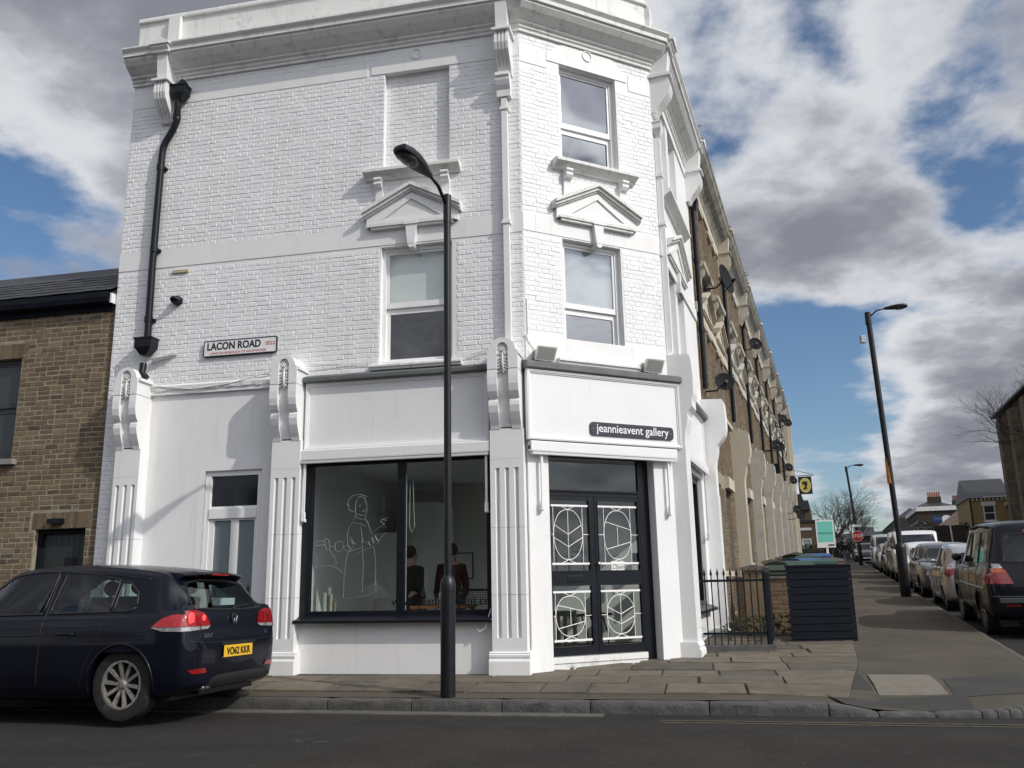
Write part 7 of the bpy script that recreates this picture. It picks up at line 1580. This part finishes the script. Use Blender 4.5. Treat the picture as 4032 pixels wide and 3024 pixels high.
# ================================================================ people
def person(name_label, P, face, h, coat, legs, skin, hair, pose='walk', seed=0, cat='person', scale_w=1.0, arms=None, sitting=False):
    t = thing('person', name_label, cat, tuple(P)); f = face.normalized(); s_ = f.cross(V(0,0,1)); r = random.Random(seed); H = h
    def G(side, fwd, up): return V(*P)+s_*side*H*scale_w+f*fwd*H+V(0,0,up*H)
    def skinned(nm, joints, edges, root, m, sub=1):
        me = bpy.data.meshes.new(nm); me.from_pydata([tuple(G(*j[:3])-V(*P)) for j in joints], edges, []); me.update(); o = bpy.data.objects.new(nm, me); COL.objects.link(o); o.parent = t; me.materials.append(m)
        md = o.modifiers.new('skin','SKIN'); 
        for i, j in enumerate(joints): me.skin_vertices[0].data[i].radius = (j[3]*H, j[3]*H)
        me.skin_vertices[0].data[root].use_root = True; sb_ = o.modifiers.new('sub','SUBSURF'); sb_.levels = sub; sb_.render_levels = sub; return o
    st = .085 if pose == 'walk' else .02
    if sitting: kn = [(.055,.20,.29),(-.055,.20,.29)]; ft = [(.055,.22,.03),(-.055,.24,.03)]; hipz = .30
    else: kn = [(.052,st*.8,.285),(-.052,-st*.1,.29)]; ft = [(.052,st*.9,.035),(-.052,-st*1.3,.055)]; hipz = .53
    dz = hipz-.53
    J = [(0,0,hipz,.075),(0,.0,.62+dz,.078),(0,.005,.72+dz,.088),(0,.0,.80+dz,.06),(0,.0,.84+dz,.030),(0,.012,.87+dz,.030),(0,.012,.905+dz,.052),(0,.010,.945+dz,.050),(0,.008,.975+dz,.028),
         (.052,.0,hipz-.02,.058),(*kn[0],.036),(kn[0][0],ft[0][1]-.005,.10,.026),(ft[0][0],ft[0][1],.03,.024),(ft[0][0],ft[0][1]+.07,.018,.016),
         (-.052,.0,hipz-.02,.058),(*kn[1],.036),(kn[1][0],ft[1][1]-.005,.10,.026),(ft[1][0],ft[1][1],ft[1][2],.024),(ft[1][0],ft[1][1]+.07,ft[1][2]-.015,.016),
         (.10,0,.79+dz,.036),(.125,-.03,.64+dz,.026),(.13,.03,.51+dz,.018),(-.10,0,.79+dz,.036),(-.125,-.01,.64+dz,.026),(-.13,.06,.51+dz,.018)]
    E = [(0,1),(1,2),(2,3),(3,4),(4,5),(5,6),(6,7),(7,8),(0,9),(9,10),(10,11),(11,12),(12,13),(0,14),(14,15),(15,16),(16,17),(17,18),(3,19),(19,20),(20,21),(3,22),(22,23),(23,24)]
    b = skinned('body', J, E, 0, skin, 2)
    cz = [(0,0,hipz-.06,.088),(0,0,.60+dz,.088),(0,.005,.72+dz,.098),(0,0,.80+dz,.072),(0,0,.835+dz,.045),(.10,0,.79+dz,.046),(J[20][0],J[20][1],J[20][2],.036),(J[21][0],J[21][1]-.004,J[21][2]+.02,.029),(-.10,0,.79+dz,.046),(J[23][0],J[23][1],J[23][2],.036),(J[24][0],J[24][1]-.004,J[24][2]+.02,.029)]
    skinned('coat', cz, [(0,1),(1,2),(2,3),(3,4),(3,5),(5,6),(6,7),(3,8),(8,9),(9,10)], 0, coat, 2)
    tz = [(0,0,hipz+.0,.083)]+[(j[0],j[1],j[2],j[3]+.010) for j in (J[9],J[10],J[11])]+[(j[0],j[1],j[2],j[3]+.010) for j in (J[14],J[15],J[16])]
    skinned('trousers', tz, [(0,1),(1,2),(2,3),(0,4),(4,5),(5,6)], 0, legs, 2)
    R = Matrix((s_, f, V(0,0,1))).transposed(); mb = MB(); hc = G(0,.0,.945+dz); mb.ell(hc-f*.012*H+V(0,0,.006*H), .054*H,.062*H,.058*H,R,12,8); mb.build('hair', hair, t, smooth=True)
    mb = MB(); hf = G(0,.06,.925+dz); mb.ell(hf+f*.006*H-V(0,0,.008*H),.007*H,.014*H,.012*H,R,6,4)
    for s in (-1,1): mb.ell(G(.056*s/scale_w,.008,.928+dz),.007*H,.013*H,.018*H,R,6,4)
    mb.build('nose_and_ears', skin, t, smooth=True); mb = MB()
    for s in (-1,1): mb.ell(G(.020*s,.057,.938+dz),.008*H,.004*H,.004*H,R,6,4)
    mb.ell(G(0,.058,.893+dz),.016*H,.004*H,.004*H,R,6,4); mb.build('eyes_and_mouth', mat('dark_features',(.08,.03,.03),.6), t, smooth=True)
    mb = MB()
    for s, jj in ((1,J[21]),(-1,J[24])):      # hands: palm, four fingers, thumb
        mb = MB()
        c = G(jj[0],jj[1],jj[2]); dn = V(0,0,-1); mb.ell(c+dn*.03*H,.010*H,.020*H,.028*H,R,8,5)
        for k in range(4): 
            b0 = c+dn*.050*H+f*(k-1.5)*.010*H; L_ = (.036,.042,.040,.031)[k]*H; mb.tube([b0,b0+dn*L_*.55+s_*(-s)*.003*H,b0+dn*L_+s_*(-s)*.012*H],[.0052*H,.0047*H,.0035*H],6)
        b0 = c+dn*.020*H+f*.017*H; mb.tube([b0,b0+f*.016*H+dn*.016*H,b0+f*.018*H+dn*.034*H],[.0062*H,.0055*H,.004*H],6); mb.build('hand', skin, t, smooth=True)
    return t
HR_ = mat('dark_hair',(.02,.015,.012),.8); GH = mat('grey_hair',(.35,.34,.33),.8); JN = mat('dark_trousers',(.02,.022,.028),.9); JL = mat('pale_jeans',(.16,.18,.21),.9); CO_ = mat('dark_navy_coat',(.010,.012,.018),.9)
def on(al, out, dz=0): x,y = CO(al,out); return V(x,y,zpave(x,y)+dz)
person('person in a long dark coat walking down the footway towards the camera', on(50,2.35), -dC, 1.76, CO_, JN, M['skin'], HR_, seed=1)
person('grey haired person in a dark jacket and pale trousers walking away up the footway', on(51,2.95), dC, 1.60, M['bk'], JL, M['skin'], GH, seed=2)
person('person in black bending beside the walkers, half hidden by the bins', on(46,1.85), dC, 1.45, M['bk'], JN, M['skin'], mat('fair_hair',(.45,.36,.24),.8), seed=3)
zi = .17
person('person in dark clothes inside the gallery, seen through the shop window', V(*FA(1.75,-1.5,zi)), V(.5,.8,0), 1.62, M['bk'], JN, M['skin'], HR_, pose='stand', seed=4)
person('person in a dark red coat standing inside the gallery behind the window', V(*FA(1.25,-1.9,zi)), V(-.3,.9,0), 1.66, M['red'], JN, M['skin'], HR_, pose='stand', seed=5)
person('person in black standing inside the gallery behind the glazed doors', V(*FB(.75,-1.4,zi)), V(1,.2,0), 1.6, M['bk'], JN, M['skin'], HR_, pose='stand', seed=6)
# ================================================================ things inside the gallery
def table(F, a0, a1, n0, n1, h, lbl):
    t = thing('table', lbl, 'table', tuple(F((a0+a1)/2,(n0+n1)/2,zi))); mb = MB(); mb.box(F,(a0,a1),(n0,n1),(zi+h-.035,zi+h)); mb.build('table_top', M['wood'], t)
    for a in (a0+.05,a1-.05):
        for n in (n0+.05,n1-.05): mb = MB(); mb.box(F,(a-.025,a+.025),(n-.025,n+.025),(zi,zi+h-.035)); mb.build('leg', M['wood'], t)
table(FA,.62,1.40,-.95,-.40,.80,'small wooden table just behind the shop window')
bt = MB(); bt.lathe(FA(1.02,-.62,zi+.80),[(.045,0),(.045,.14),(.018,.22),(.014,.28),(.016,.285)],seg=12); o = bt.build('bottle', mat('clear_bottle',(.5,.52,.5),.1), smooth=True); tag(o,'pale bottle on the wooden table behind the shop window','bottle')
ch = thing('chair','dark mesh backed chair behind the right end of the shop window','chair',tuple(FA(.5,-.6,zi)))
mb = MB()
for i in range(13):
    for j in range(6): mb.box(FA,(.30+.032*i,.318+.032*i),(-.40,-.39),(.98+.028*j,.992+.028*j))
mb.box(FA,(.27,.74),(-.405,-.395),(1.145,1.18)); mb.box(FA,(.27,.29),(-.405,-.395),(.62,1.15)); mb.box(FA,(.72,.74),(-.405,-.395),(.62,1.15)); mb.build('backrest', CDK, ch)
mb = MB(); mb.box(FA,(.27,.74),(-.86,-.40),(.60,.64)); mb.build('seat', CDK, ch)
for a in (.29,.72):
    for n in (-.84,-.42): mb = MB(); mb.tube([FA(a,n,zi),FA(a,n,.6)],.014,6); mb.build('leg', CDK, ch)
FBk = Fr(FA(0,-4.3,0), dA, nA)
for k,(a,z,w,h,l) in enumerate(((1.7,1.55,.34,.46,'leftmost framed picture on the back wall of the gallery'),(.2,1.55,.34,.46,'framed picture of a dark tree on the gallery back wall'),(-.3,1.5,.28,.5,'narrow picture on the gallery back wall'),(-1.35,1.6,.2,.2,'small dark square picture on the gallery back wall'))):
    t = thing('picture', l, 'picture', tuple(FBk(a,.02,z)), 'pictures on the gallery walls'); mb = MB(); rect(mb,FBk,(a-w/2,a+w/2),(z-h/2,z+h/2),.02,.018,.02); mb.build('frame', M['black'], t); mb = MB(); mb.box(FBk,(a-w/2+.01,a+w/2-.01),(.01,.03),(z-h/2+.01,z+h/2-.01)); p_ = mb.build('artwork', M['black'] if k == 3 else MATS['paper'], t)
    if k == 1:
        mb = MB(); mb.prism(FBk,[(a-.06,z-.12),(a+.06,z-.12),(a+.02,z),(a+.045,z),(a,z+.14),(a-.045,z),(a-.02,z)],.031,.033); mb.build('tree_motif', M['bk'], p_)
tp = MB()
for k,(a,n,r,h,c) in enumerate(((2.56,-.30,.035,.26,(.35,.37,.33)),(2.52,-.36,.03,.33,(.38,.29,.28)),(2.47,-.31,.022,.24,(.38,.39,.37)),(2.42,-.32,.025,.14,(.22,.18,.08)))):
    mb = MB(); mb.lathe(FA(a,n,.90),[(r,0),(r,h)],seg=14); o = mb.build('candle', mat('candle_%d'%k,c,.6), smooth=True, auto=40); tag(o,['tall pale candle on the window sill at the far left inside the shop window','pink and white candle, tallest in the left corner of the shop window','slim white candle in the left corner of the shop window','short gold candle rightmost in the left corner of the shop window'][k],'candle',None)
mb = MB(); mb.box(FA,(.28,2.72),(-.42,-.2),(.84,.90)); mb.build('window_board', M['wframe'], shop)
stl = thing('stool','wooden stool with a green seat behind the gallery doors','stool',tuple(FB(.95,-.9,zi)))
mb = MB(); mb.box(FB,(.80,1.10),(-1.05,-.75),(.80,.85)); mb.build('seat', mat('green_seat',(.05,.09,.06),.6), stl)
for a in (.82,1.08):
    for n in (-1.03,-.77): mb = MB(); mb.box(FB,(a-.02,a+.02),(n-.02,n+.02),(zi,.80)); mb.build('leg', M['wood'], stl)
tb = thing('table','dark table with slender bent legs inside the gallery behind the right door','table',tuple(FB(1.5,-1.2,zi)))
mb = MB(); mb.box(FB,(1.2,1.85),(-1.5,-1.0),(.76,.80)); mb.build('table_top', CDK, tb)
for a in (1.25,1.45,1.6,1.8): mb = MB(); mb.tube([FB(a,-1.2,.76),FB(a+.04,-1.1,.5),FB(a-.02,-1.05,zi)],.014,6); mb.build('leg', CDK, tb)
# small tuft of grass by the step, litter
g = FB(.55,.02,0); p = V(g.x,g.y,zpave(g.x,g.y)+.01); r_ = random.Random(3); mb = MB()
for k in range(26):
    a = r_.uniform(0,6.28); L_ = r_.uniform(.03,.10); b = V(cos(a),sin(a),0)*r_.uniform(0,.04); e = V(cos(a),sin(a),0)*L_*.6+V(0,0,L_); w = V(-sin(a),cos(a),0)*.003
    mb.add([p+b-w,p+b+w,p+b+e],[(0,1,2)])
o = mb.build('grass_tuft', mat('grass_blade',(.07,.10,.03),.8), recalc=False); tag(o,'small tuft of grass growing beside the gallery door step','weed'); o['kind']='stuff'
fin_clean()
